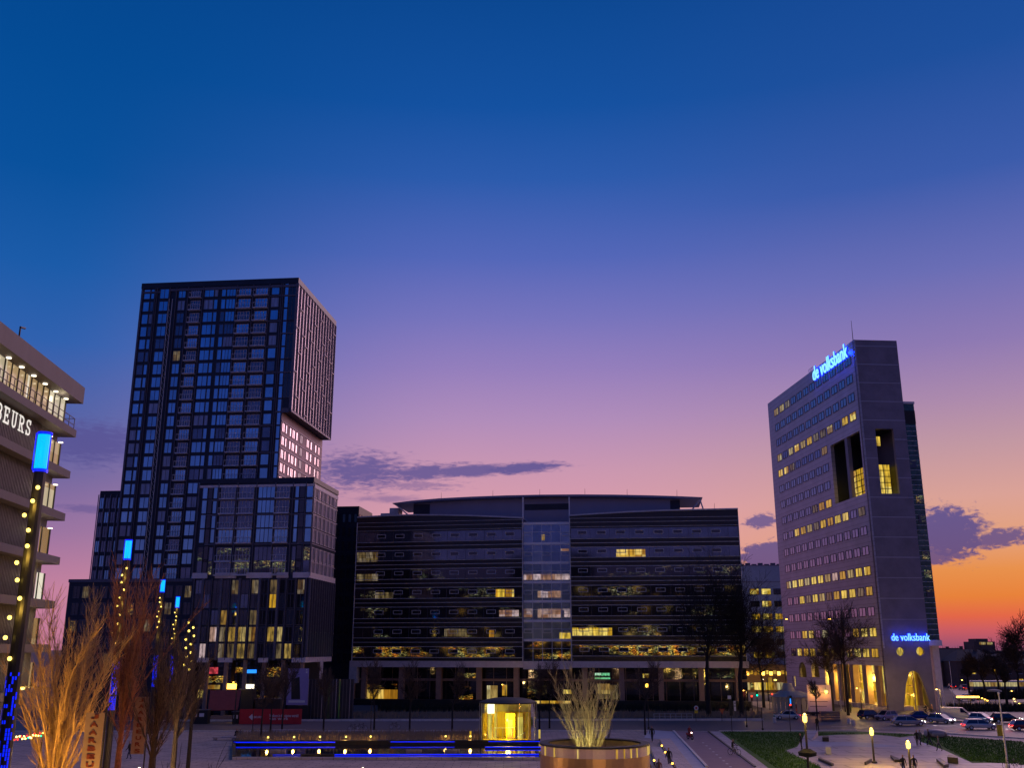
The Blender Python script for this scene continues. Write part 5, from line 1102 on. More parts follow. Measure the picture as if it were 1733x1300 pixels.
# fastigiate tree generator: many upright stems from low down
def vase(name, label, loc, seed, h, nst, lean, m1, m2, base=.0, r=.06, group=None, twigs=5, zl=.0, minr=.012, trunk=None):
    t = thing(name, label, 'tree', loc, group); b = Br(seed, minr); L = Vector(loc)+Vector((0, 0, base))
    if base > 0 or trunk: b.t.tube(Vector(loc), L, trunk or r*3, (trunk or r*3)*.8, n=8)
    if zl > 0 or lean > .65: b.t.tube(L, L+Vector((.1, 0, zl+h*.3)), max(r*2.2, (trunk or 0)*.75), r*.8, n=7)
    for k in range(nst):
        a = b.r.uniform(0, 6.283); ln = lean*b.r.random(); d = Vector((math.cos(a)*ln, math.sin(a)*ln, 1)).normalized()
        hh = h*(1-.5*ln*b.r.random())*b.r.uniform(.7, 1.0); p = L+Vector((math.cos(a)*ln*.5, math.sin(a)*ln*.5, b.r.uniform(0, zl))); n = 7; rr = r*b.r.uniform(.6, 1)
        for i in range(n):
            d = (d+Vector((b.r.gauss(0, .085), b.r.gauss(0, .085), .07))).normalized(); q = p+d*hh/n; r1 = max(minr, rr*.8)
            b.t.tube(p, q, rr, r1, n=4, caps=False)
            for _ in range(twigs):
                a2 = b.r.uniform(0, 6.283); nd = (d+Vector((math.cos(a2), math.sin(a2), 0))*b.r.uniform(.2, .6)).normalized(); l = hh*b.r.uniform(.08, .22); s0 = p.lerp(q, b.r.random()); mid = s0+nd*l*.5; e = mid+(nd+Vector((b.r.gauss(0, .25), b.r.gauss(0, .25), .25))).normalized()*l*.5
                b.c.tube(s0, mid, max(minr, r1*.5), minr, n=3, caps=False); b.c.tube(mid, e, minr, minr*.5, n=3, caps=False)
                if b.r.random() < .5: b.c.tube(mid, mid+(nd+Vector((b.r.gauss(0, .4), b.r.gauss(0, .4), .3))).normalized()*l*.4, minr, minr*.5, n=3, caps=False)
            p, rr = q, r1
    b.t.build('trunk', M[m1], t); b.c.build('crown', M[m2], t); return t
mat('bark_pale', (.34, .29, .20), .85, var=.2, scale=6)
vase('planter_tree', 'many stemmed bare tree glowing yellow green above the round planter', (c0.x-.5, c0.y, 2.5), 5, 8.2, 34, .72, 'bark_pale', 'bark_pale', r=.05, twigs=5, minr=.013)
light('SPOT', (c0.x-1.8, c0.y-2.2, 2.7), 650, (.95, .85, .3), .2, (c0.x-.4, c0.y, 7.5), 75); light('SPOT', (c0.x+1.6, c0.y-2.0, 2.7), 420, (.95, .85, .3), .2, (c0.x-.2, c0.y, 7), 75)
g = G(1015, 1330); vase('shrub_tree', 'small dark twiggy tree standing in front of the copper planter wall', (g.x, g.y, 0), 15, 4.4, 16, .5, 'bark_dark', 'twig', base=1.2, r=.045, twigs=4, trunk=.09)
p = P(92, 1330, 62); vase('bare_tree', 'upright bare tree lit orange by the street lamps, at the lower left', (p.x, p.y, 0), 8, 9.8, 30, .66, 'bark_warm', 'bark_warm', base=3.6, r=.10, twigs=10, zl=3.0, trunk=.3, minr=.014)
for x, y in ((-29, 54), (-21.5, 55)): light('SPOT', (x, y, 1.0), 6500, (1, .50, .08), .4, (p.x, p.y, 11), 60)
p = P(196, 1330, 78); vase('bare_tree', 'reddish brown bare tree behind the second lit pole', (p.x, p.y, 0), 18, 10.6, 28, .62, 'bark_red', 'bark_red', base=4.0, r=.07, twigs=7, zl=5.0, trunk=.3, minr=.016)
light('SPOT', (p.x+4, p.y-8, 1), 1500, (1, .38, .08), .4, (p.x, p.y, 10), 70)
for i, (x, Y_, h, lab) in enumerate(((257, 76, 13.2, 'dark bare tree with a thick trunk beside the red lettered banner'), (293, 88, 12.6, 'dark bare tree just left of the water basin end'), (318, 100, 12.0, 'fainter dark bare tree behind the two trunks left of the basin'))):
    p = P(x, 1300, Y_); vase('bare_tree', lab, (p.x, p.y, 0), 70+i, h-5.5, 22, .5, 'bark_dark', 'twig', base=4.2, r=.08, twigs=6, zl=3.0, trunk=.32-.05*i, minr=.016)
p = P(300, 1345, 50); vase('shrub_tree', 'near bare shrub whose long twigs reach up at the bottom edge, left of the basin', (p.x, p.y, 0), 92, 6.0, 16, .9, 'bark_dark', 'bark_dark', base=1.5, r=.06, twigs=2, trunk=.1, minr=.012)
# ================================================================== LIGHT COLUMNS
spots = [(150, 831), (165, 842), (188, 861), (153, 871), (127, 891), (138, 902), (162, 918), (140, 903), (160, 924), (100, 953), (135, 987), (72, 1016), (44, 1080)]
def light_column(x, Y_, label, ntop, seed, zt_=22.0):
    p = P(x, 1098, Y_); t = thing('light_column', label, 'light column', (p.x, p.y, 0), 'tall light columns with blue lamps')
    q = MB(); q.lathe((p.x, p.y, 0), [(.5, 0), (.5, .3), (.34, .31), (.30, 12), (.27, zt_-1.9)], 12); q.build('pole', M['dark_metal'], t)
    q = MB(); q.lathe((p.x, p.y, zt_-1.75), [(.29, 0), (.31, .05), (.31, 1.6), (.29, 1.65)], 20); q.build('blue_lamp', M['led_cyan'], t)
    q = MB(); q.lathe((p.x, p.y, zt_-.09), [(.34, 0), (.34, .12)], 20); q.lathe((p.x, p.y, zt_-1.9), [(.34, 0), (.34, .14)], 20); q.build('lamp_collar', M['led_blue'], t)
    for s in (-.36, .36): q = MB(); q.tube((p.x+s, p.y-.1, zt_-1.8), (p.x+s, p.y-.1, zt_), .03, n=5); q.build('side_tube', M['led_blue'], t)
    rr = random.Random(seed)
    for k in range(ntop):
        z = zt_-2.7-k*.62*(1+.05*k/2); s = .22*math.sin(k*1.9+seed)+(-.03*k)
        if z < 11.5: break
        q = MB(); q.ball((p.x+s, p.y-.42, z), .10, n=8); q.build('spot_lamp', M['lamp_core'], t)
    for k in range(3): light('POINT', (p.x, p.y-.8, 18.5-2.4*k), 60, (1, .6, .08), .2, parent=t)
    light('POINT', (p.x, p.y-.7, zt_-.9), 60, (0, .12, 1), .3, parent=t)
    q = MB()
    for i in range(26):
        for j in range(7):
            if rr.random() < .30+.4*(i/26): 
                a = -math.pi*(.12+.76*(j+.5)/7); z = 10.8-i*.17; c, s = math.cos(a), math.sin(a); R1 = .33
                d = Vector((-s, c, 0))*.035; o = Vector((p.x+R1*c, p.y+R1*s, z)); q.add([o-d, o+d, o+d+Vector((0, 0, .15)), o-d+Vector((0, 0, .15))], [(0,1,2,3)])
    q.build('led_mesh', M['led_blue'], t)
light_column(30, 46, 'nearest and largest light column with its blue lamp before the hall lettering', 13, 1)
light_column(200, 94, 'second light column, its blue lamp in front of the slim apartment wing', 10, 2)
light_column(266, 150, 'third light column, its blue lamp in front of the tall tower foot', 7, 4)
light_column(294, 172, 'fourth light column, farthest with a blue lamp, before the podium', 8, 5, 20.6)
for i, (x, lab) in enumerate(((316, 'left one of the far pair of poles strung with yellow spots'), (325, 'right one of the far pair of poles strung with yellow spots'))):
    p = P(x, 1098, 178+i*4); t = thing('spot_pole', lab, 'light pole', (p.x, p.y, 0)); q = MB(); q.lathe((p.x, p.y, 0), [(.2, 0), (.14, 17)], 8); q.build('pole', M['dark_metal'], t)
    for k in range(6):
        q = MB(); q.ball((p.x+.25*math.sin(k*2), p.y-.3, 16.4-i*.8-k*1.45), .2, n=8); q.build('spot_lamp', M['lamp_core'], t)
# ================================================================== STREET LAMPS and posts
def post_lamp(px, ylamp, Y_, label, e=1100, basket=False, r=.12):
    p = P(px, ylamp, Y_); t = thing('street_lamp', label, 'street lamp', (p.x, p.y, 0)); z = p.z
    q = MB(); q.lathe((p.x, p.y, 0), [(.32, 0), (.3, .25), (r, .3), (r*.8, z-.35)], 10); q.build('post', M['dark_metal'], t)
    q = MB(); q.lathe((p.x, p.y, z-.34), [(.12, 0), (.2, .1), (.22, .5), (.14, .62)], 12); q.build('lantern', M['lamp_core'], t)
    q = MB(); q.lathe((p.x, p.y, z+.29), [(.26, 0), (.08, .16)], 12); q.build('cap', M['dark_metal'], t)
    light('POINT', (p.x, p.y, z+.6), e, (1, .58, .08), .25, parent=t)
    light('POINT', (p.x-.6, p.y-.6, z-.3), e*.2, (1, .58, .08), .25, parent=t)
    if basket: q = MB(); q.lathe((p.x, p.y, z-3.4), [(.15, 0), (.8, .15), (.85, .45), (.3, .75)], 14); q.build('flower_basket', M['hedge'], t)
post_lamp(1475, 1240, 112, 'glowing yellow lamp post on the skate plaza, left of the other plaza lamp'); post_lamp(1537, 1262, 104, 'glowing yellow lamp post nearest the bottom edge of the skate plaza'); post_lamp(1362, 1217, 96, 'glowing yellow lamp post with a round planted basket, left of the skate plaza', basket=True)
def mast(px, ytop, ybase, label, m_='trim_grey', r=.08, lean=0, name='flag_pole', cat='pole'):
    g = G(px, ybase); zt_ = P(px, ytop, g.y).z; t = thing(name, label, cat, (g.x, g.y, 0)); q = MB(); q.lathe((g.x, g.y, 0), [(r*2.2, 0), (r*2.2, .4), (r, .42), (r*.6, zt_)], 8); q.build('pole', M[m_], t); q = MB(); q.ball((g.x, g.y, zt_+r), r*1.3, n=8); q.build('finial', M[m_], t); return g, zt_, t
mast(1424, 1112, 1205, 'tall pale pole with a lit camera box by the billboard'); mast(1616, 1122, 1204, 'tall pale pole right of the bank tower columns', lean=1); mast(1706, 1176, 1302, 'tall pale pole standing beside the bicycle at the right edge', r=.11)
for x, yt, yb, lab in ((427, 1205, 1241, 'dark slim post behind the red banner'), (1098, 1180, 1236, 'dark slim post beside the walker right of the planter'), (1264, 1175, 1232, 'dark slim post by the street, left of the traffic lights'), (627, 1190, 1246, 'dark slim post in the middle of the grass bed'), (1291, 1200, 1238, 'short dark post at the junction')): mast(x, yt, yb, lab, 'dark_metal', .07, name='street_post')
def arm_lamp(px, ylamp, Y_, label, m_='lamp_gold', arm=1.6, e=150, rr=.22):
    p = P(px, ylamp, Y_); t = thing('street_lamp', label, 'street lamp', (p.x+arm, p.y, 0)); q = MB(); q.lathe((p.x+arm, p.y, 0), [(.12, 0), (.07, p.z)], 8); q.tube((p.x+arm, p.y, p.z), (p.x, p.y, p.z+.2), .05, n=5); q.build('post', M['dark_metal'], t)
    q = MB(); q.ball((p.x, p.y, p.z+.05), rr, n=8, sz=.5); q.build('lamp_head', M[m_], t)
    if e: light('POINT', (p.x, p.y-.4, p.z-.3), e, (1, .6, .15), .2, parent=t)
arm_lamp(37, 1167, 75, 'street lamp with a greenish yellow glow beside the nearest light column', 'lamp_core', 3.0, 500); arm_lamp(1312, 1152, 235, 'bright yellow street lamp down the side street', 'lamp_core', 1.2, 400, .35); arm_lamp(1291, 1151, 240, 'paler street lamp left of the bright one in the side street', 'lamp_white', 1, 100, .2)
arm_lamp(1331, 1049, 208, 'small wall height lamp shining beside the bank tower edge', 'lamp_gold', -1, 60); arm_lamp(1404, 1049, 200, 'high street lamp above the tree in front of the bank tower', 'lamp_gold', 1.6, 60, .3); arm_lamp(1641, 1149, 330, 'white street lamp far down the road on the right', 'lamp_white', .8, 250, .4)
arm_lamp(1712, 1171, 260, 'orange street lamp behind the round awning at the right', 'lamp_warm', .8, 150, .3)

# lamps standing on the near plaza, below the picture's edge, that light the paving and the copper wall
for x, y, zz_, e, l in ((8, 73, 3.6, 1500, 'plaza lamp in front of the round planter, below the bottom edge'), (-30, 84, 2.7, 2600, 'plaza lamp among the near bare trees, below the bottom edge'), (-12, 84, 2.7, 1300, 'plaza lamp in front of the water basin, below the bottom edge'), (30, 78, 3.2, 900, 'plaza lamp near the grass corner, below the bottom edge')):
    t = thing('street_lamp', l, 'street lamp', (x, y, 0)); q = MB(); q.lathe((x, y, 0), [(.2, 0), (.08, .3), (.07, zz_-.4)], 8); q.build('post', M['dark_metal'], t); q = MB(); q.ball((x, y, zz_-.2), .2, n=8); q.build('lantern', M['lamp_core'], t)
    light('POINT', (x, y, zz_+.15), e, (1, .56, .2), .3, parent=t)

b = MB(); rgx = random.Random(21); fld = [G(1222, 1240), G(1560, 1245), G(1700, 1340), G(1340, 1320)]; scatter_quad(fld, 26000, .08, .22, .07, .05, rgx, b, .08); fld = [G(1560, 1245), G(1730, 1257), G(1760, 1300), G(1640, 1290)]; scatter_quad(fld, 8000, .08, .22, .07, .05, rgx, b, .08)
skp = [G(x, y) for x, y in [(1328, 1272), (1349, 1265), (1356, 1255), (1366, 1247), (1384, 1246.6), (1420, 1244.6), (1470, 1243.6), (1500, 1246), (1523, 1249), (1549, 1246), (1559, 1257), (1598, 1270.6), (1662, 1300), (1720, 1345), (1440, 1345), (1387, 1298)]]
def inside(p):
    c = False; n = len(skp)
    for i in range(n):
        a, d = skp[i], skp[i-1]
        if (a.y > p.y) != (d.y > p.y) and p.x < (d.x-a.x)*(p.y-a.y)/(d.y-a.y)+a.x: c = not c
    return c
vs, fs = [], []
for f in b.f:
    t3 = [b.v[i] for i in f]
    if not inside(t3[0]): k = len(vs); vs += t3; fs.append((k, k+1, k+2))
b.v, b.f, b.m = vs, fs, [0]*len(fs); tag(b.build('grass', M['grass'], org=fld[0]), 'short green lawn grass around the skate plaza', 'grass', kind='stuff')
# ================================================================== VEHICLES
def car(name, label, x, y, heading, L, W, Hh, paint, kind='hatch', lights='off', rear='off', group='cars on the road by the bank tower'):
    """built along +x (nose) at the origin, then turned and set down"""
    g = G(x, y, .05); t = thing(name, label, 'van' if kind == 'van' else 'car', (0, 0, 0), group)
    zb = .28; belt = Hh*.60; w = W/2
    if kind == 'van': prof = [(-.5, 1.0, .96), (-.47, 1.15, 1), (.22, 1.15, 1), (.3, .98, 1), (.44, .88, .96), (.5, .66, .88)]
    elif kind == 'sedan': prof = [(-.5, .72, .86), (-.47, .92, .94), (-.3, .96, 1), (.18, 1.0, 1), (.3, .95, .99), (.45, .82, .93), (.5, .6, .82)]
    else: prof = [(-.5, .8, .88), (-.47, 1.0, .96), (-.3, 1.02, 1), (.15, 1.0, 1), (.28, .95, .99), (.45, .80, .93), (.5, .58, .82)]
    secs = []
    for fx, fz, fw in prof:
        zt_ = belt*fz; ww = w*fw; lo = zb+(.1 if abs(fx) > .48 else 0)
        secs.append([(fx*L, -ww*.92, lo), (fx*L, -ww, lo+.18), (fx*L, -ww, zt_-.12), (fx*L, -ww*.88, zt_), (fx*L, ww*.88, zt_), (fx*L, ww, zt_-.12), (fx*L, ww, lo+.18), (fx*L, ww*.92, lo)])
    b = MB(); b.add([p for s in secs for p in s], [(i*8+j, i*8+(j+1) % 8, (i+1)*8+(j+1) % 8, (i+1)*8+j) for i in range(len(secs)-1) for j in range(8)]+[tuple(range(8)), tuple(range((len(secs)-1)*8+7, (len(secs)-1)*8-1, -1))]); b.build('body', M[paint], t)
    if kind == 'van': cab = [(-.485, belt*1.1), (-.47, Hh), (.16, Hh), (.34, belt*.98)]
    elif kind == 'sedan': cab = [(-.38, belt*.94), (-.20, Hh*.97), (.06, Hh), (.27, belt*.96)]
    else: cab = [(-.47, belt*.98), (-.37, Hh*.96), (.05, Hh), (.27, belt*.95)]
    def loft(pts, win, wtop, name_, m_, inset=0.0):
        b = MB(); n = len(pts); vs = []
        for sgn in (-1, 1):
            for fx, z in pts: vs.append((fx*L, sgn*(w*win if z < belt*1.15 else w*wtop), z))
        b.add(vs, [tuple(range(n)), tuple(range(2*n-1, n-1, -1))]+[(i, (i+1) % n, n+(i+1) % n, n+i) for i in range(n)]); b.build(name_, M[m_], t)
    if kind == 'van':
        loft(cab[:1]+[cab[1], (.10, Hh), (.10, belt*1.1)], .985, .93, 'cargo_shell', paint); loft([(.105, belt*1.08), (.105, Hh-.04), (.16, Hh-.04), (.335, belt*.985)], .95, .86, 'windows', 'car_glass')
    else: loft(cab, .90, .74, 'windows', 'car_glass')
    q = MB(); q.bx(cab[1][0]*L-.03, cab[2][0]*L+.03, -w*(.95 if kind == 'van' else .76), w*(.95 if kind == 'van' else .76), Hh-.03 if kind == 'van' else Hh*.955, Hh+.03); q.build('roof', M[paint], t)
    for sgn in (-1, 1):
        for k in range(3):
            a, c = (cab[0], cab[1]) if k == 0 else (cab[3], cab[2]) if k == 1 else ((-.1, belt*.99), (-.1, Hh*.97))
            q = MB(); q.tube((a[0]*L, sgn*w*.91, a[1]), (c[0]*L, sgn*w*.76, c[1]), .035, n=4); q.build('pillar', M[paint], t)
        q = MB(); q.bx(.2*L, .2*L+.2, sgn*(w+.02)-.09, sgn*(w+.02)+.09, belt*.97, belt*.97+.14); q.build('mirror', M[paint], t)
        q = MB(); q.lathe((0, 0, 0), [(.14, -.06), (.17, .05)], 8); hm_ = M['head_light'] if lights == 'on' else M['trim_grey']
        q.v = [Vector((L*.475+v.z, sgn*w*.68+v.x, belt*.72+v.y*.7)) for v in q.v]; q.build('headlight', hm_, t)
        q = MB(); q.bx(-L*.505, -L*.46, sgn*w*.74-.13, sgn*w*.74+.13, belt*.72, belt*.88); q.build('taillight', M['tail_light'] if rear == 'on' else M['sign_red'], t)
        for fx in (-.32, .32):
            q = MB(); c = Vector((fx*L, sgn*(w-.1), .32)); q.tube(c+Vector((0, -.11, 0)), c+Vector((0, .11, 0)), .32, n=16); tw_ = q.build('tyre', M['rubber'], t)
            q = MB(); q.tube(c+Vector((0, sgn*.1, 0)), c+Vector((0, sgn*.125, 0)), .19, n=10); q.build('rim', M['steel'], tw_)
    q = MB(); q.bx(-L*.508, -L*.49, -.26, .26, belt*.42, belt*.55); q.build('number_plate', M['sign_yellow'], t)
    q = MB(); q.bx(L*.488, L*.504, -.4, .4, belt*.45, belt*.66); q.build('grille', M['black'], t)
    if lights == 'on': 
        l = light('SPOT', (L*.55, 0, .7), 900, (1, .95, .85), .1, (L*.55+8, 0, .1), 70); l.parent = t
    if rear == 'on': l = light('POINT', (-L*.58, 0, .8), 14, (1, .04, .02), .2); l.parent = t
    t.location = (g.x, g.y, g.z); t.rotation_euler = (0, 0, R(heading)); return t
car('parked_car', 'dark navy car partly hidden behind the pale pink hatchback', 1473, 1217.5, 20, 4.3, 1.8, 1.5, 'car_navy')
car('parked_car', 'pale pinkish hatchback seen from behind at the foot of the bank steps', 1500, 1219.5, 205, 4.0, 1.75, 1.55, 'car_pink')
car('moving_car', 'long silver estate car in the near lane below the bank corner', 1538, 1229, -3, 5.0, 1.85, 1.5, 'car_silver', 'hatch', 'on')
car('parked_car', 'bright blue car right in front of the arched doorway', 1554, 1219, 170, 4.2, 1.8, 1.42, 'car_blue', 'sedan')
car('moving_car', 'silver car with both headlights glaring, left of the white van', 1594, 1225, -58, 4.3, 1.8, 1.5, 'car_silver', 'hatch', 'on')
car('white_van', 'white delivery van queuing right of the bank tower', 1622, 1221, -28, 5.2, 1.95, 2.15, 'car_white', 'van')
car('moving_car', 'small white car with lit headlights right of the white van', 1663, 1223.5, -50, 4.0, 1.75, 1.5, 'car_white', 'hatch', 'on')
car('moving_car', 'white hatchback in the near lane showing a red tail light', 1659, 1235.5, -4, 5.0, 1.85, 1.5, 'car_white', 'hatch', 'on', 'on')
car('moving_car', 'black car between the small white car and the right edge', 1704, 1224.5, -8, 4.8, 1.85, 1.55, 'car_black', 'hatch', 'on', 'on')
car('moving_car', 'dark red car cut by the right edge with its tail light glowing', 1738, 1237, -4, 4.6, 1.85, 1.5, 'car_red', 'hatch', 'off', 'on')
car('moving_car', 'white car half hidden behind the pole left of the billboard', 1332, 1218, 178, 4.4, 1.8, 1.45, 'car_white', 'sedan', 'off', 'on')
car('moving_car', 'grey car with glowing red tail light beside the white tent', 1354, 1206, 60, 4.4, 1.8, 1.45, 'car_grey', 'sedan', 'off', 'on')
for i, (x, y, h, c, l) in enumerate(((1611, 1166, 80, 'car_black', 'distant black car with red tail lights closest to the bank tower'), (1631, 1168.5, 85, 'car_grey', 'distant grey car with red tail lights in the queue beyond the square'), (1650, 1168.5, 88, 'car_black', 'distant black car at the right end of the far queue'), (1635, 1187, 175, 'car_silver', 'silver car with yellow glow on the road right of the bank tower'))):
    car('distant_car', l, x, y, h, 4.4, 1.85, 1.5, c, 'sedan', 'off', 'on', 'cars far down the road')
for x, y, l in ((1632, 1188, 'long yellow lit strip lamp above the underpass on the right'), (1651, 1188, 'shorter yellow lit strip lamp above the underpass on the right')):
    g = G(x, y+5); t = thing('strip_lamp', l, 'light', (g.x, g.y, 0)); 
    for s in (-1, 1): q = MB(); q.tube((g.x+s, g.y, 0), (g.x+s, g.y, 1.4), .06, n=5); q.build('post', M['dark_metal'], t)
    q = MB(); w = 1.5 if x < 1640 else 1.0; q.bx(g.x-w, g.x+w, g.y-.15, g.y+.15, 1.41, 1.75); q.build('tube', M['lamp_gold'], t); light('POINT', (g.x, g.y-1, 1.6), 200, (1, .55, .06), .3, parent=t)
# bus far right
g = G(1699, 1172); t = thing('city_bus', 'long pale yellow lit bus passing behind the dark trees at the right', 'bus', (g.x, g.y, 0))
q = MB(); q.bx(g.x-8.6, g.x+8.6, g.y, g.y+2.5, .45, 1.5); q.build('body', M['car_grey'], t); q = MB(); q.bx(g.x-8.5, g.x+8.5, g.y+.05, g.y+2.4, 1.501, 2.7); q.build('windows', M['lit_cream'], t); q = MB(); q.bx(g.x-8.6, g.x+8.6, g.y, g.y+2.5, 2.701, 3.1); q.build('roof', M['car_white'], t)
for s in (-6.2, -1, 5.8): q = MB(); q.tube((g.x+s, g.y-.02, .48), (g.x+s, g.y+.3, .48), .48, n=12); q.build('wheel', M['rubber'], t)
# ================================================================== PEOPLE
def skin_mesh(verts, edges, mats, zone):
    me = bpy.data.meshes.new('body'); me.from_pydata([v[0] for v in verts], edges, []); o = bpy.data.objects.new('body', me); C.objects.link(o)
    o.modifiers.new('s', 'SKIN'); 
    for i, v in enumerate(verts):
        r = v[1]; o.data.skin_vertices[0].data[i].radius = r if hasattr(r, '__len__') else (r, r)
    o.data.skin_vertices[0].data[0].use_root = True
    m2 = o.modifiers.new('u', 'SUBSURF'); m2.levels = 1; m2.render_levels = 1
    dg = bpy.context.evaluated_depsgraph_get(); me2 = bpy.data.meshes.new_from_object(o.evaluated_get(dg)); bpy.data.objects.remove(o)
    for m_ in mats: me2.materials.append(m_)
    for p in me2.polygons: p.material_index = zone(p.center); p.use_smooth = True
    return me2
def person(label, loc, rz, pose='walk', coat='cloth_black', legs='cloth_navy', scale=1.0, backpack=None, cat='person'):
    hip = .92; sh = 1.42; P_ = {}
    if pose == 'sit': hip = .52; sh = 1.02
    if pose == 'ride': hip = .95; sh = 1.42
    ln = .12 if pose == 'ride' else .03
    V = [((0, 0, hip), (.15, .11)), ((0, ln*.5, hip+.22), (.14, .10)), ((0, ln, sh-.05), (.17, .11)), ((0, ln+.02, sh+.07), (.055, .06)), ((0, ln+.05, sh+.16), (.085, .095)), ((0, ln+.05, sh+.28), (.085, .10)), ((0, ln+.04, sh+.33), (.05, .06))]
    E = [(0, 1), (1, 2), (2, 3), (3, 4), (4, 5), (5, 6)]
    def chain(root, pts):
        k = root
        for p, r in pts: V.append((p, r)); E.append((k, len(V)-1)); k = len(V)-1
    for s in (-1, 1):
        st = s*(.18 if pose == 'walk' else .04)
        if pose == 'sit': chain(0, [((s*.11, .08, hip-.02), .09), ((s*.13, .45, hip), .07), ((s*.13, .47, .12), .05), ((s*.13, .58, .05), .045)])
        elif pose == 'ride': chain(0, [((s*.10, .05, hip-.05), .09), ((s*.12, .38, .62+.12*s), .065), ((s*.13, .18, .28+.12*s), .045), ((s*.13, .30, .24+.12*s), .045)])
        else: chain(0, [((s*.10, 0, hip-.06), .095), ((s*.11, st*.9+.03, .50), .07), ((s*.11, st*1.5-.04, .11), .045), ((s*.11, st*1.5+.10, .05), .045)])
        if pose == 'ride': chain(2, [((s*.20, ln, sh-.03), .06), ((s*.26, ln+.15, sh-.28), .048), ((s*.24, ln+.42, sh-.36), .036), ((s*.24, ln+.50, sh-.37), .03)])
        else: chain(2, [((s*.20, ln, sh-.04), .06), ((s*.26, ln-.05-st*.5, sh-.32), .05), ((s*.25, ln+.08-st*.9, sh-.55), .037), ((s*.25, ln+.10-st*.9, sh-.66), .034)])
    def zone(c):
        if c.z > sh+.09: return 0
        if c.z > hip-.06 and not (abs(c.x) > .21 and c.z < sh-.60): return 1
        if abs(c.x) > .215 and c.z < sh-.56 and pose != 'sit': return 0
        if c.z < .1: return 3
        return 2
    me = skin_mesh(V, E, [M['skin'], M[coat], M[legs], M['black']], zone)
    t = thing('person', label, cat, loc); o = bpy.data.objects.new('body', me); C.objects.link(o); o.parent = t
    q = MB(); q.ball((0, ln+.035, sh+.285), .108, n=10, sz=1.05); q.v = [v for v in q.v]; h_ = q.build('hair', M['hair'], t)
    q = MB(); q.add([(-.02, ln+.14, sh+.20), (.02, ln+.14, sh+.20), (0, ln+.175, sh+.20), (0, ln+.145, sh+.25)], [(0,1,2), (0,2,3), (1,3,2), (0,3,1)]); q.build('nose', M['skin'], t)
    if pose in ('walk', 'stand'):
        q = MB(); q.lathe((0, .0, 0), [(.21, hip-.22), (.19, hip+.05), (.165, hip+.25)], 12, sy=.75); q.build('coat_skirt', M[coat], t)
    if backpack:
        q = MB(); q.bx(-.15, .15, -.30, -.12, sh-.45, sh); q.bx(-.12, .12, -.34, -.301, sh-.42, sh-.2); q.build('backpack', M[backpack], t)
    t.rotation_euler = (0, 0, R(rz)); t.scale = (scale,)*3; return t
def per(label, x, y, rz, **k): return person(label, tuple(G(x, y, k.pop('z', .06))), rz, **k)
per('person in a long black coat walking away right of the round planter', 1104, 1256.5, 10, scale=1.15)
per('person carrying a brown backpack over the long pale platform', 1133, 1300, 5, backpack='cloth_brown', scale=1.12)
per('person with a pale coat at the bottom edge by the planter steps', 1116, 1322, -20, coat='cloth_brown', pose='stand', scale=1.1)
per('dark figure beside the copper wall at the bottom edge', 1098, 1324, 30, pose='stand', scale=1.1)
per('person in black standing on the skate plaza, left of a pair', 1553, 1263.5, 170, legs='cloth_black', scale=1.1); per('person in dark clothes on the skate plaza, right of a pair', 1558, 1262.5, 190, coat='cloth_grey', scale=1.1)
per('lone dark dressed person right of the pair on the skate plaza', 1574, 1263, 60, coat='cloth_black', scale=1.15); per('person leaning by a pale pack at the rim of the grass', 1590, 1272, 80, coat='cloth_grey', backpack='sign_white', scale=1.0)
per('dark standing figure by the fence below the billboard', 1384, 1238, 120, pose='stand', coat='cloth_black', legs='cloth_black', scale=1.2); per('dark figure waiting under the tree before the bank tower', 1440, 1208, 200, pose='stand', legs='cloth_black', scale=1.2)
per('small dark figure walking left across the lower left plaza', 218, 1286, 80, scale=1.1); per('person at the bottom edge just left of the nearest plaza lamp', 1530, 1312, 180, pose='stand', scale=1.05); per('person at the bottom edge just right of the nearest plaza lamp', 1549, 1312, 150, pose='stand', scale=1.05)
per('seated person in dark clothes on the long stone bench, left', 400, 1251.5, 170, pose='sit', z=.05); per('seated person in a pale coat on the long stone bench, right', 406, 1251.5, 190, pose='sit', coat='cloth_grey', z=.05)
per('person standing behind the flower basket lamp post', 1357, 1270, 60, pose='stand', legs='cloth_black', scale=1.1)
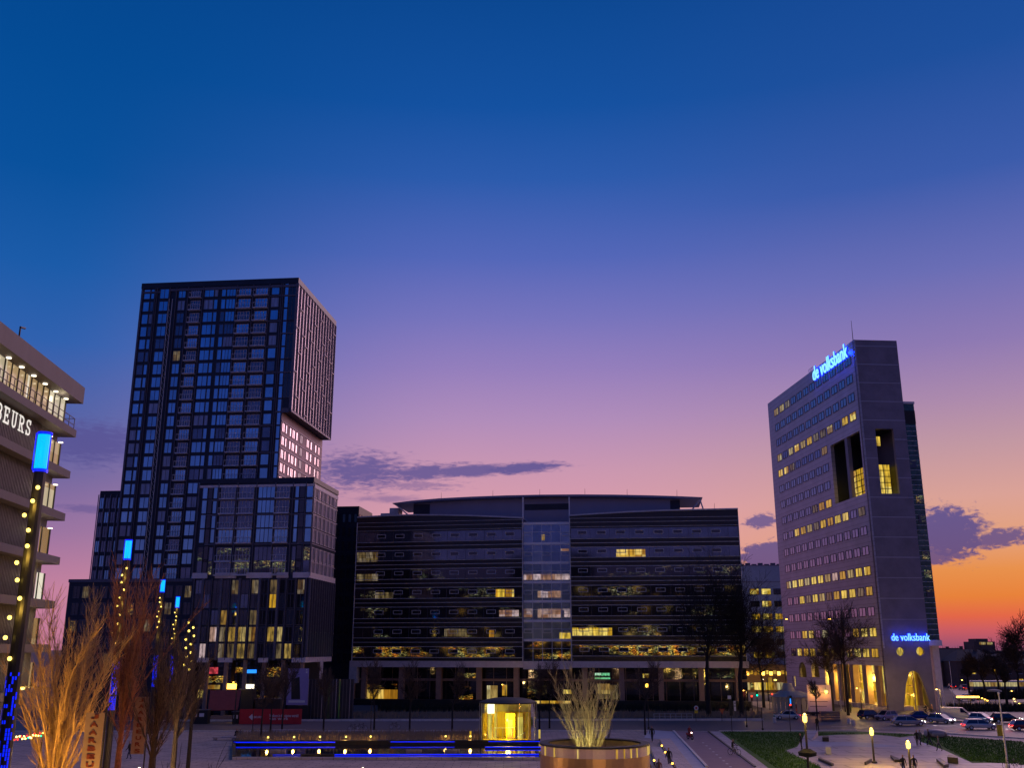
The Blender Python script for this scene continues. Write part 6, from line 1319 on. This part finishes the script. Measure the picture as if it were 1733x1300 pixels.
def bicycle(label, x, y, rz, rider=None, z=.07, scooter=False, name='bicycle'):
    g = G(x, y, z); t = thing(name, label, 'scooter' if scooter else 'bicycle', (0, 0, 0))
    for yy in (-.53, .53):
        q = MB(); n = 20; R1 = .34 if not scooter else .26; rr = .025 if not scooter else .07
        for i in range(n):
            a0, a1 = 2*math.pi*i/n, 2*math.pi*(i+1)/n; q.tube((0, yy+R1*math.cos(a0), R1+R1*math.sin(a0)), (0, yy+R1*math.cos(a1), R1+R1*math.sin(a1)), rr, n=4, caps=False)
        w_ = q.build('wheel', M['rubber'], t)
        q = MB()
        for i in range(6): a0 = math.pi*i/6; q.tube((0, yy+R1*math.cos(a0), R1+R1*math.sin(a0)), (0, yy-R1*math.cos(a0), R1-R1*math.sin(a0)), .006, n=3)
        q.build('spokes', M['steel'], w_)
    q = MB()
    for a, c in (((0, -.53, .34), (0, -.12, .34)), ((0, -.12, .34), (0, .38, .85)), ((0, -.12, .34), (0, -.22, .9)), ((0, -.22, .82), (0, .36, .84)), ((0, -.53, .34), (0, -.22, .8)), ((0, .53, .34), (0, .36, 1.0))): q.tube(a, c, .022 if not scooter else .06, n=6)
    q.build('frame', M['dark_metal'], t)
    q = MB(); q.tube((-.28, .34, 1.03), (.28, .34, 1.03), .018, n=5); q.build('handlebar', M['dark_metal'], t); q = MB(); q.bx(-.08, .08, -.34, -.1, .92, .98); q.build('saddle', M['black'], t)
    if scooter:
        q = MB(); q.prism([(-.2, -.7), (.2, -.7), (.18, .1), (-.18, .1)], .5, .8); q.bx(-.22, .22, .28, .4, .35, 1.0); q.build('fairing', M['car_red'], t)
        q = MB(); q.ball((0, .45, .85), .08, n=8); q.build('headlight', M['head_light'], t)
    t.location = g; t.rotation_euler = (0, 0, R(rz))
    if rider: person(rider[0], (g.x, g.y, g.z), rz, 'ride', rider[1], rider[2], 1.0).location = Vector(g)+Matrix.Rotation(R(rz), 3, 'Z')@Vector((0, -.25, 0))
    return t
bicycle('red scooter with a bright headlight riding towards the viewer on the bike path', 1168, 1252, 200, ('rider in a dark red jacket on the scooter', 'cloth_red', 'cloth_black'), scooter=True, name='motor_scooter')
bicycle('bicycle ridden on the pale strip beside the grass', 1243, 1279, 225, ('cyclist on the pale strip beside the grass', 'cloth_black', 'cloth_grey'))
bicycle('bicycle passing the left side of the arched doorway glow', 1567, 1209, 80, ('cyclist in black before the arched doorway, leading', 'cloth_black', 'cloth_black')); bicycle('bicycle following in front of the arched doorway', 1577, 1209.5, 80, ('cyclist in brown before the arched doorway, following', 'cloth_brown', 'cloth_black'))
bicycle('bicycle leaning by the tall pole in the lower right corner', 1713, 1303, 70)
bicycle('pale parked bicycle left of the basin grass, nearer the bench', 598, 1238, 85); bicycle('parked bicycle on the street beside the pale one', 612, 1237, 95); bicycle('parked bicycle under the tree before the office corner', 668, 1235, 88)
# ================================================================== BILLBOARD TRAILER, TENT, SIGNS
g0, g1 = G(1369, 1212), G(1409, 1212); zb0, zb1 = P(1390, 1205.5, g0.y).z, P(1390, 1160, g0.y).z
bb = thing('billboard_trailer', 'white billboard on a low trailer with two orange floodlights at its top', 'billboard', ((g0.x+g1.x)/2, g0.y, 0))
q = MB(); q.bx(g0.x, g1.x, g0.y-.12, g0.y+.12, zb0, zb1); q.build('panel', M['sign_white'], bb)
for s in (.3, .62, .8): q = MB(); z = zb0+(zb1-zb0)*(1-s); q.bx(g0.x+.3, g1.x-1.2*s, g0.y-.14, g0.y-.125, z-.05, z+.05); q.build('panel_line', M['tower_frame'], bb)
q = MB(); q.bx(g0.x-.4, g1.x+1.2, g0.y-.6, g0.y+.6, zb0-.35, zb0-.01); q.build('trailer_bed', M['dark_metal'], bb)
for x in (g0.x+.6, g1.x-.6): q = MB(); q.tube((x, g0.y-.75, .35), (x, g0.y-.5, .35), .35, n=12); q.build('wheel', M['rubber'], bb)
q = MB(); q.tube((g0.x+.3, g0.y, .0), (g0.x+.3, g0.y, zb0-.35), .06); q.tube((g1.x-.3, g0.y, .0), (g1.x-.3, g0.y, zb0-.35), .06); q.build('jack_leg', M['dark_metal'], bb)
for x in (g0.x+1.05, g1.x-1.0):
    z = zb1-1.2; q = MB(); q.tube((x, g0.y-.12, zb1-.3), (x, g0.y-.6, z+.2), .03, n=4); q.build('lamp_arm', M['dark_metal'], bb)
    q = MB(); q.ball((x, g0.y-.62, z), .30, n=12); q.build('floodlight', M['lamp_core'], bb); light('POINT', (x, g0.y-1.0, z-.1), 130, (1, .34, .04), .2, parent=bb)
# tent with curved canopy
cx = G(1345, 1207); r_ = G(1369, 1207).x-cx.x
tn = thing('event_tent', 'pale peaked event tent with ribbed side walls, left of the billboard', 'tent', (cx.x, cx.y, 0))
zt_ = P(1330, 1157, cx.y).z; q = MB(); px_ = P(1330, 1157, cx.y).x
n = 20; prof = [(1.05, 3.0), (.75, 3.3), (.45, 4.0), (.28, zt_*.75), (.18, zt_)]
vs = [(px_*(1-f)+cx.x*f*1.0+4.6*f*math.cos(2*math.pi*i/n)-0*f, cx.y+4.0*f*math.sin(2*math.pi*i/n), z) for f, z in prof for i in range(n)]
q.add(vs, [(k*n+i, k*n+(i+1) % n, (k+1)*n+(i+1) % n, (k+1)*n+i) for k in range(len(prof)-1) for i in range(n)]+[tuple(range((len(prof)-1)*n, len(prof)*n))]); q.build('canopy', M['canvas'], tn)
for k in range(14):
    a = math.pi+math.pi*k/13; x, y = cx.x+4.2*math.cos(a), cx.y+3.6*math.sin(a); a2 = math.pi+math.pi*(k+.8)/13; x2, y2 = cx.x+4.2*math.cos(a2), cx.y+3.6*math.sin(a2)
    q = MB(); q.prism([(x, y), (x2, y2), (x2, y2+.08), (x, y+.08)], .0, 2.95); q.build('wall_panel', M['canvas'], tn)
def post_sign(name, label, x, ybase, parts_, cat='sign', m_='dark_metal', ytop=None):
    g = G(x, ybase); t = thing(name, label, cat, (g.x, g.y, 0)); zt_ = P(x, ytop or min(p[3] for p in parts_), g.y).z
    q = MB(); q.tube((g.x, g.y, 0), (g.x, g.y, zt_), .05, n=6); q.build('post', M[m_], t)
    for nm, shp, x0, y0, x1, y1, mm in parts_:
        a = P(x0, y0, g.y); c = P(x1, y1, g.y); cx_, cz = (a.x+c.x)/2, (a.z+c.z)/2; w, h = abs(c.x-a.x)/2, abs(a.z-c.z)/2; q = MB(); yy = g.y-.1
        n = {'disc': 20, 'tri': 3}.get(shp, 4)
        if shp == 'box': pts_ = [(-w, -h), (w, -h), (w, h), (-w, h)]
        elif shp == 'tri': pts_ = [(-w, h), (w, h), (0, -h)]
        else: pts_ = [(w*math.cos(2*math.pi*i/n), h*math.sin(2*math.pi*i/n)) for i in range(n)]
        k = len(pts_); dpt = .06 if not nm.startswith('inner') else .09
        q.add([(cx_+u, yy, cz+v) for u, v in pts_]+[(cx_+u, yy-dpt, cz+v) for u, v in pts_], [tuple(range(k)), tuple(range(2*k-1, k-1, -1))]+[(i, (i+1) % k, k+(i+1) % k, k+i) for i in range(k)]); q.build(nm, M[mm], t)
    return t
post_sign('traffic_sign', 'round speed sign over a yellow plate at the verge', 1178, 1222, [('plate_round', 'disc', 1174, 1195, 1182, 1203, 'sign_white'), ('inner_red', 'disc', 1176, 1197, 1180, 1201, 'sign_red'), ('plate_yellow', 'box', 1175, 1202.5, 1181, 1208, 'sign_yellow')])
post_sign('traffic_sign', 'orange and red give way triangle on the verge', 1222, 1222, [('plate', 'tri', 1217, 1200.5, 1226.5, 1210, 'sign_red'), ('inner_face', 'tri', 1218.5, 1201.5, 1225, 1208, 'sign_orange')])
post_sign('information_sign', 'dark signpost with a pink plate above a narrow white sign at the junction', 1239, 1240, [('pink_plate', 'box', 1231, 1178, 1237, 1184, 'sign_white'), ('dark_board', 'box', 1233, 1185, 1240, 1212, 'black'), ('white_sign', 'box', 1241, 1187, 1245.5, 1204, 'sign_white'), ('inner_line', 'box', 1242, 1190, 1244.5, 1191.5, 'black'), ('inner_line', 'box', 1242, 1195, 1244.5, 1196.5, 'black')], ytop=1178)
def signal(x, ytop, ybase, lab, on, mm):
    g = G(x, ybase); t = thing('traffic_light', lab, 'traffic light', (g.x, g.y, 0), 'traffic lights at the side street'); zt_ = P(x, ytop, g.y).z
    q = MB(); q.tube((g.x, g.y, 0), (g.x, g.y, zt_-.9), .07, n=6); q.build('pole', M['dark_metal'], t)
    q = MB(); q.bx(g.x-.2, g.x+.2, g.y-.15, g.y+.15, zt_-.9, zt_+.15); q.build('housing', M['black'], t)
    for k in range(3):
        q = MB(); q.ball((g.x, g.y-.17, zt_-.05-.32*k), .17 if k == on else .11, n=10); q.build('lens', M[mm] if k == on else M['dark_metal'], t)
    light('POINT', (g.x, g.y-.8, zt_-.05-.32*on), 12, (1, .05, .02) if on == 0 else (0, .9, .5), .1, parent=t)
signal(1273.5, 1178.5, 1205, 'red traffic light at the left of the side street', 0, 'sig_red'); signal(1283, 1171, 1210, 'green traffic light between the two red ones', 2, 'sig_green'); signal(1308, 1175, 1203, 'orange red traffic light nearest the tent', 0, 'sig_red')
post_sign('totem_sign', 'dark totem with a glowing blue and red strip beside the tent', 1338, 1240, [('housing', 'box', 1335, 1178, 1341, 1200, 'black'), ('inner_blue', 'box', 1336, 1183, 1338.5, 1192, 'sign_sblue'), ('inner_red', 'box', 1336, 1192.5, 1338.5, 1195, 'sig_red')], ytop=1178)
g = G(1303, 1203); post_sign('street_banner', 'orange lit S shaped banner hanging above the side street', 1303, 1203, [('banner', 'box', 1300, 1147.5, 1306.5, 1159, 'lit_gold'), ('inner_mark', 'box', 1301.5, 1149, 1305, 1150.5, 'column_brown'), ('inner_mark', 'box', 1301.5, 1153, 1305, 1154.2, 'column_brown')], ytop=1147)
post_sign('lit_pylon', 'slim yellow lit pylon against the foot of the bank tower', 1345.5, 1200, [('tube', 'box', 1344.4, 1145, 1346.4, 1162, 'lit_yellow')], ytop=1145)
# shops glowing down the side street
KS = P(1262, 1180, 290); q0 = Fr(KS.xy, (1, 0), (0, -1)); ss = thing('side_street_shops', 'row of yellow lit shopfronts and garlands at the end of the side street', 'shops', (KS.x, KS.y, 0))
u1 = q0.hit(1340, 1180)[0]; q = MB(); q.box(q0, 0, u1, -4, 0, 0, 7.5); q.build('facade_wall', M['brick'], ss)
rs = random.Random(9)
for k in range(11):
    q = MB(); u = .4+k*(u1-.8)/11; q.box(q0, u, u+1.0, 0, .1, .6, 2.6); q.build('shop_window', M[rs.choice(['lit_yellow', 'lit_gold', 'lit_speck', 'lit_cream'])], ss)
    q = MB(); q.box(q0, u+.1, u+.9, 0, .12, 4.6+.3*(k % 2), 5.6+.3*(k % 2)); q.build('lit_sign', M[rs.choice(['lit_gold', 'lit_yellow', 'lamp_gold'])], ss)
light('POINT', q0.pt(3, 8, 4), 900, (1, .65, .1), .5, parent=ss); light('POINT', q0.pt(9, 14, 4), 900, (1, .65, .1), .5, parent=ss)
# fences, bollards
b = None
def fence(label, x0, x1, y, h, n, m_='steel'):
    a, c = G(x0, y), G(x1, y); t = thing('railing_fence', label, 'fence', (a.x, a.y, 0)); q = MB()
    for z in (h*.5, h): q.tube((a.x, a.y, z), (c.x, c.y, z), .03, n=4)
    q.build('rail', M[m_], t)
    for i in range(n+1): p = a.lerp(c, i/n); q = MB(); q.tube((p.x, p.y, 0), (p.x, p.y, h), .045, n=4); q.build('post', M[m_], t)
fence('low post railing on the verge beside the street', 1107, 1172, 1219, 1.0, 7, 'kerb')
for i, y in enumerate((1214, 1217, 1220, 1223)):
    x0, x1 = 1388+i*1.0, 1420-i*2; a, c = G(x0, y), G(x1, y-2)
t = thing('stacked_crates', 'low stack of grey slatted crates right of the billboard trailer', 'crates', (*G(1405, 1222).xy, 0)); g = G(1405, 1222)
for k in range(4): q = MB(); q.bx(g.x-1.6, g.x+1.6, g.y-.5, g.y+.5, .08+k*.42, .38+k*.42); q.build('crate', M['tower_frame'], t)
for i, (x, y, l) in enumerate(((1437, 1226, 'pale stone bollard left of the parked cars, farther'), (1444, 1229, 'pale stone bollard left of the parked cars, nearer'), (1311, 1224, 'pale stone bollard at the mouth of the side street'))):
    g = G(x, y); q = MB(); q.lathe((g.x, g.y, 0), [(.28, 0), (.28, .7), (.2, .85), (.05, .9)], 12); tag(q.build('bollard', M['kerb'], org=(g.x, g.y, 0)), l, 'bollard', 'stone bollards')
g = G(1499+0, 1246); 
g = G(1694, 1247); t = thing('ticket_machine', 'yellowish cabinet standing at the edge of the grass on the right', 'cabinet', (g.x, g.y, 0)); q = MB(); q.bx(g.x-.35, g.x+.35, g.y-.25, g.y+.25, 0, 1.5); q.build('housing', M['sign_yellow'], t); q = MB(); q.bx(g.x-.4, g.x+.4, g.y-.3, g.y+.3, 1.501, 1.6); q.build('lid', M['dark_metal'], t)
g = G(1584, 1250); t = thing('boulder', 'large rounded pale stone at the back rim of the skate plaza', 'boulder', (g.x, g.y, 0)); q = MB(); q.lathe((g.x, g.y, .05), [(1.2, 0), (1.6, .35), (1.5, .8), (.8, 1.05), (.1, 1.1)], 16, sy=.7); q.build('stone', M['skate'], t, smooth=True)
g = G(1686, 1196); t = thing('round_awning', 'round pale awning on a single post by the road at the right', 'awning', (g.x, g.y, 0)); q = MB(); q.lathe((g.x, g.y, 3.0), [(1.5, 0), (1.4, .3), (.2, .5)], 18); q.build('canopy', M['canvas'], t); q = MB(); q.tube((g.x, g.y, 0), (g.x, g.y, 3.0), .06); q.build('post', M['dark_metal'], t)
fence('yellow lit ramp railing climbing beside the underpass', 1664, 1688, 1197, 1.1, 6, 'sign_yellow')
# ================================================================== RED BANNER, MARKET PIECES, POSTER left of centre
def px_box(name, x0, x1, y0, y1, Y_, dep, m_, par=None, org=None):
    a, c = P(x0, y1, Y_), P(x1, y0, Y_); q = MB(); q.bx(a.x, c.x, Y_, Y_+dep, max(0.02, a.z), c.z); return q.build(name, M[m_], par) if par else q.build(name, M[m_])
g = G(460, 1227); rb = thing('red_banner_wall', 'long red advertising banner wall with a white arrow and white lettering', 'banner', (g.x, g.y, 0)); Yb = g.y
px_box('panel', 404, 511, 1201, 1227, Yb, .15, 'red_sheet', rb)
FBn = Fr((0, Yb), (1, 0), (0, -1))
q = MB(); a, b2, c2, d2 = [P(x, y, Yb) for x, y in ((421, 1214.5), (427, 1209), (428, 1214.5), (427, 1220))]; q.add([Vector((p.x, Yb-.05, p.z)) for p in (a, b2, c2, d2)]+[Vector((p.x, Yb-.01, p.z)) for p in (a, b2, c2, d2)], [(0,1,2,3), (4,7,6,5), (0,4,5,1), (1,5,6,2), (2,6,7,3), (3,7,4,0)]); q.build('arrow', M['sign_white'], rb)
for s, x0, x1, y, h in (('BEURS', 429, 442, 1214.5, .32), ('De Thuiszorg & die persoonlijk', 455, 504, 1212, .42), ('is dienst. Werkt.', 455, 489, 1217, .42)):
    pass
def letters_row(s, x0, x1, y, h, Yc, par, m_='sign_white'):
    a, c = P(x0, y, Yc), P(x1, y, Yc); text_mb(s, FBn, (a.x+c.x)/2, a.z, w=c.x-a.x, h=h, v0=.02, th=.03, offset=.01).build('lettering', M[m_], par)
letters_row('BEURS', 430, 443, 1214.5, .34, Yb, rb); letters_row('Welkom in die nieuwe wereld', 456, 505, 1212, .5, Yb, rb); letters_row('van werk', 456, 488, 1217, .45, Yb, rb)
g = G(385, 1222); mk = thing('covered_stall', 'large sloping dark red tarpaulin stall under the lit shop signs', 'stall', (g.x, g.y, 0))
a = [P(352, 1203, g.y), P(402, 1202, g.y), P(408, 1169, g.y+3), P(356, 1169, g.y+3)]; q = MB(); q.add(a+[p+Vector((0, .12, -.1)) for p in a], [(0,1,2,3), (7,6,5,4), (0,4,5,1), (1,5,6,2), (2,6,7,3), (3,7,4,0)]); q.build('tarpaulin', M['red_canvas'], mk)
for x in (355, 401): p = P(x, 1203, g.y); q = MB(); q.tube((p.x, p.y, 0), (p.x, p.y, p.z), .06, n=5); q.build('post', M['dark_metal'], mk); p = P(x, 1170, g.y+3); q = MB(); q.tube((p.x, p.y, 0), (p.x, p.y, p.z-.1), .06, n=5); q.build('post', M['dark_metal'], mk)
px_box('counter', 356, 398, 1212, 1225, g.y+.5, 1.5, 'column_brown', mk)
for i, (x0, x1, y0, y1, l) in enumerate(((322, 352, 1203, 1226, 'dark kiosk box with small white notices, left of the red stall'), (392, 403.5, 1206, 1227, 'dark notice cabinet with white sheets at the left end of the red banner'), (404, 430, 1168, 1200.5, 'black container behind the left part of the red banner'), (430.5, 475, 1184, 1200.5, 'low dark container behind the middle of the red banner'))):
    Yc = Yb+(.5 if i < 2 else 2.5); p = P((x0+x1)/2, y1, Yc); t = thing('dark_cabin', l, 'cabin', (p.x, Yc, 0)); px_box('body', x0, x1, y0, 1232, Yc, 1.6, 'black', t)
    if i < 2:
        for k in range(2): px_box('notice', x0+3+k*(x1-x0)*.4, x0+3+k*(x1-x0)*.4+(x1-x0)*.28, y0+5, y0+11, Yc-.05, .04, 'sign_white', t)
    px_box('lid', x0-.3, x1+.3, y0-1, y0, Yc-.05, 1.7, 'tower_frame', t)
g = G(505, 1220); ps = thing('tower_poster', 'tall lilac poster showing a dark tower, beside the ribbed screen', 'poster', (g.x, g.y, 0)); Yp = g.y
px_box('sheet', 484, 523, 1132, 1194, Yp, .12, 'poster_sky', ps); px_box('stand', 484, 522, 1195.5, 1222, Yp+.05, 1.0, 'black', ps)
q = MB(); pp_ = [P(x, y, Yp) for x, y in ((493, 1184), (508, 1184), (507, 1146), (493, 1151))]; q.add([Vector((p.x, Yp-.03, p.z)) for p in pp_]+[Vector((p.x, Yp-.005, p.z)) for p in pp_], [(0,1,2,3), (4,7,6,5), (0,4,5,1), (1,5,6,2), (2,6,7,3), (3,7,4,0)]); q.build('printed_tower', M['black'], ps)
px_box('printed_mark', 517.5, 520.5, 1133, 1135.5, Yp-.03, .02, 'sign_white', ps); px_box('printed_mark', 517.5, 520.5, 1137, 1140, Yp-.03, .02, 'sign_white', ps); px_box('printed_ground', 488, 516, 1186, 1190, Yp-.03, .02, 'sign_white', ps)
def vbanner(x, y0, y1, Y_, w, label):
    p = P(x, y0, Y_); z0 = P(x, y1, Y_).z; t = thing('hanging_banner', label, 'banner', (p.x, p.y, max(0, z0-1)), 'white banners with red lettering')
    q = MB(); q.bx(p.x-w/2, p.x+w/2, Y_-.03, Y_+.03, z0, p.z); q.build('cloth', M['banner_cloth'], t)
    q = MB(); q.tube((p.x+w/2+.08, Y_, 0), (p.x+w/2+.08, Y_, p.z+.3), .06, n=6); q.build('pole', M['dark_metal'], t)
    fr = Fr((p.x, Y_), (1, 0), (0, -1)); n = 9; hh = (p.z-z0)/n
    for k in range(n):
        text_mb('JAARBEURS'[k], fr, 0, p.z-hh*(k+.5), w=w*.42, h=hh*.6, v0=.035, th=.03, offset=.03).build('letter', M['banner_red'], t)
vbanner(241, 1180, 1277, 78, 1.0, 'white banner with red letters right of the second light column'); vbanner(162, 1207, 1330, 58, 1.05, 'nearer white banner with red letters left of the second light column')
# coloured fairy lights along a low garland at the lower left
p0, p1 = P(8, 1254, 55), P(72, 1243, 62); t = thing('garland', 'string of red and green fairy lights at the lower left', 'string lights', (p0.x, p0.y, p0.z-1))
q = MB(); q.tube(p0, p1, .02, n=4); q.build('wire', M['black'], t); rs = random.Random(4)
for k in range(26):
    p = p0.lerp(p1, k/25)+Vector((0, 0, rs.uniform(-.12, .12))); q = MB(); q.ball(p, .05, n=6); q.build('bulb', M[rs.choice(['sig_red', 'tail_light', 'lamp_warm', 'sig_green'])], t)
for x in (8, 72): p = p0 if x == 8 else p1; q = MB(); q.tube((p.x, p.y, 0), p, .04, n=5); q.build('post', M['dark_metal'], t)
# ================================================================== FAR RIGHT: houses, flats, woods
def house(label, x, ybase_px, Y_, w, d, hw, hr, m1='brick', lit=()):
    p = P(x, ybase_px, Y_); t = thing('brick_house', label, 'house', (p.x, Y_, 0), 'houses beyond the square')
    q = MB(); q.bx(p.x-w/2, p.x+w/2, Y_, Y_+d, 0, hw); q.build('wall', M[m1], t)
    q = MB(); q.add([(p.x-w/2-.4, Y_-.4, hw+.01), (p.x+w/2+.4, Y_-.4, hw+.01), (p.x+w/2+.4, Y_+d+.4, hw+.01), (p.x-w/2-.4, Y_+d+.4, hw+.01), (p.x-w/4, Y_+d/2, hw+hr), (p.x+w/4, Y_+d/2, hw+hr)], [(0,1,5,4), (1,2,5), (2,3,4,5), (3,0,4), (0,3,2,1)]); rf = q.build('roof', M['roof_tile'], t)
    q = MB(); q.bx(p.x+w*.1, p.x+w*.1+.9, Y_+d*.4, Y_+d*.4+.8, hw+hr*.5, hw+hr+1); q.build('chimney', M[m1], rf)
    n = max(2, int(w/3.2))
    for k in range(n):
        for j in range(int(hw/3.2)):
            u = p.x-w/2+w*(k+.5)/n; z = 1.7+j*3.1; q = MB(); q.bx(u-.6, u+.6, Y_-.08, Y_-.01, z-.7, z+.7); f = q.build('window', M['lit_yellow' if (k, j) in lit else 'glass_black'], t)
            q = MB(); q.bx(u-.7, u+.7, Y_-.14, Y_-.005, z-.85, z-.72); q.build('sill', M['trim_grey'], f)
house('hip roofed house just right of the bank tower columns', 1610, 1150, 350, 16, 12, 8.2, 3.4, 'brick', ((0, 1),))
house('wide house with a blue grey roof and one lit upper window', 1632, 1150, 335, 20, 12, 7.5, 4.2, 'brick', ((1, 1),))
house('gabled house with three bright upper windows side by side', 1659, 1150, 325, 14, 12, 8.0, 3.6, 'brick', ((1, 1), (2, 1), (3, 1)))
house('long low house left of the big tree at the right edge', 1690, 1150, 345, 26, 12, 7.2, 2.8, 'brick', ((3, 0), (4, 0)))
house('house at the very right edge behind the big tree', 1728, 1150, 330, 18, 12, 7.0, 3.4, 'brick', ((2, 0),))
p = P(1675, 1100, 700); t = thing('flat_block', 'distant block of flats with a stepped dark roof on the horizon', 'apartment block', (p.x, 700, 0))
q = MB(); zt_ = P(1675, 1086.5, 700).z; q.bx(P(1649.5, 1100, 700).x, P(1685, 1100, 700).x, 700, 716, 0, zt_); q.build('wall', M['office_blue'] if 0 else M['brick'], t)
q = MB(); q.bx(P(1656, 1100, 700).x, P(1676, 1100, 700).x, 702, 714, zt_+.01, P(1670, 1081.5, 700).z); q.build('roof_storey', M['brick'], t)
for x in (1660, 1665, 1673, 1677): a = P(x, 1089.5, 699.9); q = MB(); q.bx(a.x-1.0, a.x+1.0, 699.7, 699.95, a.z-.8, a.z+.8); q.build('lit_window', M['lit_cream'], t)
for i, (x, y, Y_, h, l) in enumerate(((1726, 1180, 250, 18, 'tall bare tree at the right edge, its top above the horizon'), (1668, 1182, 240, 11, 'dark bare tree before the house with bright windows'), (1692, 1178, 262, 11.5, 'dark bare tree in front of the lit bus'), (1641, 1176, 270, 9, 'smaller bare tree by the far queue of cars'), (1705, 1196, 215, 9, 'low dark tree beside the round awning'))):
    p = P(x, y, Y_); tree('bare_tree', l, (p.x, Y_, 0), 120+i, h, .28, 4, 4, .3, 1.0, (2, 2, 2, 2), 'bark_dark', 'twig', .64, .04)
rw = random.Random(12); q = MB()
for k in range(2600):
    x = rw.uniform(60, 560); Y_ = rw.uniform(420, 640); h = rw.uniform(6, 14.5); w = rw.uniform(.12, .5); z0 = rw.uniform(0, 3)
    q.add([(x-w, Y_, z0), (x+w, Y_, z0), (x+rw.uniform(-.6, .6), Y_+.3, h)], [(0,1,2)])
tag(q.build('distant_woods', M['twig'], org=(300, 500, 0)), 'bare woods along the horizon beyond the houses', 'woods', kind='stuff')
q = MB(); xs = [60+i*12 for i in range(60)]; zs = [rw.uniform(9, 12.2) for _ in xs]
for (x0, z0), (x1, z1) in zip(zip(xs, zs), list(zip(xs, zs))[1:]): q.bx(x0, x1-.01, 660+rw.uniform(0, 20), 690, 0, z0)
tag(q.build('far_rooftops', M['roof_tile'], org=(300, 660, 0)), 'dark band of far roofs and hedges on the horizon', 'rooftops', kind='stuff')
b = MB(); a = [G(1598, 1206), G(1740, 1206), G(1740, 1199), G(1605, 1199)]; scatter_quad(a, 2500, .5, 1.5, 0, .15, rw, b, .3)
tag(b.build('shrubs', M['hedge'], org=a[0]), 'dark low shrubs on the far side of the road at the right', 'shrubs', kind='stuff')
a = [G(1640, 1186), G(1760, 1184), G(1760, 1176), G(1650, 1178)]; b = MB(); scatter_quad(a, 3000, .6, 2.2, 0, .2, rw, b, .3)
tag(b.build('shrubs', M['hedge'], org=a[0]), 'dark shrub belt below the lit bus', 'shrubs', kind='stuff')

for i, (x, y, Y_, m_, l) in enumerate(((1628, 1152, 300, 'lamp_warm', 'small warm street lamp just right of the bank tower, beyond the queue'), (1666, 1160, 300, 'lamp_white', 'small white street lamp left of the lit bus'), (1688, 1150, 310, 'lamp_gold', 'small yellow street lamp above the lit bus'), (1662, 1183, 225, 'lamp_gold', 'first yellow lamp of the row by the ramp railing'), (1667, 1185, 220, 'lamp_gold', 'second yellow lamp of the row by the ramp railing'), (1671, 1187, 215, 'lamp_gold', 'third yellow lamp of the row by the ramp railing'), (1725, 1192, 215, 'lamp_warm', 'orange lamp low at the right edge behind the dark car'), (1716, 1184, 240, 'lamp_warm', 'orange lamp between the shrubs near the right edge'))):
    arm_lamp(x, y, Y_, l, m_, .5, 120 if i in (1, 3, 7) else 0, .22)

for i, (x, y, Y_, m_, e, l) in enumerate(((1450, 1166, 194, 'lamp_gold', 1500, 'yellow street lamp before the bank tower entrance columns'), (1585, 1168, 190, 'lamp_warm', 900, 'warm street lamp right of the arched doorway'), (1258, 1170, 205, 'lamp_gold', 500, 'yellow street lamp at the foot of the corner tree'), (850, 1160, 212, 'lamp_gold', 350, 'small warm lamp before the office podium, above the glass pavilion'), (395, 1156, 168, 'lamp_gold', 90, 'small warm lamp over the red tarpaulin stall'))):
    arm_lamp(x, y, Y_, l, m_, .6, e, .16)
